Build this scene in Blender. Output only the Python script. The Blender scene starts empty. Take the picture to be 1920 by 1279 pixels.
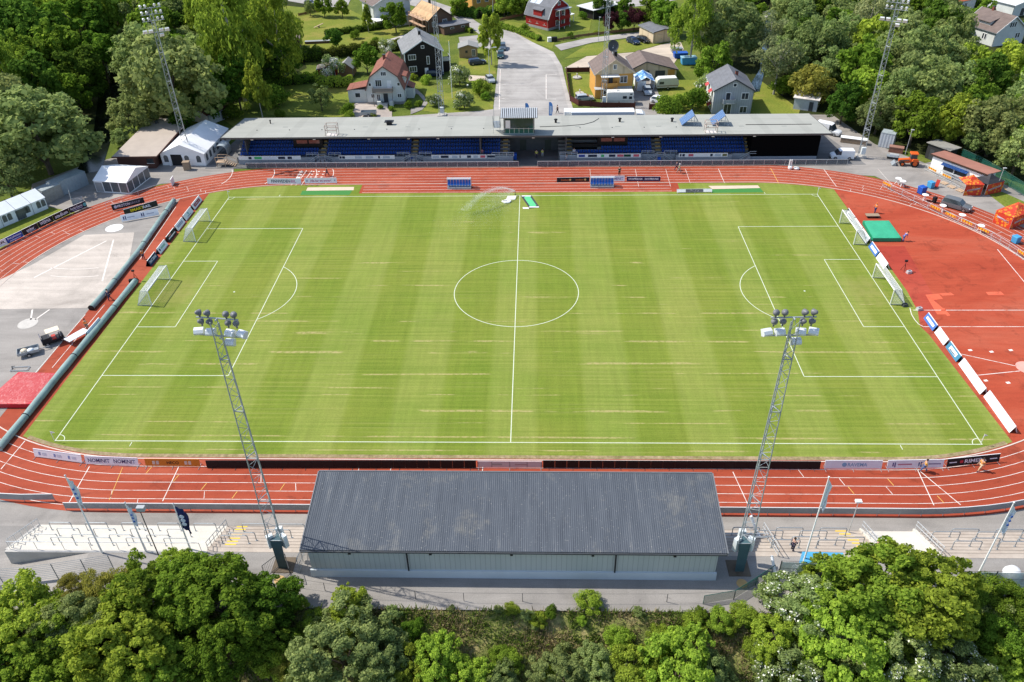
import bpy, math, random
import numpy as np
from mathutils import Vector, Matrix, Euler
random.seed(7)
RNG = np.random.default_rng(11)
scene = bpy.context.scene
COL = scene.collection
R_ = math.radians
PI = math.pi
# ------------------------------------------------------------------ camera
FPX = 1495.71
CAM = Vector((2.88182, -99.78641, 62.73362))
CROT = Euler((0.947964914, 0.0172062398, 0.0244522629), 'XYZ')
CM = CROT.to_matrix()
cd = bpy.data.cameras.new('camera'); cam = bpy.data.objects.new('camera', cd); COL.objects.link(cam)
cam.location = CAM; cam.rotation_euler = CROT
cd.sensor_width = 36; cd.sensor_fit = 'HORIZONTAL'; cd.lens = FPX/1920*36
cd.clip_start = 1; cd.clip_end = 4000
scene.camera = cam

def at(u, v, z=0.0):
    "ground point (height z) seen at photo coordinate u,v"
    d = CM @ Vector(((u-960)/FPX, -(v-639.5)/FPX, -1))
    t = (z-CAM.z)/d.z
    return CAM + d*t
def pix(p):
    d = CM.transposed() @ (Vector(p)-CAM)
    return 960+FPX*d.x/-d.z, 639.5-FPX*d.y/-d.z
def atg(u, v):
    "point on the terrain"
    z = 0.0
    for _ in range(12):
        p = at(u, v, z); z = hgt(p.x, p.y)
    return at(u, v, z)
def clamp(a, lo=0.0, hi=1.0): return max(lo, min(hi, a))
def plat(x): return 2.2*clamp((x+50.5)/10.5)
def hgt(x, y):
    if y > -45.3: return 0.0
    P = plat(x)
    if y > -50.2: return P*(-45.3-y)/4.9
    if y > -56.6: return P
    return max(P-0.62*(-56.6-y), -9.0)

# ------------------------------------------------------------------ materials
MATS = {}
def mat(name, col, rough=0.8, var=0.12, scale=1.5, metal=0.0, spec=0.3, bump=0.0, bscale=None, stretch=None, alpha=None, trans=0.0):
    if name in MATS: return MATS[name]
    m = bpy.data.materials.new(name); m.use_nodes = True; MATS[name] = m
    nt = m.node_tree; b = nt.nodes['Principled BSDF']
    b.inputs['Roughness'].default_value = rough; b.inputs['Metallic'].default_value = metal
    b.inputs['Specular IOR Level'].default_value = spec
    if alpha is not None: b.inputs['Alpha'].default_value = alpha
    if trans: b.inputs['Transmission Weight'].default_value = trans
    tc = nt.nodes.new('ShaderNodeTexCoord')
    src = tc.outputs['Object']
    if stretch:
        mp = nt.nodes.new('ShaderNodeMapping'); mp.inputs['Scale'].default_value = stretch
        nt.links.new(src, mp.inputs['Vector']); src = mp.outputs['Vector']
    n = nt.nodes.new('ShaderNodeTexNoise'); n.inputs['Scale'].default_value = scale
    n.inputs['Detail'].default_value = 6; n.inputs['Roughness'].default_value = 0.65
    nt.links.new(src, n.inputs['Vector'])
    r = nt.nodes.new('ShaderNodeValToRGB')
    r.color_ramp.elements[0].position = 0.28; r.color_ramp.elements[1].position = 0.72
    c = Vector(col)
    r.color_ramp.elements[0].color = (*[clamp(x*(1-var)) for x in c], 1)
    r.color_ramp.elements[1].color = (*[clamp(x*(1+var)) for x in c], 1)
    nt.links.new(n.outputs['Fac'], r.inputs['Fac']); nt.links.new(r.outputs['Color'], b.inputs['Base Color'])
    if bump:
        n2 = nt.nodes.new('ShaderNodeTexNoise'); n2.inputs['Scale'].default_value = bscale or scale*8
        n2.inputs['Detail'].default_value = 4
        nt.links.new(src, n2.inputs['Vector'])
        bp = nt.nodes.new('ShaderNodeBump'); bp.inputs['Strength'].default_value = bump; bp.inputs['Distance'].default_value = 0.05
        nt.links.new(n2.outputs['Fac'], bp.inputs['Height']); nt.links.new(bp.outputs['Normal'], b.inputs['Normal'])
    return m
class G:
    "small node-graph helper"
    def __init__(s, name, rough=0.85, spec=0.25):
        s.m = bpy.data.materials.new(name); s.m.use_nodes = True; MATS[name] = s.m
        s.nt = s.m.node_tree; s.b = s.nt.nodes['Principled BSDF']
        s.b.inputs['Roughness'].default_value = rough; s.b.inputs['Specular IOR Level'].default_value = spec
        s.tc = s.nt.nodes.new('ShaderNodeTexCoord'); s.obj = s.tc.outputs['Object']
        s.geo = None
    def L(s, a, b): s.nt.links.new(a, b)
    def mapping(s, scale=(1,1,1), rot=(0,0,0), loc=(0,0,0)):
        n = s.nt.nodes.new('ShaderNodeMapping'); n.inputs['Scale'].default_value = scale
        n.inputs['Rotation'].default_value = rot; n.inputs['Location'].default_value = loc
        s.L(s.obj, n.inputs['Vector']); return n.outputs['Vector']
    def noise(s, vec=None, scale=1, detail=5, rough=0.6, dist=0):
        n = s.nt.nodes.new('ShaderNodeTexNoise'); n.inputs['Scale'].default_value = scale
        n.inputs['Detail'].default_value = detail; n.inputs['Roughness'].default_value = rough; n.inputs['Distortion'].default_value = dist
        s.L(vec or s.obj, n.inputs['Vector']); return n.outputs['Fac']
    def wave(s, vec=None, scale=1, axis='X', prof='SIN', dist=0, dscale=1):
        n = s.nt.nodes.new('ShaderNodeTexWave'); n.bands_direction = axis; n.wave_profile = prof
        n.inputs['Scale'].default_value = scale; n.inputs['Distortion'].default_value = dist; n.inputs['Detail Scale'].default_value = dscale
        s.L(vec or s.obj, n.inputs['Vector']); return n.outputs['Fac']
    def ramp(s, f, stops):
        n = s.nt.nodes.new('ShaderNodeValToRGB'); cr = n.color_ramp
        while len(cr.elements) < len(stops): cr.elements.new(0.5)
        for e, (p, c) in zip(cr.elements, stops):
            e.position = p; e.color = (c, c, c, 1) if isinstance(c, (int, float)) else (*c, 1)
        s.L(f, n.inputs['Fac']); return n.outputs['Color']
    def mix(s, f, a, b, mode='MIX'):
        n = s.nt.nodes.new('ShaderNodeMix'); n.data_type = 'RGBA'; n.blend_type = mode
        for k, v in ((0, f), (6, a), (7, b)):
            if hasattr(v, 'is_output'): s.L(v, n.inputs[k])
            elif k == 0: n.inputs[0].default_value = v
            else: n.inputs[k].default_value = (*v, 1) if not isinstance(v, (int, float)) else (v, v, v, 1)
        return n.outputs[2]
    def math(s, op, a, b=0.0):
        n = s.nt.nodes.new('ShaderNodeMath'); n.operation = op
        for k, v in ((0, a), (1, b)):
            if hasattr(v, 'is_output'): s.L(v, n.inputs[k])
            else: n.inputs[k].default_value = v
        return n.outputs[0]
    def sep(s, vec=None):
        n = s.nt.nodes.new('ShaderNodeSeparateXYZ'); s.L(vec or s.obj, n.inputs[0]); return n.outputs
    def color(s, c): s.L(c, s.b.inputs['Base Color'])
    def bump(s, f, strength=0.4, dist=0.05):
        n = s.nt.nodes.new('ShaderNodeBump'); n.inputs['Strength'].default_value = strength; n.inputs['Distance'].default_value = dist
        s.L(f, n.inputs['Height']); s.L(n.outputs['Normal'], s.b.inputs['Normal'])

# ------------------------------------------------------------------ mesh builder
class MB:
    def __init__(s): s.v = []; s.f = []; s.mi = []; s.cur = 0; s.ch = []
    def add(s, vs, fs):
        s.ch.append((len(s.v), len(s.f)))
        o = len(s.v); s.v += [tuple(p) for p in vs]
        for f in fs: s.f.append([i+o for i in f]); s.mi.append(s.cur)
        return s
    def box(s, cx, cy, z0, sx, sy, sz, rz=0.0, top=(1,1)):
        "box standing on z0; top = taper of the upper face"
        c, sn = math.cos(rz), math.sin(rz); vs = []
        for z, kx, ky in ((z0, 1, 1), (z0+sz, top[0], top[1])):
            for a, b in ((-1,-1),(1,-1),(1,1),(-1,1)):
                x, y = a*sx/2*kx, b*sy/2*ky
                vs.append((cx+c*x-sn*y, cy+sn*x+c*y, z))
        return s.add(vs, [(3,2,1,0),(4,5,6,7),(0,1,5,4),(1,2,6,5),(2,3,7,6),(3,0,4,7)])
    def obox(s, p0, p1, w, h, up=(0,0,1)):
        "beam from p0 to p1 with section w (sideways) x h"
        p0 = Vector(p0); p1 = Vector(p1); d = (p1-p0)
        if d.length < 1e-6: return s
        d.normalize(); u = Vector(up)
        if abs(d.dot(u)) > 0.98: u = Vector((1,0,0))
        sd = d.cross(u).normalized(); u = sd.cross(d)
        vs = []
        for p in (p0, p1):
            for a, b in ((-1,-1),(1,-1),(1,1),(-1,1)): vs.append(p+sd*(a*w/2)+u*(b*h/2))
        return s.add(vs, [(3,2,1,0),(4,5,6,7),(0,1,5,4),(1,2,6,5),(2,3,7,6),(3,0,4,7)])
    def tube(s, p0, p1, r0, r1=None, n=6, cap=True):
        r1 = r0 if r1 is None else r1
        p0 = Vector(p0); p1 = Vector(p1); d = p1-p0
        if d.length < 1e-6: return s
        d.normalize(); u = Vector((0,0,1)) if abs(d.z) < 0.95 else Vector((1,0,0))
        a = d.cross(u).normalized(); b = d.cross(a)
        vs = []
        for p, r in ((p0, r0), (p1, r1)):
            for i in range(n):
                t = 2*PI*i/n; vs.append(p+(a*math.cos(t)+b*math.sin(t))*r)
        fs = [(i, (i+1) % n, n+(i+1) % n, n+i) for i in range(n)]
        fs = [tuple(reversed(f)) for f in fs]
        if cap: fs += [tuple(range(n)), tuple(reversed(range(n, 2*n)))]
        return s.add(vs, fs)
    def path(s, pts, r, n=6):
        for a, b in zip(pts, pts[1:]): s.tube(a, b, r, r, n)
        return s
    def prism(s, poly, z0, z1):
        "vertical prism of an xy polygon"
        n = len(poly); vs = [(p[0], p[1], z0) for p in poly]+[(p[0], p[1], z1) for p in poly]
        ar = sum(poly[i][0]*poly[(i+1) % n][1]-poly[(i+1) % n][0]*poly[i][1] for i in range(n))
        fs = [(i, (i+1) % n, n+(i+1) % n, n+i) for i in range(n)]+[tuple(range(n, 2*n)), tuple(reversed(range(n)))]
        if ar < 0: fs = [tuple(reversed(f)) for f in fs]
        return s.add(vs, fs)
    def extr(s, prof, axis, a0, a1):
        "profile (2d) extruded along an axis: x -> prof is (y,z); y -> prof is (x,z)"
        n = len(prof)
        if axis == 'y': vs = [(p[0], a0, p[1]) for p in prof]+[(p[0], a1, p[1]) for p in prof]
        else: vs = [(a0, p[0], p[1]) for p in prof]+[(a1, p[0], p[1]) for p in prof]
        ar = sum(prof[i][0]*prof[(i+1) % n][1]-prof[(i+1) % n][0]*prof[i][1] for i in range(n))
        fs = [(i, (i+1) % n, n+(i+1) % n, n+i) for i in range(n)]+[tuple(range(n, 2*n)), tuple(reversed(range(n)))]
        if (ar < 0) != (axis == 'y'): fs = [tuple(reversed(f)) for f in fs]
        return s.add(vs, fs)
    def poly(s, pts): return s.add(pts, [tuple(range(len(pts)))])
    def lathe(s, prof, c=(0,0,0), n=12, axis=(0,0,1)):
        c = Vector(c); ax = Vector(axis).normalized(); u = Vector((1,0,0)) if abs(ax.x) < 0.9 else Vector((0,1,0))
        a = ax.cross(u).normalized(); b = ax.cross(a); vs = []
        for r, h in prof:
            for i in range(n):
                t = 2*PI*i/n; vs.append(c+ax*h+(a*math.cos(t)+b*math.sin(t))*r)
        fs = []
        for k in range(len(prof)-1):
            for i in range(n): fs.append((k*n+i, k*n+(i+1) % n, (k+1)*n+(i+1) % n, (k+1)*n+i))
        fs += [tuple(reversed(range(n))), tuple(range((len(prof)-1)*n, len(prof)*n))]
        return s.add(vs, fs)
    def parts(s, name, m, parent, per=1, smooth=False):
        "one child per `per` successive shapes"
        out = []
        for k in range(0, len(s.ch), per):
            v0, f0 = s.ch[k]; v1, f1 = s.ch[k+per] if k+per < len(s.ch) else (len(s.v), len(s.f))
            q = MB(); q.v = s.v[v0:v1]; q.f = [[i-v0 for i in f] for f in s.f[f0:f1]]; q.mi = s.mi[f0:f1]
            out.append(q.build(name, m, parent, smooth))
        return out
    def weld(s, name, m, parent=None, ang=38):
        o = s.build(name, m, parent); import bmesh; bm = bmesh.new(); bm.from_mesh(o.data); bmesh.ops.remove_doubles(bm, verts=bm.verts, dist=1e-3); bmesh.ops.recalc_face_normals(bm, faces=bm.faces); bm.to_mesh(o.data); bm.free()
        o.data.polygons.foreach_set('use_smooth', [True]*len(o.data.polygons)); o.data.set_sharp_from_angle(angle=R_(ang)); return o
    def build(s, name, m, parent=None, smooth=False, kind=None):
        me = bpy.data.meshes.new(name); me.from_pydata(s.v, [], s.f)
        ms = m if isinstance(m, (list, tuple)) else [m]
        for x in ms: me.materials.append(x)
        if len(ms) > 1: me.polygons.foreach_set('material_index', s.mi)
        if smooth: me.polygons.foreach_set('use_smooth', [True]*len(me.polygons))
        me.update()
        return link(name, me, parent, kind)
def link(name, me, parent=None, kind=None):
    o = bpy.data.objects.new(name, me); COL.objects.link(o)
    if parent is not None: o.parent = parent
    if kind: o['kind'] = kind
    return o
def thing(name, label, cat, loc=(0,0,0), rz=0.0, group=None):
    o = bpy.data.objects.new(name, None); COL.objects.link(o)
    o.location = loc; o.rotation_euler = (0,0,rz); o.empty_display_size = 0.3
    return tag(o, label, cat, group)
def tag(o, label, cat, group=None):
    o['label'] = label; o['category'] = cat
    if group: o['group'] = group
    return o
def copy_tree(o, parent=None):
    c = o.copy(); COL.objects.link(c)
    if parent is not None: c.parent = parent
    for ch in KIDS(o): copy_tree(ch, c)
    return c
def KIDS(o): return [x for x in COL.objects if x.parent == o]
def structure(name, mb, m): return mb.build(name, m, None, False, 'structure')
def npmesh(name, V, quads, mats, mi=None):
    "fast mesh from numpy arrays"
    me = bpy.data.meshes.new(name); n = len(quads)
    me.vertices.add(len(V)); me.vertices.foreach_set('co', V.astype(np.float32).ravel())
    me.loops.add(n*4); me.loops.foreach_set('vertex_index', quads.astype(np.int32).ravel())
    me.polygons.add(n); me.polygons.foreach_set('loop_start', np.arange(n, dtype=np.int32)*4)
    me.polygons.foreach_set('loop_total', np.full(n, 4, np.int32))
    for x in mats: me.materials.append(x)
    if mi is not None: me.polygons.foreach_set('material_index', mi.astype(np.int32))
    me.update(calc_edges=True); me.validate()
    return me
_txt = {}
def text_mesh(s, height, width=None, m=None, bold=0.0):
    "flat lettering in the local xz plane (facing -y), centred, as a plain mesh"
    cu = bpy.data.curves.new('t', 'FONT'); cu.body = s; cu.size = 1; cu.align_x = 'CENTER'; cu.offset = bold
    cu.resolution_u = 2; cu.fill_mode = 'FRONT'
    o = bpy.data.objects.new('t', cu); COL.objects.link(o)
    dg = bpy.context.evaluated_depsgraph_get(); me = bpy.data.meshes.new_from_object(o.evaluated_get(dg))
    bpy.data.objects.remove(o); bpy.data.curves.remove(cu)
    me.materials.clear()
    if m: me.materials.append(m)
    xs = [v.co.x for v in me.vertices]; ys = [v.co.y for v in me.vertices]
    if not xs: return me
    w = max(xs)-min(xs); h = max(ys)-min(ys); cx = (max(xs)+min(xs))/2; cy = (max(ys)+min(ys))/2
    k = height/h; kx = k if width is None else width/w
    for v in me.vertices: v.co = Vector(((v.co.x-cx)*kx, 0, (v.co.y-cy)*k))
    me.name = 'lettering'
    return me
def letters(s, parent, x, y, z, height, width, m, tilt=0.0, bold=0.02, rz=0.0):
    o = link('lettering', text_mesh(s, height, width, m, bold), parent)
    o.location = (x, y, z); o.rotation_euler = (tilt, 0, rz); return o
def rgb(h):
    "sRGB hex -> linear"
    h = h.lstrip('#'); out = []
    for i in (0, 2, 4):
        c = int(h[i:i+2], 16)/255; out.append(c/12.92 if c <= 0.04045 else ((c+0.055)/1.055)**2.4)
    return tuple(out)
# common materials
WHITE = mat('white_paint', (0.8,0.8,0.78), 0.5, 0.05)
BLACK = mat('black_plastic', (0.012,0.012,0.014), 0.5, 0.2)
DARK = mat('dark_grey_metal', (0.05,0.055,0.06), 0.5, 0.2)
GALV = mat('galvanised_steel', (0.34,0.37,0.39), 0.45, 0.18, 3, metal=0.4)
STEEL = mat('pale_steel', (0.55,0.57,0.58), 0.4, 0.1, 3, metal=0.3)
GLASS = mat('dark_window_glass', (0.03,0.04,0.05), 0.08, 0.1, spec=0.6)
CONC = mat('concrete', (0.44,0.42,0.39), 0.9, 0.12, 0.8, bump=0.15)
CONCW = mat('new_concrete', (0.58,0.54,0.47), 0.9, 0.08, 0.7, bump=0.1)
WOOD = mat('weathered_wood', (0.3,0.22,0.15), 0.85, 0.2, 2, stretch=(1,8,1))
REDM = mat('red_metal', (0.5,0.05,0.03), 0.45, 0.1)
BLUEP = mat('blue_plastic', (0.01,0.06,0.4), 0.4, 0.15)
ORANGE = mat('orange_paint', (0.7,0.14,0.02), 0.45, 0.1)
YEL = mat('yellow_paint', (0.75,0.5,0.04), 0.6, 0.1)
TYRE = mat('tyre_rubber', (0.015,0.015,0.016), 0.85, 0.2)
RIM = mat('wheel_rim', (0.4,0.41,0.42), 0.35, 0.1, metal=0.7)
LAMPG = mat('lamp_glass', (0.75,0.77,0.78), 0.15, 0.05, spec=0.6)
TAIL = mat('tail_lamp', (0.35,0.01,0.01), 0.25, 0.05)
# ------------------------------------------------------------------ world and sun
w = bpy.data.worlds.new('World'); scene.world = w; w.use_nodes = True
nt = w.node_tree; bg = nt.nodes['Background']; sky = nt.nodes.new('ShaderNodeTexSky')
sky.sky_type = 'NISHITA'; sky.sun_disc = False
SUN = Vector((-0.967*math.cos(R_(50)), 0.254*math.cos(R_(50)), math.sin(R_(50))))
sky.sun_elevation = R_(50); sky.sun_rotation = math.atan2(SUN.x, SUN.y)
nt.links.new(sky.outputs[0], bg.inputs[0]); bg.inputs[1].default_value = 0.15
ld = bpy.data.lights.new('sun', 'SUN'); ld.energy = 4.15; ld.angle = R_(0.5); ld.color = (1.0, 0.95, 0.86)
lo = bpy.data.objects.new('sun', ld); COL.objects.link(lo)
lo.rotation_euler = (-SUN).to_track_quat('-Z', 'Y').to_euler()
vs = scene.view_settings; vs.view_transform = 'Standard'; vs.look = 'None'; vs.gamma = 1; vs.exposure = 0.45
scene.cycles.max_bounces = 6; scene.cycles.transparent_max_bounces = 12
# ================================================================== SETTING
Y0 = 1.2; CX = 42.2; RI = 36.5; LW = 1.22
def arc(cx, cy, r, a0, a1, n=40): return [(cx+r*math.cos(a0+(a1-a0)*i/n), cy+r*math.sin(a0+(a1-a0)*i/n)) for i in range(n+1)]
def stadium(r, n=64): return arc(CX, Y0, r, -PI/2, PI/2, n)+arc(-CX, Y0, r, PI/2, 3*PI/2, n)
def strip(mb, pts, w, z, closed=False):
    pts = [Vector((p[0], p[1], 0)) for p in pts]; n = len(pts); L = []; Rr = []
    for i, p in enumerate(pts):
        a = pts[i-1] if (i > 0 or closed) else p; b = pts[(i+1) % n] if (i < n-1 or closed) else p
        d = b-a
        if d.length < 1e-9: d = Vector((1,0,0))
        d.normalize(); s = Vector((-d.y, d.x, 0))*(w/2)
        L.append((p.x+s.x, p.y+s.y, z)); Rr.append((p.x-s.x, p.y-s.y, z))
    m = n if closed else n-1
    mb.add(L+Rr, [(n+i, n+(i+1) % n, (i+1) % n, i) for i in range(m)])
def flat(name, poly, z, m, kind='structure'):
    ar = sum(poly[i][0]*poly[(i+1) % len(poly)][1]-poly[(i+1) % len(poly)][0]*poly[i][1] for i in range(len(poly)))
    if ar < 0: poly = poly[::-1]
    mb = MB(); mb.poly([(p[0], p[1], z) for p in poly]); return mb.build(name, m, None, False, kind)
def pxp(L, z=0.0): return [tuple(at(u, v, z)[:2]) for u, v in L]
# --- ground materials
def ground_mat(name, c1, c2, c3, s=0.12, bump=0.5):
    g = G(name, 0.95, 0.1)
    a = g.ramp(g.noise(scale=s, detail=8, rough=0.7), [(0.32, c1), (0.52, c2), (0.7, c3)])
    b = g.ramp(g.noise(scale=2.5, detail=4), [(0.3, 0.72), (0.7, 1.2)])
    g.color(g.mix(1.0, a, b, 'MULTIPLY')); g.bump(g.noise(scale=3, detail=5), bump, 0.3)
    return g.m
M_GROUND = ground_mat('ground_grass', (0.07,0.105,0.018), (0.12,0.155,0.026), (0.175,0.18,0.04))
M_LAWN = ground_mat('lawn_grass', (0.12,0.165,0.025), (0.18,0.205,0.032), (0.27,0.23,0.06), 0.09, 0.2)
M_DRY = ground_mat('dry_bank_grass', (0.09,0.13,0.03), (0.19,0.2,0.06), (0.4,0.31,0.16), 0.45, 0.8)
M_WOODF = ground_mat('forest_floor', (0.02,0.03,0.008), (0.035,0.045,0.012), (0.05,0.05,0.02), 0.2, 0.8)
def asphalt_mat(name, c, tint=(1,0.93,0.86)):
    g = G(name, 0.9, 0.25)
    a = g.ramp(g.noise(scale=0.12, detail=7, rough=0.65, dist=0.6), [(0.3, tuple(c*t*0.72 for t in tint)), (0.5, tuple(c*t for t in tint)), (0.72, tuple(c*t*1.18 for t in tint))])
    f = g.ramp(g.noise(scale=9, detail=3), [(0.3, 0.88), (0.7, 1.1)])
    k = g.mix(1.0, g.ramp(g.noise(scale=0.5, detail=9, rough=0.75), [(0.3, 0.62), (0.37, 1.0)]), g.ramp(g.noise(g.mapping((0.05,0.6,1)), 1.0, 4, 0.6, 0.5), [(0.35, 0.86), (0.6, 1.04)]), 'MULTIPLY')
    g.color(g.mix(1.0, g.mix(1.0, a, f, 'MULTIPLY'), k, 'MULTIPLY')); return g.m
M_ASPH = asphalt_mat('asphalt', 0.29, (1,0.92,0.84))
M_ASPHD = asphalt_mat('dark_asphalt', 0.17, (1,0.97,0.95))
M_ROAD = asphalt_mat('road_asphalt', 0.36, (1,0.94,0.88))
M_GRAVEL = asphalt_mat('gravel', 0.5, (1,0.88,0.77))
M_YARD = asphalt_mat('gravel_yard', 0.5, (1,0.84,0.67))
def track_mat(name, c1, c2, c3, sc=0.08):
    g = G(name, 0.85, 0.2)
    v = g.mapping((0.35, 1.0, 1))
    a = g.ramp(g.noise(v, sc, 8, 0.65, 0.8), [(0.3, c1), (0.5, c2), (0.72, c3)])
    b = g.ramp(g.noise(g.mapping((0.25, 2.5, 1)), 0.9, 6, 0.7), [(0.3, 0.88), (0.7, 1.1)])
    k = g.ramp(g.noise(scale=14, detail=2), [(0.3, 0.9), (0.7, 1.08)])
    st = g.ramp(g.noise(scale=0.33, detail=8, rough=0.72, dist=0.7), [(0.36, 0.74), (0.46, 1.0), (0.62, 1.0), (0.72, 1.14)])
    a = g.mix(1.0, a, st, 'MULTIPLY')
    g.color(g.mix(1.0, g.mix(1.0, a, b, 'MULTIPLY'), k, 'MULTIPLY')); return g.m
M_TRACK = track_mat('track_rubber', (0.25,0.04,0.019), (0.325,0.06,0.028), (0.38,0.09,0.048))
M_DRED = track_mat('infield_rubber', (0.3,0.042,0.019), (0.38,0.065,0.03), (0.42,0.105,0.058), 0.1)
M_PATCH = track_mat('fresh_rubber', (0.58,0.11,0.055), (0.62,0.12,0.06), (0.64,0.13,0.07))
g = G('line_paint', 0.7); g.color(g.mix(g.ramp(g.noise(scale=0.9, detail=7, rough=0.75), [(0.34, 0.75), (0.5, 0.0)]), g.ramp(g.noise(scale=3), [(0.3, (0.68,0.63,0.57)), (0.7, (0.82,0.78,0.72))]), (0.42,0.17,0.12))); M_LINE = g.m
M_LINEP = mat('faded_line_paint', (0.62,0.45,0.36), 0.8, 0.15, 2.5)
M_LINEY = mat('yellow_line_paint', (0.7,0.42,0.1), 0.8, 0.12)
M_PLINE = mat('pitch_chalk', (0.6,0.64,0.5), 0.85, 0.12, 3)
# --- pitch grass
def pitch_mat():
    g = G('pitch_grass', 0.9, 0.12)
    x, y, z = g.sep()
    # mowing bands along x
    band = g.math('SINE', g.math('MULTIPLY', g.math('ADD', x, 2.8), 2*PI/11.6))
    band = g.ramp(g.math('ADD', g.math('MULTIPLY', band, 0.5), 0.5), [(0.4, 0.0), (0.6, 1.0)])
    c1, c2 = (0.158,0.205,0.028), (0.192,0.236,0.044)
    base = g.mix(band, c1, c2)
    # thin streaks running with the mower across the length
    st = g.ramp(g.noise(g.mapping((0.045, 2.6, 1)), 1.0, 6, 0.72), [(0.3, (0.74,0.82,0.7)), (0.5, (1,1,1)), (0.72, (1.25,1.16,1.3))])
    base = g.mix(1.0, base, st, 'MULTIPLY')
    st2 = g.ramp(g.noise(g.mapping((1.6, 0.12, 1)), 0.9, 4, 0.6), [(0.3, 0.92), (0.7, 1.08)])
    base = g.mix(1.0, base, st2, 'MULTIPLY')
    bl = g.ramp(g.noise(scale=0.06, detail=6, rough=0.6), [(0.33, (0.87,0.95,0.8)), (0.68, (1.15,1.05,1.2))])
    base = g.mix(1.0, base, bl, 'MULTIPLY')
    fn = g.ramp(g.noise(scale=7, detail=3), [(0.3, 0.86), (0.7, 1.13)])
    base = g.mix(1.0, base, fn, 'MULTIPLY')
    # worn sandy seams: broken lines along x every few metres
    row = g.math('ABSOLUTE', g.math('SUBTRACT', g.math('FRACT', g.math('ADD', g.math('MULTIPLY', y, 1/2.35), g.math('MULTIPLY', g.noise(g.mapping((0.003, 0.3, 1)), 1.0, 2), 1.8))), 0.5))
    rowm = g.ramp(row, [(0.03, 1.0), (0.085, 0.0)])
    brk = g.ramp(g.math('SUBTRACT', g.noise(g.mapping((0.075, 0.42, 1)), 1.0, 3, 0.62), g.math('MULTIPLY', y, 0.0022)), [(0.565, 0.0), (0.62, 1.0)])
    edge = g.ramp(g.noise(scale=2.0, detail=4), [(0.36, 0.25), (0.56, 1.0)])
    f = g.math('MULTIPLY', g.math('MULTIPLY', rowm, brk), edge)
    base = g.mix(g.math('MULTIPLY', f, 0.6), base, (0.46,0.36,0.18))
    row2 = g.ramp(g.math('ABSOLUTE', g.math('SUBTRACT', g.math('FRACT', g.math('ADD', g.math('MULTIPLY', y, 1/0.83), g.noise(g.mapping((0.03,0.2,1)), 1.0, 1))), 0.5)), [(0.05, 1.0), (0.2, 0.0)])
    brk2 = g.ramp(g.noise(g.mapping((0.05, 0.3, 1), loc=(7,3,0)), 1.0, 4, 0.65), [(0.45, 0.0), (0.62, 1.0)])
    base = g.mix(g.math('MULTIPLY', g.math('MULTIPLY', row2, brk2), 0.16), base, (0.42,0.36,0.14))
    wx = g.math('POWER', g.math('SUBTRACT', g.math('ABSOLUTE', x), 51.0), 2.0); wy = g.math('POWER', g.math('MULTIPLY', y, 0.7), 2.0)
    wear = g.ramp(g.math('ADD', g.math('MULTIPLY', g.math('ADD', wx, wy), 0.03), g.noise(scale=0.7, detail=5)), [(0.45, 0.55), (0.9, 0.0)])
    base = g.mix(wear, base, (0.27,0.25,0.08))
    # paler, drier touchline end
    g.color(base); g.bump(g.noise(scale=12, detail=3), 0.25, 0.04); return g.m
M_PITCH = pitch_mat()
# --- terrain: fine grid near, coarse skirt to the horizon
def terrain():
    xs = [-1600,-700,-300,-160,-120]+[-100+4*i for i in range(51)]+[120,160,300,700,1600]
    ys = [-900,-300,-140,-100,-90]+[-80+1.0*i for i in range(36)]+[-44,-40,-20,0,30,60,100,150,200,300,600,1800]
    mb = MB(); nx = len(xs)
    vs_ = [(x, y, hgt(x, y)-0.05+(0.0 if y > -57 else 0.25*math.sin(x*0.7+y)*math.sin(y*0.9+x*0.21))) for y in ys for x in xs]
    fs = [(j*nx+i, j*nx+i+1, (j+1)*nx+i+1, (j+1)*nx+i) for j in range(len(ys)-1) for i in range(nx-1)]
    mb.add(vs_, fs); o = mb.build('terrain', [M_GROUND, M_DRY], None, False, 'structure')
    for p in o.data.polygons:
        if p.center.y < -55.5 and abs(p.center.x) < 130: p.material_index = 1
terrain()
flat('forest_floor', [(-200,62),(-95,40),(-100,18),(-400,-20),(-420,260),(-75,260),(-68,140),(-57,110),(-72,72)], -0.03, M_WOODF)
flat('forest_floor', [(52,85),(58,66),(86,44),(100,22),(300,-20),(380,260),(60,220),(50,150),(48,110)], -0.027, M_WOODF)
# --- stadium floor
flat('track', [(x, y) for x, y in stadium(RI+6*LW+0.75)], 0.02, M_TRACK)
gx0, gx1 = -57.3, 56.6
def inner(r):
    a = math.acos((gx1-CX)/r); b = math.acos((-gx0-CX)/r)
    return a, b
ra, rb = inner(RI-0.3)
P = arc(-CX, Y0, RI-0.3, PI+rb+0.0, 3*PI/2, 16)+arc(CX, Y0, RI-0.3, -PI/2, -ra, 16)
P += [(55.6,-11),(55.2,-9),(56.3,-5.4),(56.8,0)]
P += arc(CX, Y0, RI-0.3, ra, PI/2, 16)+[(29.0,37.4),(29.0,33.75),(-29.5,33.75),(-29.5,37.4)]+arc(-CX, Y0, RI-0.3, PI/2, PI-rb, 16)
flat('pitch_grass', P, 0.035, M_PITCH)
rs = RI-0.12
bx = -61.9; bb = math.acos((-bx-CX)/rs)
flat('asphalt_infield', arc(-CX, Y0, rs, PI-bb, PI+bb, 40), 0.03, M_ASPH)
flat('gravel_infield', pxp([(158,441),(252,436),(241,496),(163,578),(-60,581),(-75,560),(60,497)]), 0.04, M_GRAVEL)
cb = math.acos((gx1+0.15-CX)/rs)
flat('rubber_infield', arc(CX, Y0, rs, -cb, cb, 40), 0.03, M_DRED)
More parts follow.
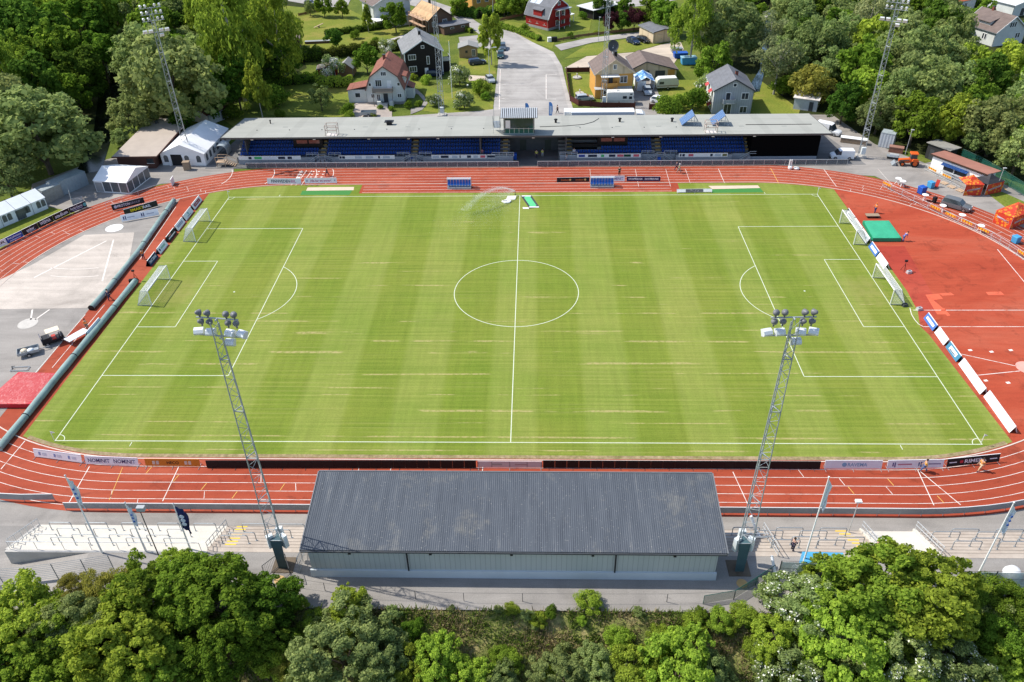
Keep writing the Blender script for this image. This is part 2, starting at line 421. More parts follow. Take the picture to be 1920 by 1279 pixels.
for L in ([(1735,553),(1760,551),(1768,561),(1750,563),(1771,581),(1778,590),(1757,590)],[(1760,551),(1782,549),(1790,554),(1767,555)],[(1770,578),(1782,592),(1776,593),(1764,582)],[(1848,548),(1876,547),(1883,553),(1853,554)]):
    flat('rubber_patch', pxp(L), 0.036+0.0006*L[0][0]%0.004, M_PATCH)
flat('dark_rubber_runway', pxp([(1640,462),(1696,462),(1765,580),(1735,612),(1712,590)]), 0.033, track_mat('worn_runway', (0.32,0.04,0.024), (0.36,0.05,0.03), (0.4,0.07,0.04)))
# pale sandpit covers and green mats beside the far straight
M_SAND = mat('pale_board', (0.62,0.47,0.36), 0.9, 0.1)
M_GMAT = mat('green_turf_mat', (0.05,0.2,0.045), 0.9, 0.12, 4)
flat('sandpit_cover', pxp([(577,352),(664,351),(663,357),(574,358)]), 0.045, M_SAND)
flat('turf_mat', pxp([(567,358),(661,357),(655,366),(563,366)]), 0.042, M_GMAT)
flat('sandpit_cover', pxp([(1328,349),(1421,348),(1425,353),(1336,355)]), 0.045, M_SAND)
flat('turf_mat', pxp([(1334,355),(1425,353),(1432,361),(1334,362)]), 0.042, M_GMAT)
# --- pitch markings
PL, PW = 106.13, 64.86
mb = MB(); z = 0.042; lw = 0.1
def rect(x0, y0, x1, y1): strip(mb, [(x0,y0),(x1,y0)], lw, z); strip(mb, [(x1,y0+lw/2),(x1,y1-lw/2)], lw, z); strip(mb, [(x0,y1),(x1,y1)], lw, z)
hx, hy = PL/2, PW/2
strip(mb, [(-hx-lw/2,-hy),(hx+lw/2,-hy)], lw, z); strip(mb, [(-hx-lw/2,hy),(hx+lw/2,hy)], lw, z)
for x in (-hx, 0, hx): strip(mb, [(x,-hy+lw/2),(x,hy-lw/2)], lw, z)
for s in (-1, 1):
    for d, hw in ((16.5, 20.16), (5.5, 9.16)):
        x0, x1 = s*(hx-lw/2), s*(hx-d)
        strip(mb, [(x0,-hw),(x1,-hw)], lw, z); strip(mb, [(x0,hw),(x1,hw)], lw, z); strip(mb, [(x1,-hw+lw/2),(x1,hw-lw/2)], lw, z)
    a = math.acos(5.5/9.15); cx = s*(hx-11)
    strip(mb, arc(cx, 0, 9.15, a+(0 if s < 0 else PI), -a+(0 if s < 0 else PI), 24), lw, z+0.001)
    mb.prism(arc(cx, 0, 0.14, 0, 2*PI*0.95, 10), z, z+0.004)
    for t in (-1, 1):
        q = {(-1,-1):0, (1,-1):PI/2, (1,1):PI, (-1,1):1.5*PI}[(s,t)]
        strip(mb, arc(s*hx, t*hy, 1, q, q+PI/2, 8), lw*0.8, z+0.001)
        for e in (9.15,): strip(mb, [(s*(hx-e), t*(hy+0.2)),(s*(hx-e), t*(hy+0.9))], lw*0.8, z)
strip(mb, arc(0, 0, 9.15, 0, 2*PI, 72)[:-1], lw, z+0.001, True)
structure('pitch_markings', mb, M_PLINE)
# --- track markings
mb = MB(); z = 0.03
for k in range(1, 7): strip(mb, stadium(RI+k*LW), 0.06, z, True)
for y in (36.45, 35.25, 34.1): strip(mb, [(-29,y),(27.5,y)], 0.07, z)
structure('lane_lines', mb, M_LINE)
mb = MB(); strip(mb, arc(-CX, Y0, RI-0.5, PI+rb+0.02, 1.5*PI, 24)+arc(CX, Y0, RI-0.5, -PI/2, -ra-0.02, 24), 0.55, 0.038); structure('earth_edge', mb, ground_mat('worn_earth_edge', (0.2,0.17,0.07), (0.3,0.23,0.13), (0.4,0.3,0.2), 0.8, 0.3))
mb = MB()
pts = stadium(RI, 72); n = len(pts)
for i in range(n):
    a, b = pts[i], pts[(i+1) % n]; mb.obox((a[0],a[1],0.045), (b[0],b[1],0.045), 0.14, 0.05)
structure('track_kerb', mb, mat('kerb_concrete', (0.6,0.5,0.43), 0.9, 0.15, 0.4))
mb = MB()
def pline(a, b, w=0.08, zz=0.034): strip(mb, [tuple(at(*a)[:2]), tuple(at(*b)[:2])], w, zz)
def radial(ang, side, k0, k1, w=0.06, zz=0.034):
    cx = CX*side; strip(mb, [(cx+math.cos(ang)*(RI+k0*LW), Y0+math.sin(ang)*(RI+k0*LW)), (cx+math.cos(ang)*(RI+k1*LW), Y0+math.sin(ang)*(RI+k1*LW))], w, zz)
for a, b in (((336,874),(305,940)),((168,875),(130,942)),((47,827),(2,880)),((1714,875),(1801,947)),((1716,872),(1751,948))): pline(a, b, 0.09)
for a, b in (((262,487),(330,388)),((206,537),(328,372)),((66,700),(160,590)),((98,690),(196,572))): pline(a, b, 0.08)
for a, b in (((674,875),(671,886)),((734,875),(731,886)),((906,870),(904,888)),((1374,885),(1402,946))): pline(a, b, 0.08)
for u in (1105, 1190, 1247, 1284, 1346, 1543, 1645): pline((u+1+(u-960)*0.0, 317), (u+8+(u-1200)*0.05, 350), 0.09 if u in (1146,1346,1543) else 0.06)
for side, a0 in ((-1, [2.0,2.25,2.6,2.9,3.35,3.7,4.0,4.2]), (1, [1.05,0.8,0.45,0.2,-0.2,-0.5,-0.8,-1.0])):
    for i, a in enumerate(a0):
        for k in range(6): radial(a+0.028*k*(-side)+0.05*random.random(), side, k+0.08, k+0.92, 0.055)
for u, k in ((490,2),(560,3),(398,4),(228,4),(284,5),(1500,1),(1570,2),(1650,3)):
    q = at(u, 890); strip(mb, [(q.x, -35.3-k*LW-0.08),(q.x+0.3, -35.3-(k+1)*LW+0.08)], 0.06, 0.034)
structure('track_marks', mb, M_LINE)
mb = MB()
for u in (585, 617, 505, 425):   # stagger arcs and start lines near the hurdles end of the far straight
    q = at(u, 335); strip(mb, arc(q.x-7.5, 41.4, 8, -0.42, 0.42, 12), 0.12, 0.034)
for u in (555, 564, 574): pline((u+11, 320), (u-11, 350), 0.12)
for r in range(6):
    for c in range(3): 
        q = at(588+c*10-r*2.5, 322+r*5.2); mb.box(q.x, q.y, 0.031, 0.35, 0.3, 0.004)
for r in range(5):
    q = at(565-r*2.8, 322.5+r*5.4); mb.box(q.x, q.y, 0.031, 0.8, 0.55, 0.004)
structure('start_marks', mb, M_LINE)
mb = MB()
for u, k in ((222,0),(277,1),(336,2),(395,3),(458,4),(540,3),(1320,2),(1660,2),(1735,4),(1580,3)):
    q = at(u, 890); strip(mb, [(q.x, -35.3-k*LW-0.1),(q.x-0.25 if u < 960 else q.x+0.3, -35.3-(k+1)*LW+0.1)], 0.07, 0.034)
pline((230,877), (205,938), 0.06); pline((1445,316), (1462,348), 0.09)
for a, b in (((1868,345),(1876,353)),((1880,350),(1888,358))): pline(a, b, 0.1)
structure('yellow_track_marks', mb, M_LINEY)
mb = MB()
for a, b in (((1712,582),(1960,582)),((1730,613),(1960,613)),((1870,468),(1960,577)),((1796,663),(1906,687)),((1823,705),(1912,696))): pline(a, b, 0.1, 0.038)
strip(mb, [tuple(at(*q)[:2]) for q in ((1706,578),(1709,590),(1715,600),(1722,608),(1731,613))], 0.1, 0.038)
for q in ((1819,657),(1859,660),(1895,657),(1848,714),(1890,718)):
    p = at(*q); mb.box(p.x, p.y, 0.036, 0.5, 0.35, 0.004, 0.2)
structure('infield_lines', mb, M_LINE)
flat('throwing_circle', [(p[0], p[1]) for p in arc(*at(1926,690)[:2], 1.35, 0, 2*PI*0.97, 28)], 0.038, mat('pink_concrete', (0.7,0.33,0.27), 0.9, 0.1))
mb = MB()
for a, b in (((200,452),(64,521)),((213,450),(192,527)),((58,600),(61,581)),((66,600),(93,581))): pline(a, b, 0.22, 0.046)
for y in (505, 520): strip(mb, [tuple(at(u, y+(u-140)*(u-140)*-0.0012)[:2]) for u in range(95, 200, 15)], 0.12, 0.046)
structure('throwing_sector_lines', mb, mat('chalk_line', (0.72,0.66,0.6), 0.9, 0.12))
mb = MB()
for a, b in (((1024,186),(1024,140)),((1024,140),(1044,140)),((1043,186),(1024,186)),((931,160),(948,159)),((931,172),(948,171)),((931,186),(946,185)),((938,130),(936,205))): pline(a, b, 0.14, 0.032)
structure('road_markings', mb, M_LINE)
flat('throwing_circle', arc(*at(214.5,428)[:2], 1.45, 0, 2*PI*0.97, 28), 0.046, WHITE)
flat('throwing_circle', arc(*at(52.5,607)[:2], 1.35, 0, 2*PI*0.97, 28), 0.046, mat('worn_circle', (0.5,0.47,0.43), 0.9, 0.12))
# --- yards round the track, concourse, roads and drives
flat('yard', pxp([(300,345),(150,400),(55,380),(60,345),(150,312),(215,295),(300,232),(425,240),(440,330),(425,335)]), -0.004, M_ASPH)
flat('yard', pxp([(1400,318),(1545,290),(1520,215),(1560,215),(1640,270),(1735,306),(1760,300),(1900,352),(2010,420),(2010,500),(1640,330)]), -0.002, M_ASPH)
flat('concourse', [(-62,45.35),(66,45.35),(62,64),(-60,64)], 0.024, M_ASPHD)
flat('forecourt', pxp([(640,225),(690,222),(780,216),(900,208),(925,205),(1062,205),(1120,216),(1180,212),(1325,216),(1325,232),(640,235)]), 0.016, M_ROAD)
flat('road', pxp([(900,212),(925,205),(931,150),(935,105),(925,85),(880,50),(846,30),(740,2),(700,-12),(770,-12),(860,18),(900,45),(960,60),(1000,85),(1035,103),(1050,130),(1058,165),(1068,205),(1090,216)]), 0.028, M_ROAD)
flat('pavement', pxp([(956,56),(1000,80),(1038,98),(1054,125),(1063,165),(1075,206),(1110,218),(1090,218),(1066,206),(1056,165),(1046,130),(1032,105),(995,86)]), 0.034, asphalt_mat('pavement_slabs', 0.42))
flat('path', pxp([(1040,85),(1100,72),(1200,60),(1260,56),(1262,63),(1200,68),(1110,80),(1052,95)]), 0.038, M_ROAD)
flat('road', pxp([(1060,-10),(1130,0),(1150,18),(1210,10),(1290,-4),(1700,-15),(1060,-30)]), 0.018, M_ROAD)
flat('road', pxp([(1590,-8),(1560,12),(1605,26),(1650,10),(1930,8),(1930,-8)]), 0.022, M_ROAD)
flat('road', pxp([(540,2),(600,12),(650,14),(660,-6),(540,-14)]), 0.0185, M_ROAD)
flat('gravel_yard', pxp([(1058,128),(1100,106),(1190,98),(1240,84),(1275,76),(1282,92),(1262,122),(1268,132),(1220,128),(1110,135)]), 0.042, M_YARD)
flat('driveway', pxp([(1184,216),(1230,216),(1240,190),(1225,150),(1190,150)]), 0.046, M_ASPH)
flat('driveway', pxp([(880,152),(925,150),(925,144),(875,141)]), 0.05, M_YARD)
flat('driveway', pxp([(860,70),(900,66),(925,80),(918,92),(862,80)]), 0.054, M_ROAD)
flat('garden_path', pxp([(770,205),(790,200),(795,190),(785,178),(775,174),(772,166),(782,168),(795,180),(802,194),(792,206),(770,215)]), 0.058, M_ASPH)
flat('patio', pxp([(660,205),(672,182),(700,190),(735,208),(735,222),(660,224)]), 0.062, asphalt_mat('patio_stones', 0.45, (1,0.86,0.76)))
flat('garden_slabs', pxp([(730,74),(770,62),(790,66),(760,76)]), 0.066, asphalt_mat('rubble_slabs', 0.5))
flat('river', pxp([(1398,172),(1425,130),(1432,60),(1440,20),(1455,20),(1452,60),(1440,110),(1424,172)]), 0.03, mat('river_water', (0.035,0.06,0.09), 0.06, 0.2, 0.3, spec=0.6, bump=0.06, bscale=1.2))
flat('river', pxp([(140,330),(175,250),(185,180),(190,120),(238,120),(225,180),(212,250),(190,320)]), 0.03, mat('tree_reflection_water', (0.006,0.008,0.006), 0.12, 0.2, 0.3, spec=0.15, bump=0.05, bscale=1.5))  # reflection of the dark trees is put into the near-black water colour
for k, L in enumerate(([(500,215),(480,150),(560,160),(700,150),(690,185),(660,220)],[(545,80),(530,10),(610,18),(640,10),(700,40),(760,60),(740,80),(700,90),(600,110)],
          [(775,150),(840,175),(925,150),(925,205),(845,215),(775,205),(805,190)],[(1060,135),(1066,200),(1115,188),(1112,140)],[(860,140),(860,95),(925,90),(930,138)],
          [(1058,110),(1100,84),(1235,66),(1240,82),(1190,97),(1100,105)],[(945,38),(985,45),(1040,78),(1035,92),(1000,80),(950,55)],[(1225,215),(1320,220),(1330,150),(1270,150)],
          [(1406,216),(1412,165),(1425,150),(1500,206),(1495,222),(1410,225)],[(1060,40),(1110,35),(1105,58),(1060,62)],[(420,225),(450,205),(500,225),(440,240)])):
    flat('lawn', pxp(L), -0.02+0.003*k, M_LAWN)
flat('verge', pxp([(-60,470),(160,392),(70,385),(-60,430)]), -0.01, M_LAWN)
flat('verge', pxp([(1850,362),(1880,360),(1990,410),(1990,440),(1900,400)]), 0.006, M_LAWN)
# --- front platform asphalt following the ramped terrain
def sheet(name, x0, x1, nx, ys, m, dz):
    mb = MB(); xs = [x0+(x1-x0)*i/nx for i in range(nx+1)]
    vs_ = [(x, y, hgt(x, y)+dz) for y in ys for x in xs]
    mb.add(vs_, [(j*(nx+1)+i, j*(nx+1)+i+1, (j+1)*(nx+1)+i+1, (j+1)*(nx+1)+i) for j in range(len(ys)-1) for i in range(nx)])
    return mb.build(name, m, None, False, 'structure')
sheet('apron', -120, 120, 60, [-45.3,-45.0,-44.0,-42.0,-38.0], M_ASPH, 0.008)
sheet('walkway', -88, 88, 44, [-56.4,-54.0,-52.0,-50.2,-48.0,-46.5,-45.31], asphalt_mat('walkway_asphalt', 0.27), 0.012)
# ================================================================== STADIUM
ORD = []
WORDS = ['first','second','third','fourth','fifth','sixth','seventh','eighth','ninth','tenth','eleventh','twelfth','thirteenth','fourteenth','fifteenth','sixteenth','seventeenth','eighteenth','nineteenth','twentieth']
def ordw(i): return WORDS[i] if i < 20 else ('%d%s' % (i+1, {1:'st',2:'nd',3:'rd'}.get((i+1) % 10 if (i+1) % 100 not in (11,12,13) else 0, 'th')))
def ordered(key, o, template): ORD.append((key, o, template)); return o
def resolve_order():
    d = {}
    for k, o, t in ORD: d.setdefault((k, t), []).append(o)
    for (k, t), L in d.items():
        L.sort(key=lambda o: pix(o.location if o.parent is None else o.matrix_world.translation)[0])
        for i, o in enumerate(L): o['label'] = t.format(ordw(i))
# ---------------------------------------------------------------- front stand
g = G('corrugated_roof', 0.7, 0.2)
base = g.ramp(g.noise(g.mapping((1.4, 0.07, 1)), 1.0, 5, 0.7), [(0.3, (0.062,0.072,0.088)), (0.6, (0.088,0.1,0.118)), (0.75, (0.15,0.155,0.158))])
li = g.ramp(g.noise(scale=0.22, detail=8, rough=0.75), [(0.52, 0.0), (0.66, 0.35)])
sp = g.ramp(g.noise(scale=6, detail=2), [(0.66, 0.0), (0.7, 0.5)])
c = g.mix(li, base, (0.27,0.25,0.2)); c = g.mix(g.math('MULTIPLY', sp, 0.5), c, (0.5,0.48,0.42)); g.color(c)
M_CROOF = g.m
g = G('panel_wall', 0.6, 0.3)
seam = g.math('FRACT', g.math('MULTIPLY', g.sep()[0], 1/0.46))
seam = g.ramp(seam, [(0.0, 0.62), (0.07, 0.66), (0.1, 1.0)])
g.color(g.mix(1.0, g.ramp(g.noise(g.mapping((1,1,0.2)), 0.6, 6), [(0.3, (0.40,0.43,0.41)), (0.7, (0.47,0.49,0.465))]), seam, 'MULTIPLY'))
M_PANELW = g.m
M_PLINTH = mat('plinth_sheet', (0.52,0.56,0.58), 0.6, 0.06, 0.5)
st = thing('covered_stand', 'grey metal covered stand with dark corrugated roof on the near side', 'stand', (0.6,-49,0))
def corr(x0, x1, ya, za, yb, zb, pitch, amp):
    mb = MB(); n = int((x1-x0)/pitch*2); A = []; B = []
    for i in range(n+1):
        x = x0+(x1-x0)*i/n; d = amp if i % 2 else -amp
        A.append((x, ya, za+d)); B.append((x, yb, zb+d))
    mb.add(A+B, [(i, i+1, n+1+i+1, n+1+i) for i in range(n)])
    k = 0.09
    mb.add([(x0,ya,za-k),(x1,ya,za-k),(x1,yb,zb-k),(x0,yb,zb-k)], [(0,3,2,1)])
    return mb
sx0, sx1 = -18.85, 19.22
corr(sx0, sx1, -4.05, 6.05, 4.5, 7.35, 0.19, 0.013).build('roof', M_CROOF, st)
mb = MB()
mb.obox((sx0-0.05,-4.08,6.0), (sx0-0.05,4.5,7.32), 0.1, 0.2); mb.obox((sx1+0.05,-4.08,6.0), (sx1+0.05,4.5,7.32), 0.1, 0.2)
mb.obox((sx0,4.56,7.3), (sx1,4.56,7.3), 0.1, 0.22); mb.build('roof_trim', mat('trim_grey', (0.16,0.17,0.18), 0.5), st)
mb = MB(); mb.obox((sx0+0.02,-4.15,5.93), (sx1-0.02,-4.15,5.93), 0.13, 0.13); mb.build('gutter', DARK, st)
mb = MB(); mb.box(0.1,-3.68,2.2,36.9,0.16,3.72)
for s in (-18.35, 18.55):
    mb.extr([(-3.6,2.2),(3.4,0.2),(3.4,7.0),(-3.6,5.95)], 'x', s-0.08, s+0.08)
mb.build('wall', M_PANELW, st)
mb = MB(); mb.extr([(-3.74,2.2),(-4.0,2.2),(-3.9,3.05),(-3.74,3.1)], 'x', -18.5, 18.7); mb.build('plinth', M_PLINTH, st)
for u in (762, 1155):
    x = at(u, 1050, 5)[0]-0.6
    mb = MB(); mb.tube((x,-4.12,5.9), (x,-3.86,5.6), 0.07); mb.tube((x,-3.86,5.6), (x,-3.9,3.1), 0.07); mb.build('downpipe', BLACK, st)
for u in (653, 806, 959, 1112, 1266):
    x = at(u, 1040, 5.6)[0]-0.6
    mb = MB(); mb.box(x,-3.85,5.32,0.26,0.2,0.3,0,(0.8,0.7)); mb.box(x,-3.77,5.5,0.12,0.06,0.16); mb.build('wall_lamp', BLACK, st)
mb = MB()
for i in range(7): mb.box(-17.8+i*5.98, 3.3, 0.15, 0.18, 0.18, 6.95)
mb.parts('column', GALV, st)
mb = MB()
for i in range(8): mb.box(0.1, 3.4-0.59*i-0.29, 0.0, 36.4, 0.6, 0.28*(i+1)+0.02)
mb.build('terrace_steps', CONC, st)
# ---------------------------------------------------------------- standing terraces
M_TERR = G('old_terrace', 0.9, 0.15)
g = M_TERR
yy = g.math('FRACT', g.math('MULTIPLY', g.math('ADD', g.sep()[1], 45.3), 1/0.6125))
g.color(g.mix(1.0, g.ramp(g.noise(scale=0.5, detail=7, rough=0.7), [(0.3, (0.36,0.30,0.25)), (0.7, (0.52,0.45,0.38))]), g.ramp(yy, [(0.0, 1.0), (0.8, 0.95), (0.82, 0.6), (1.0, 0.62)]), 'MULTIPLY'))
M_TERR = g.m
NST = 8; SD = 4.9/NST; SH = 2.2/NST
def terrace(name, label, x0, x1, m, front=0.0, dz=0.02):
    t = thing(name, label, 'terrace', ((x0+x1)/2,-45.3,0)); mb = MB()
    prof = [(0,-0.3)]
    for i in range(NST): prof += [(-SD*i, SH*(i+1)-0.05 if i == NST-1 else SH*(i+1)), (-SD*(i+1), SH*(i+1) if i < NST-1 else 2.2+dz)]
    prof[-2] = (-SD*(NST-1), 2.2+dz)
    prof += [(-4.95,-0.3)]
    mb.extr(prof, 'x', -(x1-x0)/2, (x1-x0)/2); mb.build('steps', m, t); return t
xl0, xl1 = -48.2, at(408,1010,1.1)[0]
t1 = terrace('standing_terrace', 'new pale concrete standing terrace on the left of the near side', xl0, xl1, CONCW)
mb = MB(); w2 = (xl1-xl0)/2
mb.box(0,-4.98,-1.0,2*w2+0.2,0.3,3.25); mb.build('rear_wall', CONC, t1)
mb = MB(); mb.extr([(0.0,-0.3),(0.0,0.3),(-4.8,2.24),(-4.8,-0.3)], 'x', -w2-0.26, -w2-0.01); mb.build('end_wall', CONC, t1)
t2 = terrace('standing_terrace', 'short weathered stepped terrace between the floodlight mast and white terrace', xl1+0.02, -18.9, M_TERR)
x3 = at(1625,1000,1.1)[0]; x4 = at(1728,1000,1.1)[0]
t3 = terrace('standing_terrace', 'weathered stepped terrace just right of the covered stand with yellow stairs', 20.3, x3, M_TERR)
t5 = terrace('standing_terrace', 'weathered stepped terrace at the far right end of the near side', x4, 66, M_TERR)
t4 = thing('terrace_block', 'pale smooth concrete block filling the gap between the right terraces', 'concrete block', ((x3+x4)/2,-45.3,0))
mb = MB(); w4 = (x4-x3)/2-0.02; mb.extr([(0.1,-0.3),(0.1,0.1),(-4.9,2.25),(-4.95,-0.3)], 'x', -w4, w4); mb.build('slab', CONCW, t4)
for s in (-1, 1):
    mb = MB(); mb.extr([(0.25,0.0),(0.25,0.35),(-4.9,2.5),(-4.95,0.0)], 'x', s*w4-0.12, s*w4+0.12); mb.build('side_kerb', CONCW, t4)
    r = MB()
    for k in range(6): r.tube((s*w4, 0.1-k*0.95, 0.35+k*0.41), (s*w4, 0.1-k*0.95, 1.5+k*0.41), 0.03)
    for h in (1.0, 1.5): r.tube((s*w4,0.2,h-0.05), (s*w4,-4.8,h+2.05), 0.035)
    r.build('handrail', STEEL, t4)
# yellow stair nosings
for key, L, u in ((t2, 'left', 455), (t3, 'right', 1605)):
    mb = MB()
    for i in range(NST):
        x = at(u+(NST-i)*(-3 if u < 960 else -1), 1030-i*5, 1)[0]-key.location.x
        mb.box(x, -SD*i-0.08, SH*(i+1)+0.003, 1.1, 0.14, 0.012)
    mb.parts('stair_nosing', YEL, key)
# crush barriers
def barrier_proto():
    t = thing('crush_barrier', '', 'barrier', (0,0,0), 0, 'crush barriers on the terraces'); mb = MB()
    w_ = 1.3; pts = [(-w_,-0.05,0),(-w_,-0.02,0.95),(-w_+0.06,0,1.05),(-w_+0.18,0,1.1),(w_-0.18,0,1.1),(w_-0.06,0,1.05),(w_,-0.02,0.95),(w_,-0.05,0)]
    mb.path(pts, 0.045, 8); mb.build('rail', GALV, t)
    mb = MB()
    for s in (-1, 1): mb.box(s*w_, -0.05, 0, 0.2, 0.2, 0.02)
    mb.parts('foot_plate', GALV, t); return t
bproto = barrier_proto(); bused = [False]
def place_barrier(x, step, key, text, sc=1.0):
    o = bproto if not bused[0] else copy_tree(bproto); bused[0] = True
    o.location = (x, -45.3-SD*step-0.3, SH*(step+1)+0.02); o.scale = (sc, 1, 1); ordered(key, o, text)
for row, (step, off) in enumerate(((1, 0.0), (2, 2.1), (4, 0.9), (5, 3.1))):
    for k in range(13):
        x = 23.6+off+k*4.25
        if 22 < x < x3-2.0 or x4+1.6 < x < 62:
            place_barrier(x, step, 'rb%d' % row, '{} from the left of the grey tube barriers in the %s row, right terraces' % ('front','second','third','rear')[row])
for row, (step, off) in enumerate(((0, 0.0), (2, 1.6), (4, 0.2), (5, 2.2))):
    for k in range(5):
        x = xl0+3.0+off+k*3.7
        if x < xl1-1.6: place_barrier(x, step+1, 'lb%d' % row, '{} from the left of the rails in the %s row, pale left terrace' % ('front','second','third','rear')[row], 0.85)
for x, s, k in ((-25.3,1,0),(-21.6,1,0),(-25.9,4,1),(-22.6,3,1),(-26.4,5,1)):
    place_barrier(x, s, 'mb%d' % k, '{} from left of the %s rails on the short weathered terrace' % ('lower','upper')[k])
# end railing and rear railing of the white terrace
def railing(name, label, pts, h=1.1, post=1.2, m=STEEL, rails=(1.0,), cat='railing', bars=0, group=None):
    c = Vector(pts[0]); t = thing(name, label, cat, c, 0, group); mb = MB(); pm = MB()
    for a, b in zip(pts, pts[1:]):
        a = Vector(a)-c; b = Vector(b)-c; L = (b-a).length; n = max(1, int(L/post))
        for i in range(n+1):
            p = a.lerp(b, i/n); pm.tube(p, p+Vector((0,0,h)), 0.03, 0.03, 5)
        for r in rails: mb.tube(a+Vector((0,0,h*r)), b+Vector((0,0,h*r)), 0.035, 0.035, 6)
        if bars:
            k = int(L/bars)
            for i in range(k): p = a.lerp(b, (i+0.5)/k); mb.tube(p+Vector((0,0,h*0.12)), p+Vector((0,0,h)), 0.012, 0.012, 4)
    mb.build('rail', m, t); pm.parts('post', m, t); return t
railing('terrace_railing', 'pale railing stepping up the left end of the white terrace', [(xl0+0.3,-45.6,0.3),(xl0+0.3,-49.9,2.25)], 1.2, 0.9, STEEL, (1.0,0.15), bars=0.25)
railing('terrace_railing', 'thin railing along the top rear edge of the white terrace', [(xl0+0.3,-50.1,2.25),(xl1-0.5,-50.1,2.25)], 1.1, 2.4, STEEL, (1.0,))
railing('terrace_railing', 'dark sloping railing at the right end of the white terrace', [(xl1+0.15,-45.4,0.2),(xl1+0.15,-50.0,2.2)], 1.15, 0.8, GALV, (1.0,0.55), bars=0)
railing('terrace_railing', 'grey barred railing beside the left end of the covered stand', [(-19.1,-46.0,0.4),(-19.1,-52.5,2.2)], 1.9, 1.2, GALV, (1.0,0.5,0.1), bars=0.16)
railing('terrace_railing', 'stair railing climbing right of the covered stand', [(20.1,-45.6,0.3),(20.1,-50.0,2.2)], 1.2, 1.1, STEEL, (1.0,0.5))
xr = at(1440,1010,1.2)[0]
railing('terrace_railing', 'white stair railing between right floodlight mast and tube barriers', [(xr,-45.4,0.2),(xr,-50.2,2.2)], 1.3, 0.8, STEEL, (1.0,0.55,0.2))
railing('terrace_railing', 'horizontal steel rail behind the right floodlight mast', [(20.5,-47.6,1.3),(xr-0.2,-47.6,1.3)], 1.1, 2.2, STEEL, (1.0,0.5))
# ---------------------------------------------------------------- perimeter fence, near side
M_FENCEP = mat('fence_sheet', (0.3,0.3,0.3), 0.7, 0.14, 0.8)
def solid_fence(name, label, pts, h=1.12, gap=0.26, step=2.2):
    c = Vector((*pts[0], 0)); t = thing(name, label, 'fence', c); L = [0]
    for a, b in zip(pts, pts[1:]): L.append(L[-1]+math.dist(a, b))
    n = max(1, int(L[-1]/step)); P_ = []
    for i in range(n+1):
        d = L[-1]*i/n; k = max(j for j in range(len(L)) if L[j] <= d+1e-6); k = min(k, len(pts)-2)
        f = (d-L[k])/(L[k+1]-L[k]); P_.append(Vector((pts[k][0]+(pts[k+1][0]-pts[k][0])*f-c.x, pts[k][1]+(pts[k+1][1]-pts[k][1])*f-c.y, 0)))
    pm = MB(); rm = MB()
    for a, b in zip(P_, P_[1:]):
        d = (b-a).normalized()*0.03
        m1 = MB(); m1.obox(a+d+Vector((0,0,(h+gap)/2-0.03)), b-d+Vector((0,0,(h+gap)/2-0.03)), 0.03, h-gap-0.08); m1.build('panel', M_FENCEP, t)
        rm.tube(a+Vector((0,0,h)), b+Vector((0,0,h)), 0.045, 0.045, 6)
    for p in P_: pm.tube(p-Vector((0,0,0.05)), p+Vector((0,0,h)), 0.035, 0.035, 6)
    rm.build('top_rail', WHITE, t); pm.parts('post', GALV, t); return t
cr = arc(CX, Y0, 44.3, -PI/2, -0.62, 14)
solid_fence('perimeter_fence', 'long low grey sheet fence with white rail along the near side of the track', [(-46.6,-43.05)]+[(x, -43.08) for x in (-20,0,20)]+cr)
q0, q1, q2 = at(-8,938), at(28,941), at(104,940)
solid_fence('fence_gate', 'swung open piece of grey track fence at the bottom left corner', [tuple(q0[:2]), tuple(q1[:2]), tuple(q2[:2])])
M_MESH = mat('wire_mesh', (0.16,0.17,0.18), 0.6, 0.1, alpha=0.5)
def mesh_fence(name, label, x0, x1, y, h=1.1, step=1.95, gap=0.05, m=None, post=STEEL, cat='fence'):
    t = thing(name, label, cat, (x0,y,0)); n = max(1, int(abs(x1-x0)/step)); mb = MB(); rm = MB()
    for i in range(n):
        a = (x1-x0)*i/n; b = (x1-x0)*(i+1)/n
        m1 = MB(); m1.obox((a+0.03,0,(h+gap)/2), (b-0.03,0,(h+gap)/2), 0.012, h-gap-0.06); m1.build('panel', m or M_MESH, t)
    for i in range(n+1): mb.tube(((x1-x0)*i/n,0,0), ((x1-x0)*i/n,0,h), 0.035, 0.035, 6)
    rm.tube((0,0,h), (x1-x0,0,h), 0.045, 0.045, 6); rm.build('top_rail', STEEL, t); mb.parts('post', post, t); return t
mesh_fence('perimeter_fence', 'grey mesh fence with pale rail before the left half of the main stand', at(462,317)[0], at(972,316)[0], 45.35)
mesh_fence('perimeter_fence', 'grey mesh fence with pale rail before the right half of the main stand', at(1008,316)[0], at(1592,314)[0], 45.35)
railing('perimeter_fence', 'thin pale rail along the track in front of the small white pavilion', [tuple(at(200,390)), tuple(at(290,358)), tuple(at(320,349))], 1.0, 3.0, STEEL, (1.0,), 'fence')
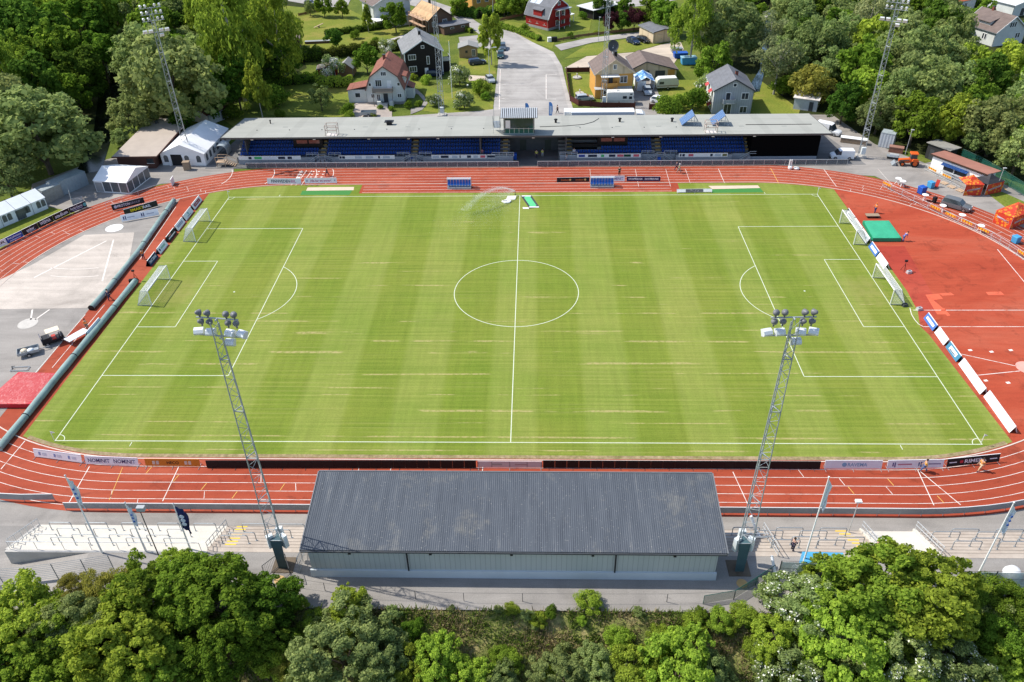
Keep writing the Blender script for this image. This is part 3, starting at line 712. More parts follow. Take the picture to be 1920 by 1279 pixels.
# ---------------------------------------------------------------- main stand
ms = thing('grandstand', 'long low main stand with flat grey roof and rows of blue seats', 'grandstand', (0.3,47,0))
g = G('felt_roof', 0.9, 0.15)
a = g.ramp(g.noise(g.mapping((0.12, 0.35, 1)), 1.0, 7, 0.65), [(0.3, (0.31,0.315,0.285)), (0.7, (0.37,0.37,0.335))])
b = g.ramp(g.math('FRACT', g.math('MULTIPLY', g.sep()[0], 1/7.7)), [(0.0, 0.93), (0.2, 0.93), (0.23, 1.0), (1.0, 1.0)])
s_ = g.ramp(g.math('FRACT', g.math('ADD', g.math('MULTIPLY', g.sep()[1], 1/7.2), 0.47)), [(0.0, 0.86), (0.012, 0.86), (0.02, 1.0)])
g.color(g.mix(1.0, g.mix(1.0, a, b, 'MULTIPLY'), s_, 'MULTIPLY')); M_FELT = g.m
X0, X1 = -58.4, 58.6
def rz_(y): return 5.6-1.5*y/14.9
mb = MB(); mb.extr([(0,5.6),(14.9,4.1),(14.9,3.95),(0,5.42)], 'x', X0, X1); mb.build('roof', M_FELT, ms)
mb = MB(); mb.box((X0+X1)/2, -0.05, 5.3, X1-X0+0.1, 0.08, 0.34)
for x in (X0-0.04, X1+0.04): mb.obox((x,0,5.5), (x,14.9,4.0), 0.08, 0.3)
mb.build('fascia', mat('fascia', (0.1,0.1,0.1), 0.5), ms)
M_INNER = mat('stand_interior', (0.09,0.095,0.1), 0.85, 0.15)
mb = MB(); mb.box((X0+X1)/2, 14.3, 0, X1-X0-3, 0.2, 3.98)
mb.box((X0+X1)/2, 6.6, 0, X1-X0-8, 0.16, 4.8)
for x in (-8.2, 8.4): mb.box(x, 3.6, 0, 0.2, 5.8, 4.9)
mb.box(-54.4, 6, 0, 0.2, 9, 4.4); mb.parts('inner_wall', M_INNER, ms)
for x in (-5, 0, 5): MB().box(x, 6.5, 0.05, 1.3, 0.06, 2.2).build('door', mat('dark_door', (0.05,0.06,0.05), 0.6), ms)
bw0, bw1 = at(1413,262,5)[0]-0.3, at(1543,262,5)[0]-0.3
mb = MB(); mb.box((bw0+bw1)/2+0.2, 3.5, 1.05, bw1-bw0, 6.6, 3.9); mb.build('black_hall', mat('black_boarding', (0.0025,0.0025,0.003), 0.95, 0.2, stretch=(6,1,1), spec=0.05), ms)
mb = MB(); mb.box((bw0+bw1)/2+0.2, 3.5, 0, bw1-bw0-0.2, 6.7, 1.02); mb.build('hall_base', mat('painted_concrete', (0.26,0.29,0.33), 0.85, 0.1, 0.6), ms)
M_FRONTW = mat('grey_front_wall', (0.29,0.31,0.335), 0.85, 0.12, 0.5)
def X(u, v=300, z=1.2): return at(u, v, z)[0]-0.3
blocks = [(X(445),X(588)), (X(620),X(757)), (X(792),X(962)), (X(1050),X(1205)), (X(1270),X(1377))]
mb = MB()
for a, b in blocks: mb.box((a+b)/2, 0.35, 0, b-a, 0.18, 1.4)
for a, b in ((X(588),X(620)), (X(757),X(792)), (X(1205),X(1270)), (X(1377),X(1414))): mb.box((a+b)/2, 1.05, 0, b-a, 0.18, 1.36)
mb.parts('front_wall', M_FRONTW, ms)
mb = MB(); ROWS = 5
for i in range(ROWS): 
    for a, b in ((X(440),X(955)), (X(1048),X(1414))): mb.box((a+b)/2, 1.5+0.85*i, 0, b-a, 0.85, 1.2+0.42*i)
mb.build('stand_steps', mat('stand_concrete', (0.17,0.17,0.17), 0.9), ms)
M_SEAT = mat('blue_seat', (0.012,0.06,0.28), 0.5, 0.15)
def seat_mb(mb, x, y, z):
    mb.box(x, y-0.05, z+0.38, 0.42, 0.38, 0.05); mb.box(x, y+0.16, z+0.42, 0.42, 0.05, 0.42, 0, (0.85,1)); mb.box(x, y, z, 0.06, 0.1, 0.38)
spans = [(X(446),X(598)), (X(609),X(770)), (X(782),X(940)), (X(1078),X(1230)), (X(1244),X(1404))]
SP = []
for i in range(ROWS):
    for a, b in spans:
        n = int((b-a)/0.52)
        for k in range(n):
            x = a+0.26+k*0.52
            if i in (1, 2, 3) and X(545) < x < X(598) and i > 1: continue
            if i > 0 and X(1080) < x < X(1128): continue
            if i > 1 and X(1122) < x < X(1180): continue
            SP.append((x, 1.5+0.85*i, 1.2+0.42*i))
me0 = None
front = sorted(SP, key=lambda p: (p[1], abs(p[0])))
proto_seat = None
for p in front[:100]:
    if proto_seat is None:
        mb = MB(); seat_mb(mb, 0, 0, 0); proto_seat = mb.build('seat', M_SEAT, ms); o = proto_seat
    else: o = link('seat', proto_seat.data, ms)
    o.location = p
mb = MB()
for p in front[100:]: seat_mb(mb, *p)
mb.build('seat', M_SEAT, ms, kind='stuff')
mb = MB()
for u in (603, 776, 947, 1068, 1237, 1409):
    for i in range(ROWS): mb.box(X(u, 288, 2), 1.5+0.85*i-0.2, 1.2+0.42*i, 0.95, 0.3, 0.2); mb.box(X(u,288,2), 1.5+0.85*i-0.36, 1.38+0.42*i, 0.95, 0.06, 0.04)
mb.parts('aisle_stair', mat('aisle_yellow', (0.4,0.27,0.1), 0.8), ms, 10)
M_BOOTH = mat('booth_black', (0.01,0.01,0.012), 0.5)
for a, b in ((X(545),X(600)), (X(1122),X(1180))):
    mb = MB(); mb.box((a+b)/2, 4.2, 2.0, b-a, 2.0, 1.9); o = mb.build('commentary_booth', M_BOOTH, ms)
    for k in (0.3, 0.72): MB().box(a+(b-a)*k, 3.18, 3.1, (b-a)*0.36, 0.05, 0.7).build('window', mat('booth_glass_red_reflection', (0.25,0.1,0.08), 0.1, spec=0.6), o)  # reddish reflection in the panes is painted into the glass colour
mb = MB(); mb.box((X(1075)+X(1122))/2, 3.0, 2.7, X(1122)-X(1075), 0.5, 0.06)
mb.box((X(1075)+X(1122))/2, 2.8, 1.7, X(1122)-X(1075), 0.05, 1.0); mb.build('press_desk', BLACK, ms)
for u in (604, 775, 1239):
    x = X(u, 300); o = MB(); 
    for s in (-1, 1):
        for k in range(5): o.box(x+s*(0.5+0.33*k), 0.1, 0, 0.33, 1.0, 1.15-0.24*k)
    o.box(x, 0.1, 0, 1.0, 1.0, 1.2); so = o.build('staircase', M_FRONTW, ms)
    r = MB()
    for h in (1.0, 0.6):
        r.path([(x-2.4,-0.42,0.05+h), (x-0.6,-0.42,1.2+h), (x+0.6,-0.42,1.2+h), (x+2.4,-0.42,0.05+h)], 0.05)
    for q in (-2.4,-0.6,0.6,2.4): r.tube((x+q,-0.42,0.05 if abs(q) > 1 else 1.2), (x+q,-0.42,1.05 if abs(q) > 1 else 2.2), 0.04)
    r.build('handrail', GALV, so)
    r = MB()
    for s in (-1, 1):
        for h in (2.0, 1.7): r.tube((x+s*1.0,1.05,h), (x+s*3.4,1.05,h), 0.045)
        for q in (1.0, 2.2, 3.4): r.tube((x+s*q,1.05,1.3), (x+s*q,1.05,2.0), 0.04)
    r.build('guard_rail', STEEL, so)
x = X(1400, 300); o = MB()
for k in range(6): o.box(x-0.9+0.35*k, 0.1, 0, 0.35, 1.0, 0.25+0.2*k)
so = o.build('staircase', M_FRONTW, ms); r = MB()
for h in (1.0, 0.6): r.path([(x-1.1,-0.42,0.1+h), (x+0.9,-0.42,1.3+h), (x+2.0,-0.42,1.3+h)], 0.05)
r.build('handrail', GALV, so)
for a, b in ((X(922),X(963)), (X(1050),X(1083))):
    r = MB()
    for h in (2.1, 1.75, 1.42): r.tube((a,0.35,h), (b,0.35,h), 0.05)
    for k in range(4): r.tube((a+(b-a)*k/3,0.35,1.38), (a+(b-a)*k/3,0.35,2.1), 0.05)
    r.build('guard_rail', STEEL, ms)
mb = MB()
for u in range(470, 1400, 62):
    if 945 < u < 1055: continue
    mb.box(X(u,285,3), 5.2, 1.2, 0.16, 0.16, 4.0)
mb.parts('column', DARK, ms)
for u, v in ((588,262),(765,262),(1000,260),(1240,259),(1420,263),(470,264),(690,263),(820,263),(1150,260),(1340,261)):
    mb = MB(); mb.box(X(u,v,5.2), 0.25, 5.02, 0.5, 0.16, 0.14); mb.build('strip_lamp', LAMPG, ms)
for u, v, s in ((507,230,0.12),(1042,229,0.22),(1162,227,0.22),(1260,227,0.22)):
    p = at(u, v, 4.8)-Vector((0.3,47,0)); mb = MB(); z = rz_(p.y)
    mb.lathe([(s,0),(s,0.55),(s*1.6,0.6),(s*1.6,0.75),(0.02,0.85)], (p.x,p.y,z), 8); mb.build('roof_vent', BLACK, ms)
p = at(730,231,5)-Vector((0.3,47,0)); mb = MB(); z = rz_(p.y); mb.box(p.x,p.y,z,1.0,0.8,0.6,0,(1.1,1.1)); mb.box(p.x,p.y,z+0.6,1.8,1.2,0.12); mb.box(p.x,p.y,z+0.72,0.9,0.7,0.12); mb.build('roof_vent', BLACK, ms)
mb = MB()
for u in (535,610,685,765,845,1083,1158,1235,1390,1470): 
    p = at(u, 238, 4.9)-Vector((0.3,47,0)); mb.box(p.x, p.y, rz_(p.y)+0.004, 1.0, 0.25, 0.03)
mb.parts('roof_drain', mat('drain_grey', (0.25,0.26,0.24), 0.8), ms)
mb = MB(); pts = [at(u, v, 5.0)-Vector((0.3,47,0)) for u, v in ((1012,238),(1060,236),(1095,232),(1112,226),(1123,217))]
mb.path([(p.x,p.y,rz_(p.y)+0.05) for p in pts], 0.05); mb.build('roof_cable', BLACK, ms)
# banners on the front wall of the stand
def banner(u0, u1, label, marks):
    a, b = X(u0)+0.3, X(u1)+0.3; t = thing('wall_banner', label, 'banner', ((a+b)/2,47.2,1.0), 0, 'banners on the front of the main stand')
    W_ = b-a; mb = MB(); mb.box(0,0,0,W_,0.05,0.78); mb.build('cloth', WHITE, t)
    for f, wf, c in marks:
        MB().box(-W_/2+W_*f, -0.034, 0.14, W_*wf, 0.012, 0.5).build('logo', mat('logo_%d_%d_%d' % tuple(int(q*100) for q in c), c, 0.7), t)
DG, LG, RD, BK = (0.08,0.45,0.15), (0.45,0.5,0.55), (0.6,0.12,0.15), (0.02,0.03,0.06)
banner(447,563,'white banner with a green block near the left end of the main stand', [(0.18,0.05,BK),(0.31,0.12,DG),(0.5,0.2,(0.7,0.71,0.73)),(0.69,0.11,BK),(0.82,0.07,BK)])
banner(634,739,'white banner starting with two dark squares between two staircases', [(0.03,0.04,BK),(0.085,0.05,BK),(0.35,0.12,LG),(0.55,0.13,LG),(0.72,0.03,BK),(0.85,0.12,LG)])
banner(808,912,'white banner with a red logo left of the dark tunnel', [(0.08,0.12,LG),(0.24,0.14,BK),(0.42,0.1,LG),(0.52,0.02,BK),(0.68,0.07,BK),(0.8,0.08,LG),(0.93,0.09,RD)])
banner(913,928,'short black banner with pale logos left of the dark tunnel', [(0.5,0.96,BK)])
banner(1083,1203,'white banner with a dark green block right of the dark tunnel', [(0.07,0.1,(0.05,0.08,0.3)),(0.24,0.14,BK),(0.4,0.05,DG),(0.55,0.1,BK),(0.68,0.1,RD),(0.79,0.11,(0.01,0.06,0.03)),(0.93,0.09,RD)])
banner(1275,1368,'white banner at the right end of the seating by the black hall', [(0.04,0.03,BK),(0.1,0.05,BK),(0.25,0.1,RD),(0.67,0.05,BK),(0.8,0.12,LG),(0.94,0.09,(0.2,0.18,0.08))])
# cabin on the roof
cx0, cx1 = at(945,249,5.6)[0], at(1002,249,5.6)[0]
cb_ = thing('commentary_cabin', 'glass fronted cabin with striped awning roof standing on the main stand', 'cabin', ((cx0+cx1)/2,47.5,5.62))
hw = (cx1-cx0)/2; GREENT = mat('green_trim', (0.015,0.09,0.07), 0.5)
mb = MB(); mb.box(0,2.0,0,2*hw,4.0,0.3); mb.build('floor', mat('cabin_steel', (0.2,0.25,0.27), 0.5), cb_)
mb = MB(); mb.box(-hw+0.06,2.0,0.3,0.12,3.9,3.0); mb.box(hw-0.06,2.0,0.3,0.12,3.9,3.0); mb.box(0,3.95,0.3,2*hw,0.1,3.0); mb.build('wall', mat('cabin_dark', (0.03,0.035,0.04), 0.5), cb_)
mb = MB(); mb.box(0,0.1,0.32,2*hw-0.26,0.06,0.75); mb.build('green_panel', GREENT, cb_)
mb = MB(); mb.box(0,0.12,1.08,2*hw-0.26,0.05,2.15); mb.build('window', mat('cabin_glass', (0.015,0.03,0.04), 0.08, spec=0.6), cb_)
mb = MB(); mb.box(-hw+0.8,0.07,1.3,0.9,0.04,1.5); mb.build('blind', WHITE, cb_)
mb = MB()
for k in range(7): mb.box(-hw+0.2+k*(2*hw-0.4)/6,0.05,0.32,0.07,0.06,1.0 if k not in (0,6) else 3.0)
mb.obox((-hw,0.03,1.2),(hw,0.03,1.2),0.06,0.07); mb.build('frame', STEEL, cb_)
mb = MB()
n = 19
for k in range(n): mb.obox((-hw-0.6+(2*hw+1.2)*(k+0.5)/n,-0.25,3.35), (-hw-0.6+(2*hw+1.2)*(k+0.5)/n,4.2,3.75), 0.2, 0.14)
mb.build('roof', STEEL, cb_)
mb = MB(); mb.add([(-hw-0.6,-0.2,3.3),(hw+0.6,-0.2,3.3),(hw+0.6,4.2,3.7),(-hw-0.6,4.2,3.7)], [(0,1,2,3),(3,2,1,0)]); mb.build('roof_deck', mat('deck_dark', (0.1,0.11,0.12), 0.6), cb_)
mb = MB(); 
for k in range(8): mb.box(-hw-1.4,3.6-0.4*k,0.1+0.32*k,1.3,0.35,0.05)
for s in (-0.65,0.65): mb.obox((-hw-1.4+s,3.8,0.05),(-hw-1.4+s,0.6,2.5),0.06,0.15); mb.tube((-hw-1.4+s,3.8,1.0),(-hw-1.4+s,0.6,3.5),0.04); mb.tube((-hw-1.4+s,0.6,0),(-hw-1.4+s,0.6,3.5),0.04); mb.tube((-hw-1.4+s,3.8,0),(-hw-1.4+s,3.8,1.0),0.04)
mb.tube((-hw-2.0,3.8,0),(-hw-2.0,3.8,4.4),0.04); mb.build('stair', GALV, cb_)
# roof scaffolds and solar panels
for u, lab in ((623,'small scaffold frame on the roof left of the cabin'),(1335,'small scaffold frame on the roof below the solar panels')):
    p = at(u, 253, 5.5); t = thing('scaffold_frame', lab, 'scaffold', (p.x,48.6,5.45), 0, 'scaffold frames on the stand roof'); mb = MB()
    for s in (-1.1,1.1):
        for y in (-0.8,0.8): mb.tube((s,y,0),(s,y,2.1),0.06)
    for z in (1.2,2.1):
        for y in (-0.8,0.8): mb.tube((-1.1,y,z),(1.1,y,z),0.06)
        for s in (-1.1,1.1): mb.tube((s,-0.8,z),(s,0.8,z),0.06)
    mb.build('frame', mat('rusty_tube', (0.42,0.33,0.28), 0.6), t); MB().box(0,0,0.05,2.1,1.5,0.06).build('platform', mat('ply', (0.6,0.55,0.5), 0.8), t)
M_SOLAR = G('solar_panel', 0.15, 0.6); g = M_SOLAR
g.color(g.ramp(g.math('FRACT', g.math('MULTIPLY', g.sep()[1], 1/0.62)), [(0.0, (0.35,0.4,0.45)), (0.08, (0.35,0.4,0.45)), (0.12, (0.04,0.1,0.24)), (1.0, (0.05,0.12,0.27))])); M_SOLAR = g.m
for u, lab in ((1294,'left blue solar panel tilted on the main stand roof'),(1351,'right blue solar panel tilted on the main stand roof')):
    p = at(u, 231, 5.0); y = p.y-47; t = thing('solar_panel', lab, 'solar panel', (p.x,p.y,rz_(y)), 0, 'solar panels on the stand roof')
    mb = MB(); mb.obox((-1.9,0,0.35),(0.4,0,2.3),3.4,0.08,(0.6,0,0.8)); mb.build('panel', M_SOLAR, t)
    mb = MB()
    for y_ in (-1.6,1.6): mb.tube((0.4,y_,2.25),(0.5,y_,-0.1),0.05); mb.tube((0.4,y_,2.25),(1.9,y_,-0.1),0.05); mb.tube((-1.9,y_,0.3),(1.9,y_,-0.05),0.05)
    mb.tube((0.4,-1.6,2.25),(0.4,1.6,2.25),0.05); mb.build('support', GALV, t); MB().box(1.2,-1.2,-0.08,0.5,0.5,0.35).build('ballast', CONC, t)
# ================================================================== EQUIPMENT IN THE STADIUM
def hsolve(v, x, y):
    lo_, hi_ = -5.0, 60.0
    for _ in range(50):
        m = (lo_+hi_)/2
        if pix((x, y, m))[1] > v: lo_ = m
        else: hi_ = m
    return lo_
# ---------------------------------------------------------------- floodlight masts
M_MAST = mat('mast_steel', (0.33,0.36,0.37), 0.5, 0.2, 2, metal=0.2)
M_LAMPB = mat('lamp_housing', (0.7,0.72,0.73), 0.35, 0.08, metal=0.15)
M_LAMPD = mat('lamp_dark', (0.16,0.16,0.17), 0.4, 0.2)
def round_lamp(x, y, z, d, parent, body):
    d = Vector(d).normalized(); c = Vector((x,y,z)); mb = MB()
    mb.lathe([(0.07,-0.3),(0.14,-0.25),(0.2,-0.1),(0.25,0.02),(0.26,0.09),(0.23,0.09)], c, 12, d)
    mb.box(x, y, z-0.42, 0.1, 0.1, 0.3); o = mb.build('round_lamp', body, parent, True)
    MB().lathe([(0.01,0.1),(0.21,0.1),(0.21,0.07),(0.01,0.07)], c, 12, d).build('lamp_glass', LAMPG, o)
def box_lamp(x, y, z, yaw, parent):
    mb = MB(); c = Vector((x,y,z)); q = Matrix.Rotation(yaw, 3, 'Z'); pr = [(-0.05,-0.3),(0.3,-0.14),(0.34,0.02),(0.2,0.24),(-0.1,0.3),(-0.3,0.16)]
    vs_ = [c+q @ Vector((s*0.35, -p[0], p[1])) for s in (-1,1) for p in pr]; n = 6
    mb.add(vs_, [(i, (i+1) % n, n+(i+1) % n, n+i) for i in range(n)]+[tuple(range(n)), tuple(reversed(range(n, 2*n)))])
    o = mb.build('box_lamp', M_LAMPB, parent)
    g_ = MB(); vs_ = [c+q @ Vector((s*0.38, -p[0], p[1])) for s in (-1,1) for p in ((-0.04,-0.315),(0.28,-0.16))]
    g_.add(vs_, [(0,1,3,2),(2,3,1,0)]); g_.build('lamp_glass', LAMPG, o)
def mast(name, label, base, H, plinth, kind, aim, w0=1.15, w1=0.6):
    t = thing(name, label, 'floodlight mast', base, 0, 'floodlight masts'); aim = Vector(aim).normalized(); side = Vector((-aim.y, aim.x, 0)).normalized()
    if side.x < 0: side = -side
    def corner(k, z):
        f = (z-plinth)/(H-plinth); w_ = w0+(w1-w0)*f; a = PI/2+2*PI*k/3 if kind == 'near' else PI/2+2*PI*k/3
        return Vector((math.cos(a)*w_*0.62, math.sin(a)*w_*0.62, z))
    for k in range(3):
        mb = MB(); mb.tube(corner(k, plinth), corner(k, H), 0.055, 0.045, 6); mb.build('leg', M_MAST, t)
    mb = MB(); n = int((H-plinth)/0.85)
    for i in range(n):
        z0 = plinth+(H-plinth)*i/n; z1 = plinth+(H-plinth)*(i+1)/n
        for k in range(3):
            a, b = (k, (k+1) % 3) if i % 2 else ((k+1) % 3, k)
            mb.tube(corner(a, z0), corner(b, z1), 0.024, 0.024, 4)
            if i % 6 == 0: mb.tube(corner(a, z0), corner(b, z0), 0.045, 0.045, 5)
    mb.build('bracing', M_MAST, t)
    if kind == 'near':
        mb = MB(); mb.add([(-0.4,-0.42,0),(0.4,-0.42,0),(0,0.5,0),(-0.5,-0.34,plinth),(0.5,-0.34,plinth),(0,0.5,plinth)], [(2,1,0),(3,4,5),(0,1,4,3),(1,2,5,4),(2,0,3,5)])
        mb.build('base_shaft', mat('teal_steel', (0.06,0.115,0.13), 0.5, 0.15), t)
        for (x, y, rz) in ((-0.62,0.0,0.6),(0.62,0.05,-0.6),(0.0,0.95,0.0)):
            MB().box(x, y, plinth-1.2, 0.62, 0.42, 1.5, rz, (0.95,0.9)).build('cabinet', mat('cabinet_white', (0.62,0.66,0.66), 0.5, 0.06), t)
        MB().box(0,0,-0.02,2.0,1.8,0.1).build('base_plate', mat('rust_plate', (0.13,0.1,0.07), 0.8, 0.2), t)
        MB().lathe([(0.5,0.0),(0.5,0.05),(0.45,0.07),(0.02,0.07)], (0,-1.7,0), 20).build('manhole_cover', mat('manhole_yellow', (0.5,0.33,0.14), 0.7), t)
    else:
        MB().box(0,0,0,1.9,1.9,0.35).build('base_plate', CONC, t)
        MB().box(0.1,-0.75,0.9,0.8,0.5,1.3).build('cabinet', mat('cabinet_white', (0.62,0.66,0.66), 0.5, 0.06), t)
    c0 = Vector((0,0,0))
    def bar(z, half, off=0.35):
        a = aim*off+Vector((0,0,z)); mb = MB(); mb.tube(a-side*half, a+side*half, 0.06); mb.tube(a, Vector((0,0,z)), 0.06); mb.build('cross_bar', M_MAST, t); return a
    down = aim*1.0+Vector((0,0,-0.55))
    if kind == 'near':
        a = bar(H, 1.65)
        for q in (-1.35,-0.7,0.75,1.4):
            p = a+side*q; dd = down+side*(q*-0.5)
            round_lamp(p.x, p.y, p.z+0.42, dd, t, M_LAMPD); round_lamp(p.x, p.y, p.z-0.36, dd, t, M_LAMPD)
        a = bar(H-1.6, 2.0)
        for q, yw in ((-1.75,0.25),(-0.8,0.12),(0.75,-0.2),(1.7,-0.35)):
            p = a+side*q; box_lamp(p.x, p.y, p.z+0.3, yw+math.atan2(-aim.x, aim.y), t)
        p = a+side*0.55; box_lamp(p.x, p.y, p.z-0.55, 0.05+math.atan2(-aim.x, aim.y), t)
    else:
        for j, z in enumerate((H, H-1.1, H-2.2)):
            a = bar(z, 1.9)
            for q in (-1.6,-0.8,0.8,1.6):
                p = a+side*q; round_lamp(p.x, p.y, p.z+0.4, down+side*(q*-0.3), t, M_LAMPB)
        a = bar(H-4.2, 2.4)
        for q in (-1.9,-0.9,0.9,1.9):
            p = a+side*q; box_lamp(p.x, p.y, p.z+0.3, math.atan2(-aim.x, aim.y), t)
        p = a+side*0.8; box_lamp(p.x, p.y, p.z-0.5, math.atan2(-aim.x, aim.y), t)
    return t
for lab, u, v, z, vt, kind, aim in (
    ('tall lattice floodlight mast left of the covered stand on the near side',533,1060,2.2,602,'near',(0.12,1,0)),
    ('tall lattice floodlight mast right of the covered stand on the near side',1384,1066,2.2,600,'near',(-0.03,1,0)),
    ('lattice floodlight mast rising before the large white marquee',358,303,0,14,'far',(0.6,-1,0)),
    ('lattice floodlight mast by the white van at the right corner',1612,294,0,-8,'far',(-0.6,-1,0)),
    ('lattice floodlight mast behind the main stand beside the lilac bushes',829,217,0,None,'far',(0.2,-1,0)),
    ('lattice floodlight mast behind the main stand in front of the motorhome',1131,197,0,None,'far',(-0.2,-1,0))):
    p = at(u, v, z); H = hsolve(vt, p.x, p.y)-z if vt is not None else 30.0
    mast('floodlight_mast', lab, (p.x,p.y,z), H, 3.9 if kind == 'near' else 0.3, kind, aim)
# ---------------------------------------------------------------- goals
M_NET = mat('net_cord', (0.8,0.8,0.78), 0.8, 0.05)
def goal(label, y, sx, shift=0.0, depth=2.1, box=True):
    t = thing('football_goal', label, 'goal', (sx*(53.06+shift), y, 0.035), 0, 'football goals'); W_ = 3.66; s = sx; H = 2.44; d = 1.1 if box else 0.9
    for q in (-W_, W_): MB().tube((0,q,0),(0,q,H),0.075,0.075,8).build('post', WHITE, t)
    MB().tube((0,-W_,H),(0,W_,H),0.075,0.075,8).build('crossbar', WHITE, t)
    mb = MB()
    for q in (-W_, W_): mb.path([(0,q,0.03),(s*depth,q,0.03)], 0.035); mb.path([(0,q,H),(s*d,q,H),(s*depth,q,0.03)], 0.02)
    mb.tube((s*depth,-W_,0.03),(s*depth,W_,0.03),0.035); mb.build('rear_frame', GALV, t)
    mb = MB(); g_ = 0.16; r = 0.019; n = int(2*W_/g_)
    def cord(a, b): mb.obox(a, b, r, r)
    for i in range(n+1):
        q = -W_+2*W_*i/n; cord((0,q,H),(s*d,q,H-0.12)); cord((s*d,q,H-0.12),(s*depth,q,0.04))
    for i in range(1, 6): cord((s*d*i/5,-W_,H-0.12*i/5),(s*d*i/5,W_,H-0.12*i/5))
    for i in range(13): f = i/12; x = d+(depth-d)*f; z = (H-0.12)*(1-f)+0.04; cord((s*x,-W_,z),(s*x,W_,z))
    for q in (-W_, W_):
        for i in range(11):
            x = depth*i/10; zt = H if x <= d else (H-0.12)*(1-(x-d)/(depth-d)); cord((s*x,q,0.03),(s*x,q,max(zt,0.05)))
        for i in range(1, 12): z = H*i/12; xm = d+(depth-d)*(1-z/H); cord((0,q,z),(s*xm,q,z))
    mb.build('net', M_NET, t)
goal('white goal on the left goal line in the left goal area', 0.0, -1)
goal('white training goal behind left goal line nearer the main stand', 19.3, -1, 0.3)
goal('white goal on the right goal line in the right goal area', 0.0, 1)
goal('white training goal by the green mat on the right', 17.6, 1, 0.5)
for u, v, lab in ((429.5,372.5,'white corner flag at the far left corner of the pitch'),(103,828,'white corner flag at the near left corner of the pitch'),(1838,834,'white corner flag at the near right corner of the pitch'),(1532,367,'white corner flag at the far right corner of the pitch')):
    p = at(u, v, 0.03); t = thing('corner_flag', lab, 'corner flag', p, 0, 'corner flags'); MB().tube((0,0,0),(0,0,1.6),0.03).build('pole', WHITE, t)
    mb = MB(); mb.add([(0.03,0,1.25),(0.45,0.05,1.35),(0.03,0,1.6),(0.03,0.02,1.25),(0.45,0.07,1.35),(0.03,0.02,1.6)], [(0,1,2),(5,4,3),(0,3,4,1),(1,4,5,2)]); mb.build('flag', WHITE, t)
# ---------------------------------------------------------------- advertising boards
LM = {}
def col(c):
    k = tuple(round(x, 3) for x in c)
    if k not in LM: LM[k] = mat('board_colour_%02d' % len(LM), c, 0.6, 0.05, 1)
    return LM[k]
CW, CB, CN, CO, CR, CY = (0.78,0.77,0.8), (0.012,0.012,0.014), (0.012,0.025,0.12), (0.62,0.2,0.02), (0.55,0.03,0.05), (0.75,0.6,0.0)
def board(label, p0, p1, bg, items, h=1.0, lean=0.22, aframe=False, feet=3, group='advertising boards round the pitch', z=0.035, name='advertising_board'):
    a = at(*p0, z); b = at(*p1, z); d = b-a; L = d.length; rz = math.atan2(d.y, d.x)
    t = thing(name, label, 'advertising board', (a+b)/2, rz, group); c, s = math.cos(lean), math.sin(lean); z0 = 0.12 if not aframe else 0.02
    n = Vector((0,-c,s)); up = Vector((0,s,c)); o = Vector((0,0,z0))
    mb = MB(); mb.obox(Vector((-L/2,0,0))+o+up*h/2, Vector((L/2,0,0))+o+up*h/2, 0.05, h, up); mb.build('panel', col(bg), t)
    if aframe:
        yb = 2*s*h; mb = MB(); mb.obox(Vector((-L/2,yb,0))+o+Vector((0,-s,c))*h/2, Vector((L/2,yb,0))+o+Vector((0,-s,c))*h/2, 0.05, h, (0,-s,c)); mb.build('back_panel', col(bg), t)
        MB().obox((-L/2,s*h,z0+c*h),(L/2,s*h,z0+c*h),0.1,0.05).build('top_edge', WHITE, t)
        mb = MB()
        mb.add([(-L/2+0.06,0.06,z0),(-L/2+0.06,yb-0.06,z0),(-L/2+0.06,s*h,z0+c*h-0.06)], [(0,1,2),(2,1,0)]); mb.build('end_panel', BLACK, t)
    else:
        mb = MB()
        for k in range(feet):
            x = -L/2+0.1+(L-0.2)*k/max(1, feet-1); mb.path([(x,-0.45,0.02),(x,0.55,0.02),(x,s*h*0.8+0.04,z0+c*h*0.8)], 0.025, 5)
        mb.parts('foot', GALV, t, 2)
        MB().obox(Vector((-L/2,0.0,0.0))+o+up*(h+0.02), Vector((L/2,0,0))+o+up*(h+0.02), 0.08, 0.04, up).build('top_edge', WHITE if bg[0] < 0.3 else col(bg), t)
    for it in items:
        txt, cc, fx, wf, hf = it[:5]; q = o+up*(h*(it[5] if len(it) > 5 else 0.5))+n*0.034; x = -L/2+L*fx
        if txt == '#': 
            m1 = MB(); m1.obox(q+Vector((x-L*wf/2,0,0)), q+Vector((x+L*wf/2,0,0)), 0.008, h*hf, up); m1.build('logo', col(cc), t)
        elif txt == 'o':
            m1 = MB(); m1.lathe([(h*hf/2,0),(h*hf/2,0.01),(h*hf*0.3,0.012),(0.01,0.012)], q+Vector((x,0,0)), 14, n); m1.build('logo', col(cc), t)
        else: letters(txt, t, x, q.y, q.z, h*hf, L*wf, col(cc), -lean)
    return t
board('pale board with three small blue logos at the near left bend', (66,857), (155,869), CW, [('#',(0.2,0.25,0.45),0.12,0.04,0.4),('#',(0.5,0.52,0.6),0.22,0.09,0.35),('#',(0.2,0.25,0.45),0.44,0.04,0.4),('#',(0.5,0.52,0.6),0.53,0.09,0.35),('#',(0.2,0.25,0.45),0.74,0.04,0.4),('#',(0.5,0.52,0.6),0.84,0.09,0.35)])
board('pale board reading NOMINIT twice on the near left track', (162,871), (261,875), CW, [('NOMINIT',(0.06,0.05,0.14),0.26,0.41,0.5),('NOMINIT',(0.06,0.05,0.14),0.745,0.41,0.5)])
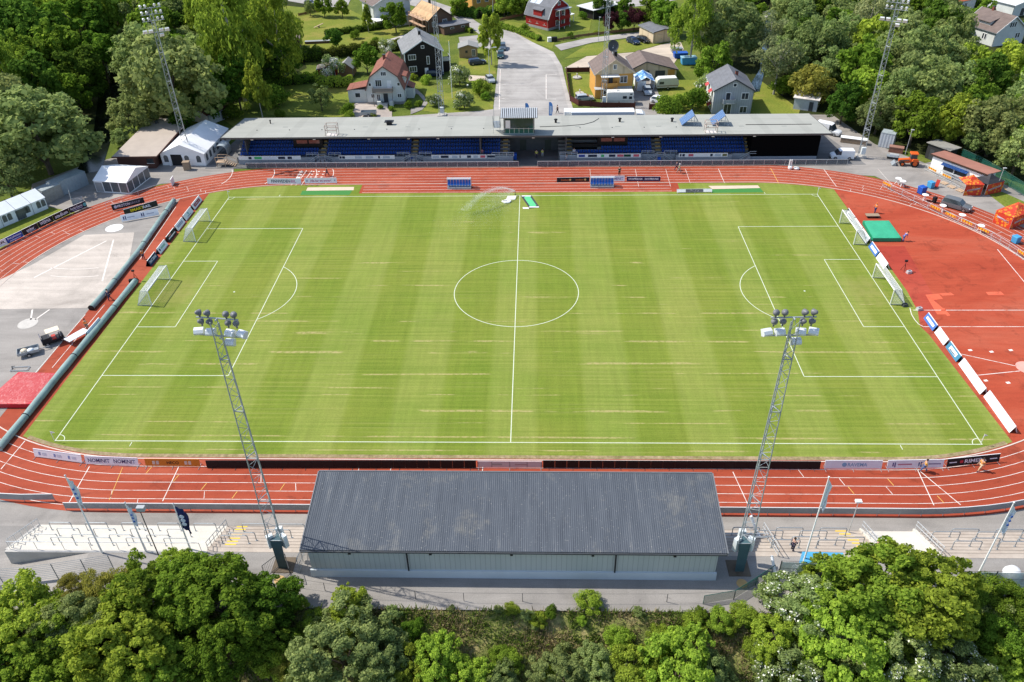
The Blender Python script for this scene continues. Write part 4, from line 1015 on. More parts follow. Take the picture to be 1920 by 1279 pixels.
board('orange board reading HECO in black on the near left track', (274,875), (376,876), CO, [('HECO',CB,0.51,0.22,0.42),('#',(0.6,0.5,0.42),0.16,0.05,0.5),('#',(0.6,0.5,0.42),0.23,0.05,0.5),('#',(0.6,0.5,0.42),0.75,0.05,0.5),('#',(0.6,0.5,0.42),0.82,0.05,0.5)], 0.9)
board('pale creased banner board between the two long black boards', (896,877), (1016,878), (0.62,0.55,0.55), [('#',(0.4,0.36,0.36),0.3,0.16,0.3),('#',(0.42,0.3,0.3),0.68,0.2,0.2),('#',CB,0.0,0.008,0.9),('#',CB,0.22,0.006,0.9),('#',CB,0.5,0.006,0.9),('#',CB,0.77,0.006,0.9),('#',CB,1.0,0.008,0.9)], 0.72)
board('pale board reading RAVEMA in light blue on the near right track', (1545,880), (1652,880), CW, [('RAVEMA',(0.22,0.38,0.55),0.57,0.34,0.44),('o',(0.22,0.38,0.55),0.34,0.1,0.52)])
board('pale board with two dark emblems and thin lettering right of RAVEMA', (1662,880), (1767,878), CW, [('#',(0.05,0.05,0.2),0.1,0.02,0.45),('#',(0.05,0.05,0.2),0.135,0.02,0.6,0.46),('#',(0.5,0.2,0.25),0.31,0.25,0.16),('#',(0.05,0.05,0.2),0.56,0.02,0.45),('#',(0.05,0.05,0.2),0.6,0.02,0.6,0.46),('#',(0.3,0.25,0.35),0.84,0.22,0.16)])
board('black board reading RIMEPA with red emblem at the near right bend', (1774,877), (1872,867), CB, [('RIMEPA',CW,0.54,0.42,0.46),('#',CR,0.27,0.06,0.3),('#',CW,0.11,0.14,0.12),('#',CW,0.88,0.14,0.12)])
board('white board reading FINNVEDEN on the far left straight', (502,346), (565,346), CW, [('FINNVEDEN',(0.02,0.03,0.08),0.4,0.56,0.55),('BIL',(0.55,0.15,0.35),0.78,0.16,0.5),('o',(0.72,0.74,0.82),0.93,0.1,1.0)], 1.0)
board('white board reading Alla har ett ansvar on the far left straight', (572,345), (632,344), CW, [('Alla har ett ansvar!',(0.45,0.08,0.2),0.5,0.66,0.45),('#',(0.4,0.4,0.5),0.07,0.06,0.4),('#',(0.4,0.4,0.5),0.94,0.05,0.3)], 0.95)
board('black board with two small orange names right of the far centre', (1044,343), (1105,342), CB, [('Swedbank',(0.6,0.15,0.03),0.25,0.25,0.35),('o',(0.7,0.42,0.15),0.41,0.1,0.45),('Swedbank',(0.6,0.15,0.03),0.7,0.25,0.35),('o',(0.7,0.42,0.15),0.87,0.1,0.45)], 0.85)
board('white board reading NOMINIT twice behind the right dugout', (1107,342), (1171,341), CW, [('NOMINIT',(0.25,0.2,0.4),0.27,0.42,0.5),('NOMINIT',(0.25,0.2,0.4),0.75,0.42,0.5)])
board('dark purple board with white lettering right of the right dugout', (1175,341), (1238,341), (0.03,0.012,0.06), [('SWATTEKNIK',CW,0.26,0.42,0.4),('SWATTEKNIK',CW,0.74,0.42,0.4)], 0.85)
board('low white and black board lying by the right sandpit', (1269,362), (1335,361), (0.75,0.75,0.75), [('#',(0.1,0.1,0.11),0.5,0.5,0.9),('#',CW,0.5,0.24,0.45)], 0.55, 0.6)
board('black board reading PROTONGROUP on the left bend', (212,396), (272,381), CB, [('PROTON',CW,0.36,0.38,0.48),('GROUP',(0.3,0.28,0.33),0.72,0.32,0.42),('o',(0.5,0.52,0.6),0.11,0.1,0.55)], 1.0)
board('black board reading SMARTRAIL in yellow and white on left bend', (235,405), (297,387), (0.018,0.02,0.012), [('SMART',CY,0.38,0.4,0.5),('RAIL',CW,0.68,0.24,0.48)], 1.0)
board('white board with dark blue emblems inside the left bend', (229,417), (299,404), CW, [('#',CN,0.07,0.03,0.5),('#',CN,0.12,0.025,0.6),('#',(0.4,0.4,0.5),0.26,0.2,0.16),('#',CN,0.55,0.03,0.5),('#',CN,0.6,0.025,0.6),('#',(0.4,0.4,0.5),0.78,0.2,0.16)], 1.1)
for lab, p0, p1, bg_, it in (
    ('pale outer board reading EIJER at the left edge of the photo', (-70,495), (15,459), CW, [('MEIJER',(0.1,0.06,0.04),0.73,0.5,0.5)]),
    ('blue outer board reading Dick Johansson on the left bend', (15.5,458.5), (45,444), (0.02,0.05,0.3), [('Dick Johansson',CW,0.5,0.84,0.42,0.62),('#',(0.5,0.52,0.65),0.5,0.7,0.14,0.22)]),
    ('black outer board reading amber on the left bend', (45.5,443.5), (74,429.5), (0.02,0.014,0.02), [('amber',CW,0.5,0.5,0.5,0.55),('#',(0.4,0.38,0.45),0.55,0.5,0.1,0.18)]),
    ('black outer board reading WERNA on the left bend', (74.5,429), (102,415.5), CB, [('WERNA',CW,0.48,0.7,0.52,0.55)]),
    ('black outer board reading stadium on the left bend', (102.5,415.2), (132,401.5), (0.02,0.012,0.012), [('stadium',CW,0.5,0.78,0.55)]),
    ('black outer board reading Social Dance with a round emblem', (132.5,401.2), (164,388), (0.018,0.01,0.025), [('Social Dance',CW,0.42,0.7,0.36,0.6),('#',(0.4,0.35,0.5),0.45,0.6,0.12,0.25),('o',(0.1,0.4,0.4),0.9,0.1,0.6)])):
    board(lab, p0, p1, bg_, it, 1.05, 0.1, z=0.02)
XL = -57.6
for v0, v1, bg_, it, lab in (
    (394,376,CW,[('#',(0.4,0.03,0.04),0.5,0.72,0.5),('#',CW,0.5,0.6,0.16)],'white A-frame board with a dark red block at the left goal end, farthest from camera'),
    (414.5,397,(0.76,0.78,0.8),[('o',(0.15,0.4,0.45),0.5,0.1,0.4,0.6),('#',(0.3,0.4,0.45),0.5,0.4,0.14,0.25)],'pale grey A-frame board with a small teal emblem behind the left training goal'),
    (434,417,(0.76,0.78,0.82),[('#',(0.3,0.36,0.5),0.5,0.7,0.4),('#',(0.6,0.66,0.72),0.5,0.5,0.15)],'pale grey A-frame board with blue outlines behind the left training goal'),
    (455,437,CB,[('#',(0.45,0.15,0.12),0.35,0.3,0.2,0.72),('#',CW,0.5,0.8,0.14,0.4)],'black A-frame board with a thin white line near the left training goal'),
    (477,459,(0.74,0.78,0.8),[('o',CN,0.15,0.1,0.4),('#',(0.3,0.5,0.4),0.55,0.5,0.3)],'pale A-frame board with a navy dot between the left goals'),
    (500,482,(0.012,0.03,0.075),[('SWATTEKNIK',CW,0.5,0.8,0.4)],'navy A-frame board with white lettering just behind the left goal')):
    q0 = at(300+(490-v0)*0.72, v0); q1 = at(300+(490-v1)*0.72, v1)
    board(lab, pix((XL, q0.y, 0.035)), pix((XL, q1.y, 0.035)), bg_, it, 1.05, 0.42, True)
XRL = ((400,417,(0.03,0.03,0.035),[('#',CW,0.5,0.7,0.5),('#',CB,0.5,0.5,0.2)],'small dark A-frame board at the right goal end nearest the stand'),
    (418.5,437,CW,[('#',(0.7,0.68,0.66),0.5,0.5,0.3)],'blank white A-frame board left of the green mat, upper of two'),
    (438.5,457,CW,[('#',(0.3,0.5,0.5),0.7,0.12,0.3),('#',(0.65,0.66,0.7),0.35,0.25,0.3)],'white A-frame board left of the green mat, lower of two'),
    (463,482,(0.06,0.15,0.4),[('#',CW,0.52,0.72,0.4)],'blue A-frame board with a white bar below the green mat'),
    (484,505,CW,[('#',(0.7,0.66,0.66),0.5,0.4,0.2)],'white A-frame board above the right main goal'),
    (597,621,(0.06,0.15,0.42),[('#',CW,0.5,0.74,0.34)],'blue A-frame board with white lettering below the right goal'),
    (624,648,CW,[('o',(0.4,0.5,0.6),0.12,0.1,0.3)],'blank white A-frame board between two blue boards on the right'),
    (651,679,(0.05,0.2,0.32),[('#',CW,0.5,0.6,0.5),('#',(0.05,0.2,0.32),0.5,0.5,0.14,0.35)],'teal blue A-frame board with a white emblem on the right'),
    (683,740,CW,[('#',(0.5,0.6,0.66),0.14+0.085*k,0.055,0.3) for k in range(9) if k != 5],'long white A-frame board with pale blue lettering on the right'),
    (744,812,(0.74,0.74,0.75),[],'long blank white A-frame board at the near right corner'))
for v0, v1, bg_, it, lab in XRL:
    x_ = 55.6+0.0 if v0 < 520 else (56.4+ (v0-600)*0.004)
    def yat(v):
        lo_, hi_ = -45.0, 45.0
        for _ in range(50):
            m = (lo_+hi_)/2
            if pix((x_, m, 0.035))[1] > v: lo_ = m
            else: hi_ = m
        return lo_
    board(lab, pix((x_, yat(v0), 0.035)), pix((x_, yat(v1), 0.035)), bg_, it, 1.05, 0.42, True)
board('pale grey A-frame board leaning against the long green roll on the left', (172,634), (195,607), (0.6,0.66,0.7), [('o',(0.05,0.3,0.3),0.2,0.1,0.35),('#',(0.3,0.4,0.45),0.55,0.5,0.3)], 1.1, 0.42, True)
M_LED = mat('led_face', (0.008,0.008,0.009), 0.55, 0.3, 3)
def led(label, p0, p1):
    a = at(*p0, 0.035); b = at(*p1, 0.035); d = b-a; L = d.length; t = thing('led_board', label, 'led board', (a+b)/2, math.atan2(d.y, d.x), 'black led boards'); n = int(L/1.28)
    for k in range(n):
        x = -L/2+L*(k+0.5)/n; mb = MB(); mb.obox((x-L/n/2+0.012,0.12,0.52),(x+L/n/2-0.012,0.12,0.52),0.12,0.94,(0,0.16,1)); mb.build('panel', M_LED, t)
        if k % 2 == 0: MB().path([(x,-0.35,0.02),(x,0.7,0.02),(x,0.25,0.8)], 0.025, 5).build('foot', DARK, t)
led('long row of black led panels left of the near halfway line', (388,878), (893,878))
led('long row of black led panels right of the near halfway line', (1018,878), (1537,880))
# ---------------------------------------------------------------- dugouts
M_PLEXI = mat('plexiglass', (0.7,0.72,0.74), 0.2, 0.05, alpha=0.42)
def dugout(label, u0, u1, v):
    a = at(u0, v, 0.02); b = at(u1, v, 0.02); L = b.x-a.x; t = thing('dugout', label, 'dugout', ((a.x+b.x)/2, a.y, 0.02), 0, 'team dugouts'); W_ = L/2
    MB().box(0,0.75,0.0,L,1.5,0.22).build('base', GALV, t)
    pr = [(0.05,1.95),(0.6,2.05),(1.1,1.9),(1.4,1.4),(1.5,0.2)]
    for i in range(4):
        p, q = pr[i], pr[i+1]
    mb = MB(); mb.add([(s*W_, p[0], p[1]) for s in (-1,1) for p in pr], [(i, i+1, 5+i+1, 5+i) for i in range(4)]); mb.build('canopy', M_PLEXI, t)
    for s in (-1,1):
        mb = MB(); mb.add([(s*W_, p[0], p[1]) for p in [(0.35,0.22)]+pr], [tuple(range(6))]); mb.build('side_panel', M_PLEXI, t)
        MB().path([(s*W_,0.3,0.2)]+[(s*W_,p[0],p[1]) for p in pr], 0.04).build('frame', STEEL, t)
    MB().tube((-W_,0.05,1.95),(W_,0.05,1.95),0.05).build('front_bar', STEEL, t)
    for k in range(8):
        x = -W_+L*(k+0.5)/8; mb = MB(); mb.box(x,0.75,0.55,0.5,0.5,0.12,0,(0.9,0.9)); mb.box(x,1.02,0.6,0.5,0.12,0.75,0,(0.85,0.8)); mb.box(x,1.04,1.36,0.34,0.1,0.24); mb.box(x,0.8,0.22,0.12,0.2,0.33)
        mb.build('seat', mat('dugout_blue', (0.015,0.13,0.5), 0.4, 0.1), t)
dugout('clear roofed dugout with eight blue seats left of the halfway line', 839, 883, 355)
dugout('clear roofed dugout with eight blue seats right of the halfway line', 1107, 1151, 352.5)
# ---------------------------------------------------------------- rolls, mats, sprinkler, banner
M_ROLL = mat('roll_cover', (0.22,0.31,0.29), 0.5, 0.25, 0.5, bump=0.3, bscale=2)
def roll(label, pts, r=0.55):
    P_ = [Vector((*at(u, v)[:2], r*0.9)) for u, v in pts]; t = thing('cover_roll', label, 'cover roll', (P_[0].x,P_[0].y,0)); c = Vector((P_[0].x,P_[0].y,0)); mb = MB(); n = 12; rings = []
    R = []
    for a, b in zip(P_, P_[1:]):
        k = max(2, int((b-a).length/2.2)); R += [a.lerp(b, i/k) for i in range(k)]
    R.append(P_[-1]); vs_ = []
    for i, p in enumerate(R):
        d = (R[min(i+1, len(R)-1)]-R[max(i-1, 0)]).normalized(); sd = Vector((-d.y, d.x, 0)); rr = r*(1+0.05*math.sin(i*2.3))
        for k in range(n): t_ = 2*PI*k/n; vs_.append(p-c+sd*rr*math.cos(t_)+Vector((0,0,rr*0.92*math.sin(t_))))
    m = len(R); fs = [(i*n+k, i*n+(k+1) % n, (i+1)*n+(k+1) % n, (i+1)*n+k) for i in range(m-1) for k in range(n)]+[tuple(range(n)), tuple(reversed(range((m-1)*n, m*n)))]
    mb.add(vs_, fs); mb.build('cover', M_ROLL, t, True)
    for i in (3, m//2, m-3):
        d = (R[i+1]-R[i-1]).normalized(); MB().tube(R[i]-c-d*0.04, R[i]-c+d*0.04, r*1.07, r*1.07, 14).build('strap', DARK, t)
    MB().tube(R[0]-c-(R[1]-R[0]).normalized()*0.02, R[0]-c+(R[1]-R[0]).normalized()*0.1, r*1.03, r*1.03, 14).build('end_cap', BLACK, t)
roll('long grey green roll along the gravel side of the left run-up', [(172,582),(204,546),(262,473),(327,379)], 0.42)
roll('longer grey green roll along the left edge of the grass', [(256,530),(185,618),(108,712),(50,785),(0,846)], 0.45)
def mattress(label, px, h, m, m2, inset=0.25):
    P_ = [Vector((*at(u, v, h)[:2], 0)) for u, v in px]; c = sum(P_, Vector())/len(P_); t = thing('landing_mat', label, 'landing mat', (c.x,c.y,0.03)); mb = MB()
    d0 = (P_[1]-P_[0]).normalized(); Q = [p-c for p in P_]; n = 10
    vs_ = []; N = n+1
    for j in range(N):
        for i in range(N):
            a = Q[0].lerp(Q[1], i/n); b = Q[3].lerp(Q[2], i/n); p = a.lerp(b, j/n); e = min(i, j, n-i, n-j)
            vs_.append((p.x, p.y, h-(0.09 if e == 0 else 0)+0.05*math.sin(i*1.9+j*2.7)*(e > 0)))
    mb.add(vs_, [(j*N+i, j*N+i+1, (j+1)*N+i+1, (j+1)*N+i)[::(-1 if (Q[1]-Q[0]).cross(Q[3]-Q[0]).z < 0 else 1)] for j in range(n) for i in range(n)]); mb.build('top_cover', m, t, True)
    mb = MB(); mb.prism([(q.x*0.995, q.y*0.995) for q in Q], 0.05, h-0.08); mb.build('side_cover', m2, t)
    mb = MB(); mb.prism([(q.x*0.97, q.y*0.97) for q in Q], 0.0, 0.06); mb.build('pallet', BLACK, t); return t
g = G('pink_cover', 0.35, 0.5); cr_ = g.ramp(g.noise(g.mapping((0.9,0.5,1),(0,0,0.5)), 1.1, 4, 0.6, 1.4), [(0.47, 0.0), (0.5, 0.5), (0.53, 0.0)])
g.color(g.mix(cr_, (0.46,0.05,0.045), (0.66,0.3,0.28))); g.bump(g.noise(scale=1.4, detail=4, dist=1.0), 0.6, 0.1); M_PINK = g.m
t = mattress('large faded red landing mat beside the left green roll', [(34,697),(108,699),(57,757),(-34,757)], 0.75, M_PINK, mat('red_side', (0.5,0.02,0.035), 0.5, 0.1))
t = mattress('green landing mat on the red surface right of the pitch', [(1618,413),(1667,413),(1691,446),(1637,446)], 0.75, mat('green_cover', (0.045,0.36,0.2), 0.5, 0.12, 0.9, bump=0.2, bscale=3), mat('green_side', (0.02,0.26,0.13), 0.5, 0.1))
# sprinkler throwing a fan of water
S0 = Vector((*at(966,366)[:2], 0.03)); t = thing('sprinkler', 'small sprinkler on the far touchline near the halfway line', 'sprinkler', S0)
MB().lathe([(0.12,0),(0.1,0.15),(0.05,0.2),(0.05,0.7),(0.02,0.72)], (0,0,0), 8).build('riser', DARK, t); MB().tube((0,0,0.65),(-0.3,-0.18,0.85),0.05,0.03).build('nozzle', BLACK, t)
N = 15000; rng = np.random.default_rng(5); main = rng.random(N) < 0.3; az = np.pi+0.74+np.where(main, 0.03*rng.standard_normal(N), np.abs(rng.standard_normal(N))*0.33); el = 0.6+np.where(main, 0.03, 0.13)*rng.standard_normal(N); tt = rng.random(N)**0.8
v0 = 11.0*(1+np.where(main, 0.03, 0.14)*rng.standard_normal(N)); tm = 2*v0*np.sin(el)/9.81; T = tt*tm*1.0
X_ = np.cos(az)*np.cos(el)*v0*T; Y_ = np.sin(az)*np.cos(el)*v0*T; Z_ = 0.8+np.sin(el)*v0*T-4.905*T*T-(~main)*rng.random(N)*T*3.2
cpt = np.stack([X_, Y_, np.maximum(Z_, 0.05)], 1); s_ = np.where(main, 0.02, 0.012)+0.018*rng.random(N)
q1 = rng.standard_normal((N,3)); q1 /= np.linalg.norm(q1, axis=1)[:,None]; q2 = np.cross(q1, rng.standard_normal((N,3))); q2 /= np.linalg.norm(q2, axis=1)[:,None]
V = np.stack([cpt+s_[:,None]*q1, cpt+s_[:,None]*q2, cpt-s_[:,None]*q1, cpt-s_[:,None]*q2], 1).reshape(-1,3)
me = npmesh('water_spray', V, np.arange(4*N).reshape(-1,4), [mat('water_drops', (0.85,0.87,0.88), 0.2, 0.03, alpha=0.55)])
o = link('water_spray', me, None, 'stuff'); o.location = S0
# big banner lying on the pitch and white sheets beside it
def lying(name, label, cat, px, m, thick=0.03, z=0.05):
    P_ = [at(u, v) for u, v in px]; c = sum(P_, Vector())/len(P_); t = thing(name, label, cat, (c.x,c.y,z)); mb = MB(); mb.prism([(p.x-c.x, p.y-c.y) for p in P_], 0, thick); mb.build('sheet', m, t); return t, c, [p-c for p in P_]
t, c, Q = lying('flag_banner', 'large black banner with green ovals lying at the far halfway line', 'banner', [(976,367.5),(996,366.5),(1012,389.5),(993,391.5)], mat('banner_black', (0.05,0.055,0.06), 0.7, 0.2))
for k in range(6):
    p = (Q[0].lerp(Q[1], 0.5)).lerp(Q[3].lerp(Q[2], 0.5), 0.2+0.12*k); MB().lathe([(0.62,0.032),(0.6,0.045),(0.01,0.05)], (p.x,p.y,0), 16).build('oval', mat('banner_green', (0.1,0.5,0.22), 0.7), t)
for f in (0.06, 0.94):
    p = Q[0].lerp(Q[1], 0.5).lerp(Q[3].lerp(Q[2], 0.5), f); MB().box(p.x,p.y,0.03,1.7,0.35,0.02,-0.02).build('white_stripe', WHITE, t)
lying('white_sheet', 'square white sheet on the grass left of the black banner', 'sheet', [(952,368.5),(968,368),(966,375),(949,374.5)], WHITE)
t, c, Q = lying('white_sheet', 'rumpled oval white sheet on the grass under the water spray', 'sheet', [(940,379),(947,376),(955,375.5),(959,378),(955,381.5),(946,382)], WHITE, 0.15)
MB().box(-0.3,0,0.15,0.7,0.25,0.02).build('dark_mark', DARK, t)
lying('white_sheet', 'small white sheet at the foot of the black banner', 'sheet', [(980,389.5),(991,390),(992,392.5),(981,392.5)], WHITE, 0.06)
# ---------------------------------------------------------------- crowd barriers on the right bend
def crowd_barrier(a, b, sign):
    c = (a+b)/2; d = b-a; L = d.length; t = thing('crowd_barrier', '', 'barrier', c, math.atan2(d.y, d.x), 'steel crowd barriers on the right bend'); w_ = L/2-0.04
    MB().path([(-w_,0,0.15),(-w_,0,1.1),(w_,0,1.1),(w_,0,0.15),(-w_,0,0.15)], 0.028, 6).build('frame', STEEL, t)
    mb = MB(); n = 13
    for i in range(1, n): mb.tube((-w_+2*w_*i/n,0,0.15),(-w_+2*w_*i/n,0,1.1),0.012,0.012,4)
    mb.parts('bar', STEEL, t)
    for s in (-1,1): MB().path([(s*w_*0.75,-0.35,0.02),(s*w_*0.75,0,0.16),(s*w_*0.75,0.35,0.02)], 0.025, 5).build('foot', STEEL, t)
    if sign:
        o = MB().box(0,-0.035,0.62,1.9,0.02,0.36).build('warning_panel', mat('warning_yellow', (0.75,0.42,0.02), 0.6), t)
        for k in range(4): MB().box(-0.72+k*0.48,-0.05,0.66,0.2,0.01,0.28).build('chevron', REDM, o)
    return t
pts = [(1654,349),(1669,357),(1690,367),(1712,378),(1738,391),(1765,404),(1795,418),(1826,432),(1857,447),(1890,467),(1922,489),(1960,515)]
k = 0
for (a, b) in zip(pts, pts[1:]):
    A = at(*a); B = at(*b); L = (B-A).length; n = max(1, round(L/2.45))
    for i in range(n):
        t = crowd_barrier(A.lerp(B, i/n), A.lerp(B, (i+1)/n), k in (0,4,5,6,7,11)); k += 1
        ordered('cb', t, '{} from the left of the steel crowd barriers along the right bend')
for (a, b, lab) in (((1733,318),(1760,332),0),((1760,332),(1786,344),1),((1786,344),(1800,352),2)):
    t = crowd_barrier(at(*a), at(*b), lab < 2); ordered('cbk', t, '{} from the left of the crowd barriers before the white kiosk')
# ================================================================== TENTS, YARDS, VEHICLES
M_TENT = mat('tent_white', (0.82,0.82,0.82), 0.6, 0.04, 0.6)
M_TENTG = mat('tent_grey_white', (0.78,0.81,0.83), 0.5, 0.06, 0.5)
M_TWIN = mat('tent_window', (0.10,0.11,0.12), 0.2, 0.3, 3, spec=0.5)
def L2(t, p): return Vector(p)-t.location
def tent(name, label, cat, A, B, D, eave, ridge, m, axis='w', group=None):
    "A,B front ground corners (left,right), D depth; ridge along 'w' (front line) or 'd' (depth)"
    A = Vector((A[0],A[1],0)); B = Vector((B[0],B[1],0)); d = B-A; W_ = d.length
    t = thing(name, label, cat, (A+B)/2+Vector((0,0,0.012)), math.atan2(d.y, d.x), group); w_ = W_/2
    mb = MB(); mb.add([(-w_,0,0),(w_,0,0),(w_,D,0),(-w_,D,0),(-w_,0,eave),(w_,0,eave),(w_,D,eave),(-w_,D,eave)], [(0,1,5,4),(1,2,6,5),(2,3,7,6),(3,0,4,7)])
    if axis == 'd': mb.add([(-w_,0,eave),(w_,0,eave),(0,0,ridge)], [(0,1,2)]); mb.add([(-w_,D,eave),(w_,D,eave),(0,D,ridge)], [(2,1,0)])
    else: mb.add([(-w_,0,eave),(-w_,D,eave),(-w_,D/2,ridge)], [(2,1,0)]); mb.add([(w_,0,eave),(w_,D,eave),(w_,D/2,ridge)], [(0,1,2)])
    mb.build('wall', m, t)
    o = 0.12; mb = MB(); k = 0.02
    if axis == 'd':
        for s in (-1, 1): mb.add([(s*(w_+o),-o,eave-0.05),(0,-o,ridge+k),(0,D+o,ridge+k),(s*(w_+o),D+o,eave-0.05)], [(0,1,2,3)[::s]])
    else: mb.add([(-w_-o,-o,eave-0.05),(w_+o,-o,eave-0.05),(w_+o,D/2,ridge+k),(-w_-o,D/2,ridge+k),(-w_-o,D+o,eave-0.05),(w_+o,D+o,eave-0.05)], [(0,1,2,3),(3,2,5,4)])
    mb.build('roof', M_TENT if m is not M_TENTG else m, t); return t, W_
def arch(mb, x, z0, w_, h, y, side='y'):
    pts = [(-w_/2,0),(w_/2,0)]+[(w_/2*math.cos(a), h-w_/2+w_/2*math.sin(a)) for a in [PI*i/8 for i in range(9)]]
    mb.poly([(x+p[0], y, z0+p[1]) if side == 'y' else (y, x+p[0], z0+p[1]) for p in pts])
# large marquee
A, B = at(306,310), at(387,311)
t, W_ = tent('marquee', 'large white marquee between the brown clubhouse and main stand', 'marquee', A, B, 13.5, 2.5, 4.3, M_TENT, 'd')
w_ = W_/2
for x in (-w_*0.78, w_*0.18, w_*0.72):
    mb = MB(); arch(mb, x, 0.7, 0.9, 1.4, -0.015); mb.build('window', M_TWIN, t)
for y in (1.2, 3.0, 4.8, 6.8, 8.8, 10.8, 12.3):
    mb = MB(); arch(mb, y, 0.7, 0.95, 1.4, w_+0.015, 'x'); mb.build('window', M_TWIN, t)
MB().box(-w_*0.28, -0.02, 0.0, 2.3, 0.02, 2.25).build('doorway', mat('tent_doorway', (0.02,0.02,0.022), 0.9), t)
for x in (-w_*0.28-1.5, -w_*0.28+1.35):
    mb = MB(); mb.add([(x-0.3,-0.06,2.25),(x+0.35,-0.06,2.25),(x+0.1,-0.16,1.2),(x+0.25,-0.3,0.02),(x-0.25,-0.2,0.02),(x-0.1,-0.12,1.2)], [(0,1,2,5),(5,2,3,4)]); mb.build('curtain', M_TENT, t)
# entrance tunnel
p = at(412,300); t = thing('tent_tunnel', 'small pale arched plastic tunnel between the marquee and main stand', 'tunnel', (p.x-0.3,p.y+2.2,0.024)); mb = MB()
pr = [(1.2*math.cos(a), 0.9+1.2*math.sin(a)) for a in [PI*i/10 for i in range(11)]]; pr = [(1.2,0)]+pr+[(-1.2,0)]
n = len(pr); mb.add([(q[0],0,q[1]) for q in pr]+[(q[0],2.6,q[1]) for q in pr], [(i,i+1,n+i+1,n+i)[::-1] for i in range(n-1)]); mb.build('canopy', mat('tunnel_plastic', (0.4,0.46,0.5), 0.3, 0.1), t, True)
for y in (0,1.3,2.6): MB().path([(q[0]*1.01,y,q[1]*1.01) for q in pr], 0.03, 5).build('hoop', STEEL, t)
# small pavilion tent with open glazed front
A, B = at(182,360), at(243,364)
t, W_ = tent('marquee', 'smaller white marquee with glazed dark sides beside the track', 'marquee', A, B, 7.4, 2.3, 3.6, M_TENT, 'w'); w_ = W_/2
for i in range(4): MB().box(-w_+W_*(i+0.5)/4, -0.025, 0.25 if i else 0.1, W_/4-0.2, 0.03, 1.85).build('glazing', M_TWIN if i else mat('clear_glazing', (0.3,0.3,0.3), 0.2), t)
for i in range(4): MB().box(w_+0.025, 7.4*(i+0.5)/4, 0.2, 0.03, 7.4/4-0.2, 1.9).build('glazing', M_TWIN, t)
# long party tent at the left edge
A, B = at(-40,446), at(91,391)
t, W_ = tent('party_tent', 'long pale party tent with arched windows at the left edge', 'party tent', A, B, 4.6, 2.2, 3.3, M_TENTG, 'w'); w_ = W_/2
for f in (0.4, 0.47, 0.62, 0.7, 0.73, 0.89, 0.96):
    if f == 0.62: MB().box(-w_+W_*f, -0.02, 0.05, 1.6, 0.02, 1.8).build('doorway', M_TWIN, t)
    else: mb = MB(); arch(mb, -w_+W_*f, 0.7, 0.75, 1.25, -0.015); mb.build('window', M_TWIN, t)
for f in (0.35, 0.57, 0.79): MB().path([(-w_+W_*f,-0.03,0.05),(-w_+W_*f,-0.16,2.18),(-w_+W_*f,2.3,3.35)], 0.025).build('seam', DARK, t)
# clubhouse
A, B = at(224,318), at(290,318); d = B-A
t = thing('clubhouse', 'brown timber clubhouse with a flat grey beige roof left of the marquee', 'clubhouse', (A.x,A.y,0.0), 0.02); W_ = 8.0; D = 19.5
M_BROWN = mat('brown_boards', (0.10,0.045,0.035), 0.8, 0.2, 2, stretch=(1,1,6))
MB().box(W_/2-0.4,D/2,0,W_-0.8,D-0.6,2.75).build('wall', M_BROWN, t)
mb = MB(); mb.extr([(-0.8,2.78),(D,3.1),(D,3.22),(-0.8,2.95)], 'x', -0.3, W_+0.4); mb.build('roof', mat('beige_felt', (0.42,0.36,0.31), 0.9, 0.1, 0.4), t)
mb = MB(); mb.box(W_/2,-0.82,2.72,W_+0.75,0.08,0.26); mb.obox((W_+0.43,-0.8,2.83),(W_+0.43,D,3.12),0.08,0.28); mb.build('fascia', M_BROWN, t)
for y in (3,6,9,12,15): MB().box(W_-0.79,y,1.1,0.05,1.2,1.0).build('window', GLASS, t)
for y in (4.5,10.5): MB().box(W_-0.78,y,0.1,0.05,0.9,2.0).build('door', WHITE, t)
o = MB().box(6.4,0.28,1.1,1.3,0.06,0.9).build('window', GLASS, t); MB().box(6.4,0.26,1.02,1.5,0.04,0.08).build('sill', WHITE, o)
mb = MB(); mb.lathe([(0.35,0),(0.35,0.5),(0.5,0.55),(0.02,0.75)], (2.2,16.5,3.1), 8); mb.build('roof_vent', DARK, t)
# shipping containers
def container(label, u, v, rz, L, W_, H, m, doors=True):
    p = at(u, v); t = thing('shipping_container', label, 'container', (p.x,p.y,0.0), rz); mb = MB(); n = int(L/0.28)
    for s in (0, 1):
        prof = [(L*i/n, s*W_+(0.04 if i % 2 else 0)*(1 if s else -1)) for i in range(n+1)]
        mb.add([(q[0],q[1],0.1) for q in prof]+[(q[0],q[1],H) for q in prof], [(i,i+1,n+1+i+1,n+1+i)[::(1 if s == 0 else -1)] for i in range(n)])
    mb.build('side_wall', m, t)
    MB().box(L/2,W_/2,H-0.06,L+0.06,W_+0.1,0.14).build('roof', mat('container_roof', (0.3,0.34,0.35), 0.6, 0.2), t); MB().box(L/2,W_/2,0.0,L,W_,0.16).build('floor_frame', m, t)
    MB().box(L-0.02,W_/2,0.1,0.1,W_,H-0.12).build('end_wall', m, t)
    for k in (0.26, 0.74):
        o = MB().box(-0.03,W_*k,0.15,0.07,W_*0.46,H-0.3).build('door', mat('container_door', (0.42,0.44,0.45), 0.5, 0.1), t)
        for q in (-0.12,0.12): MB().tube((-0.09,W_*k+q*W_,0.2),(-0.09,W_*k+q*W_,H-0.2),0.025).build('lock_bar', GALV, o)
    return t
M_CONT = mat('container_grey', (0.30,0.34,0.36), 0.55, 0.12)
container('grey shipping container by the left wood, the longer and farther one', 110, 371, R_(62), 6.5, 2.4, 2.6, M_CONT)
container('weathered beige grey container next to the longer grey container', 88, 383, R_(62), 3.6, 2.4, 2.5, mat('container_beige', (0.3,0.28,0.25), 0.6, 0.2))
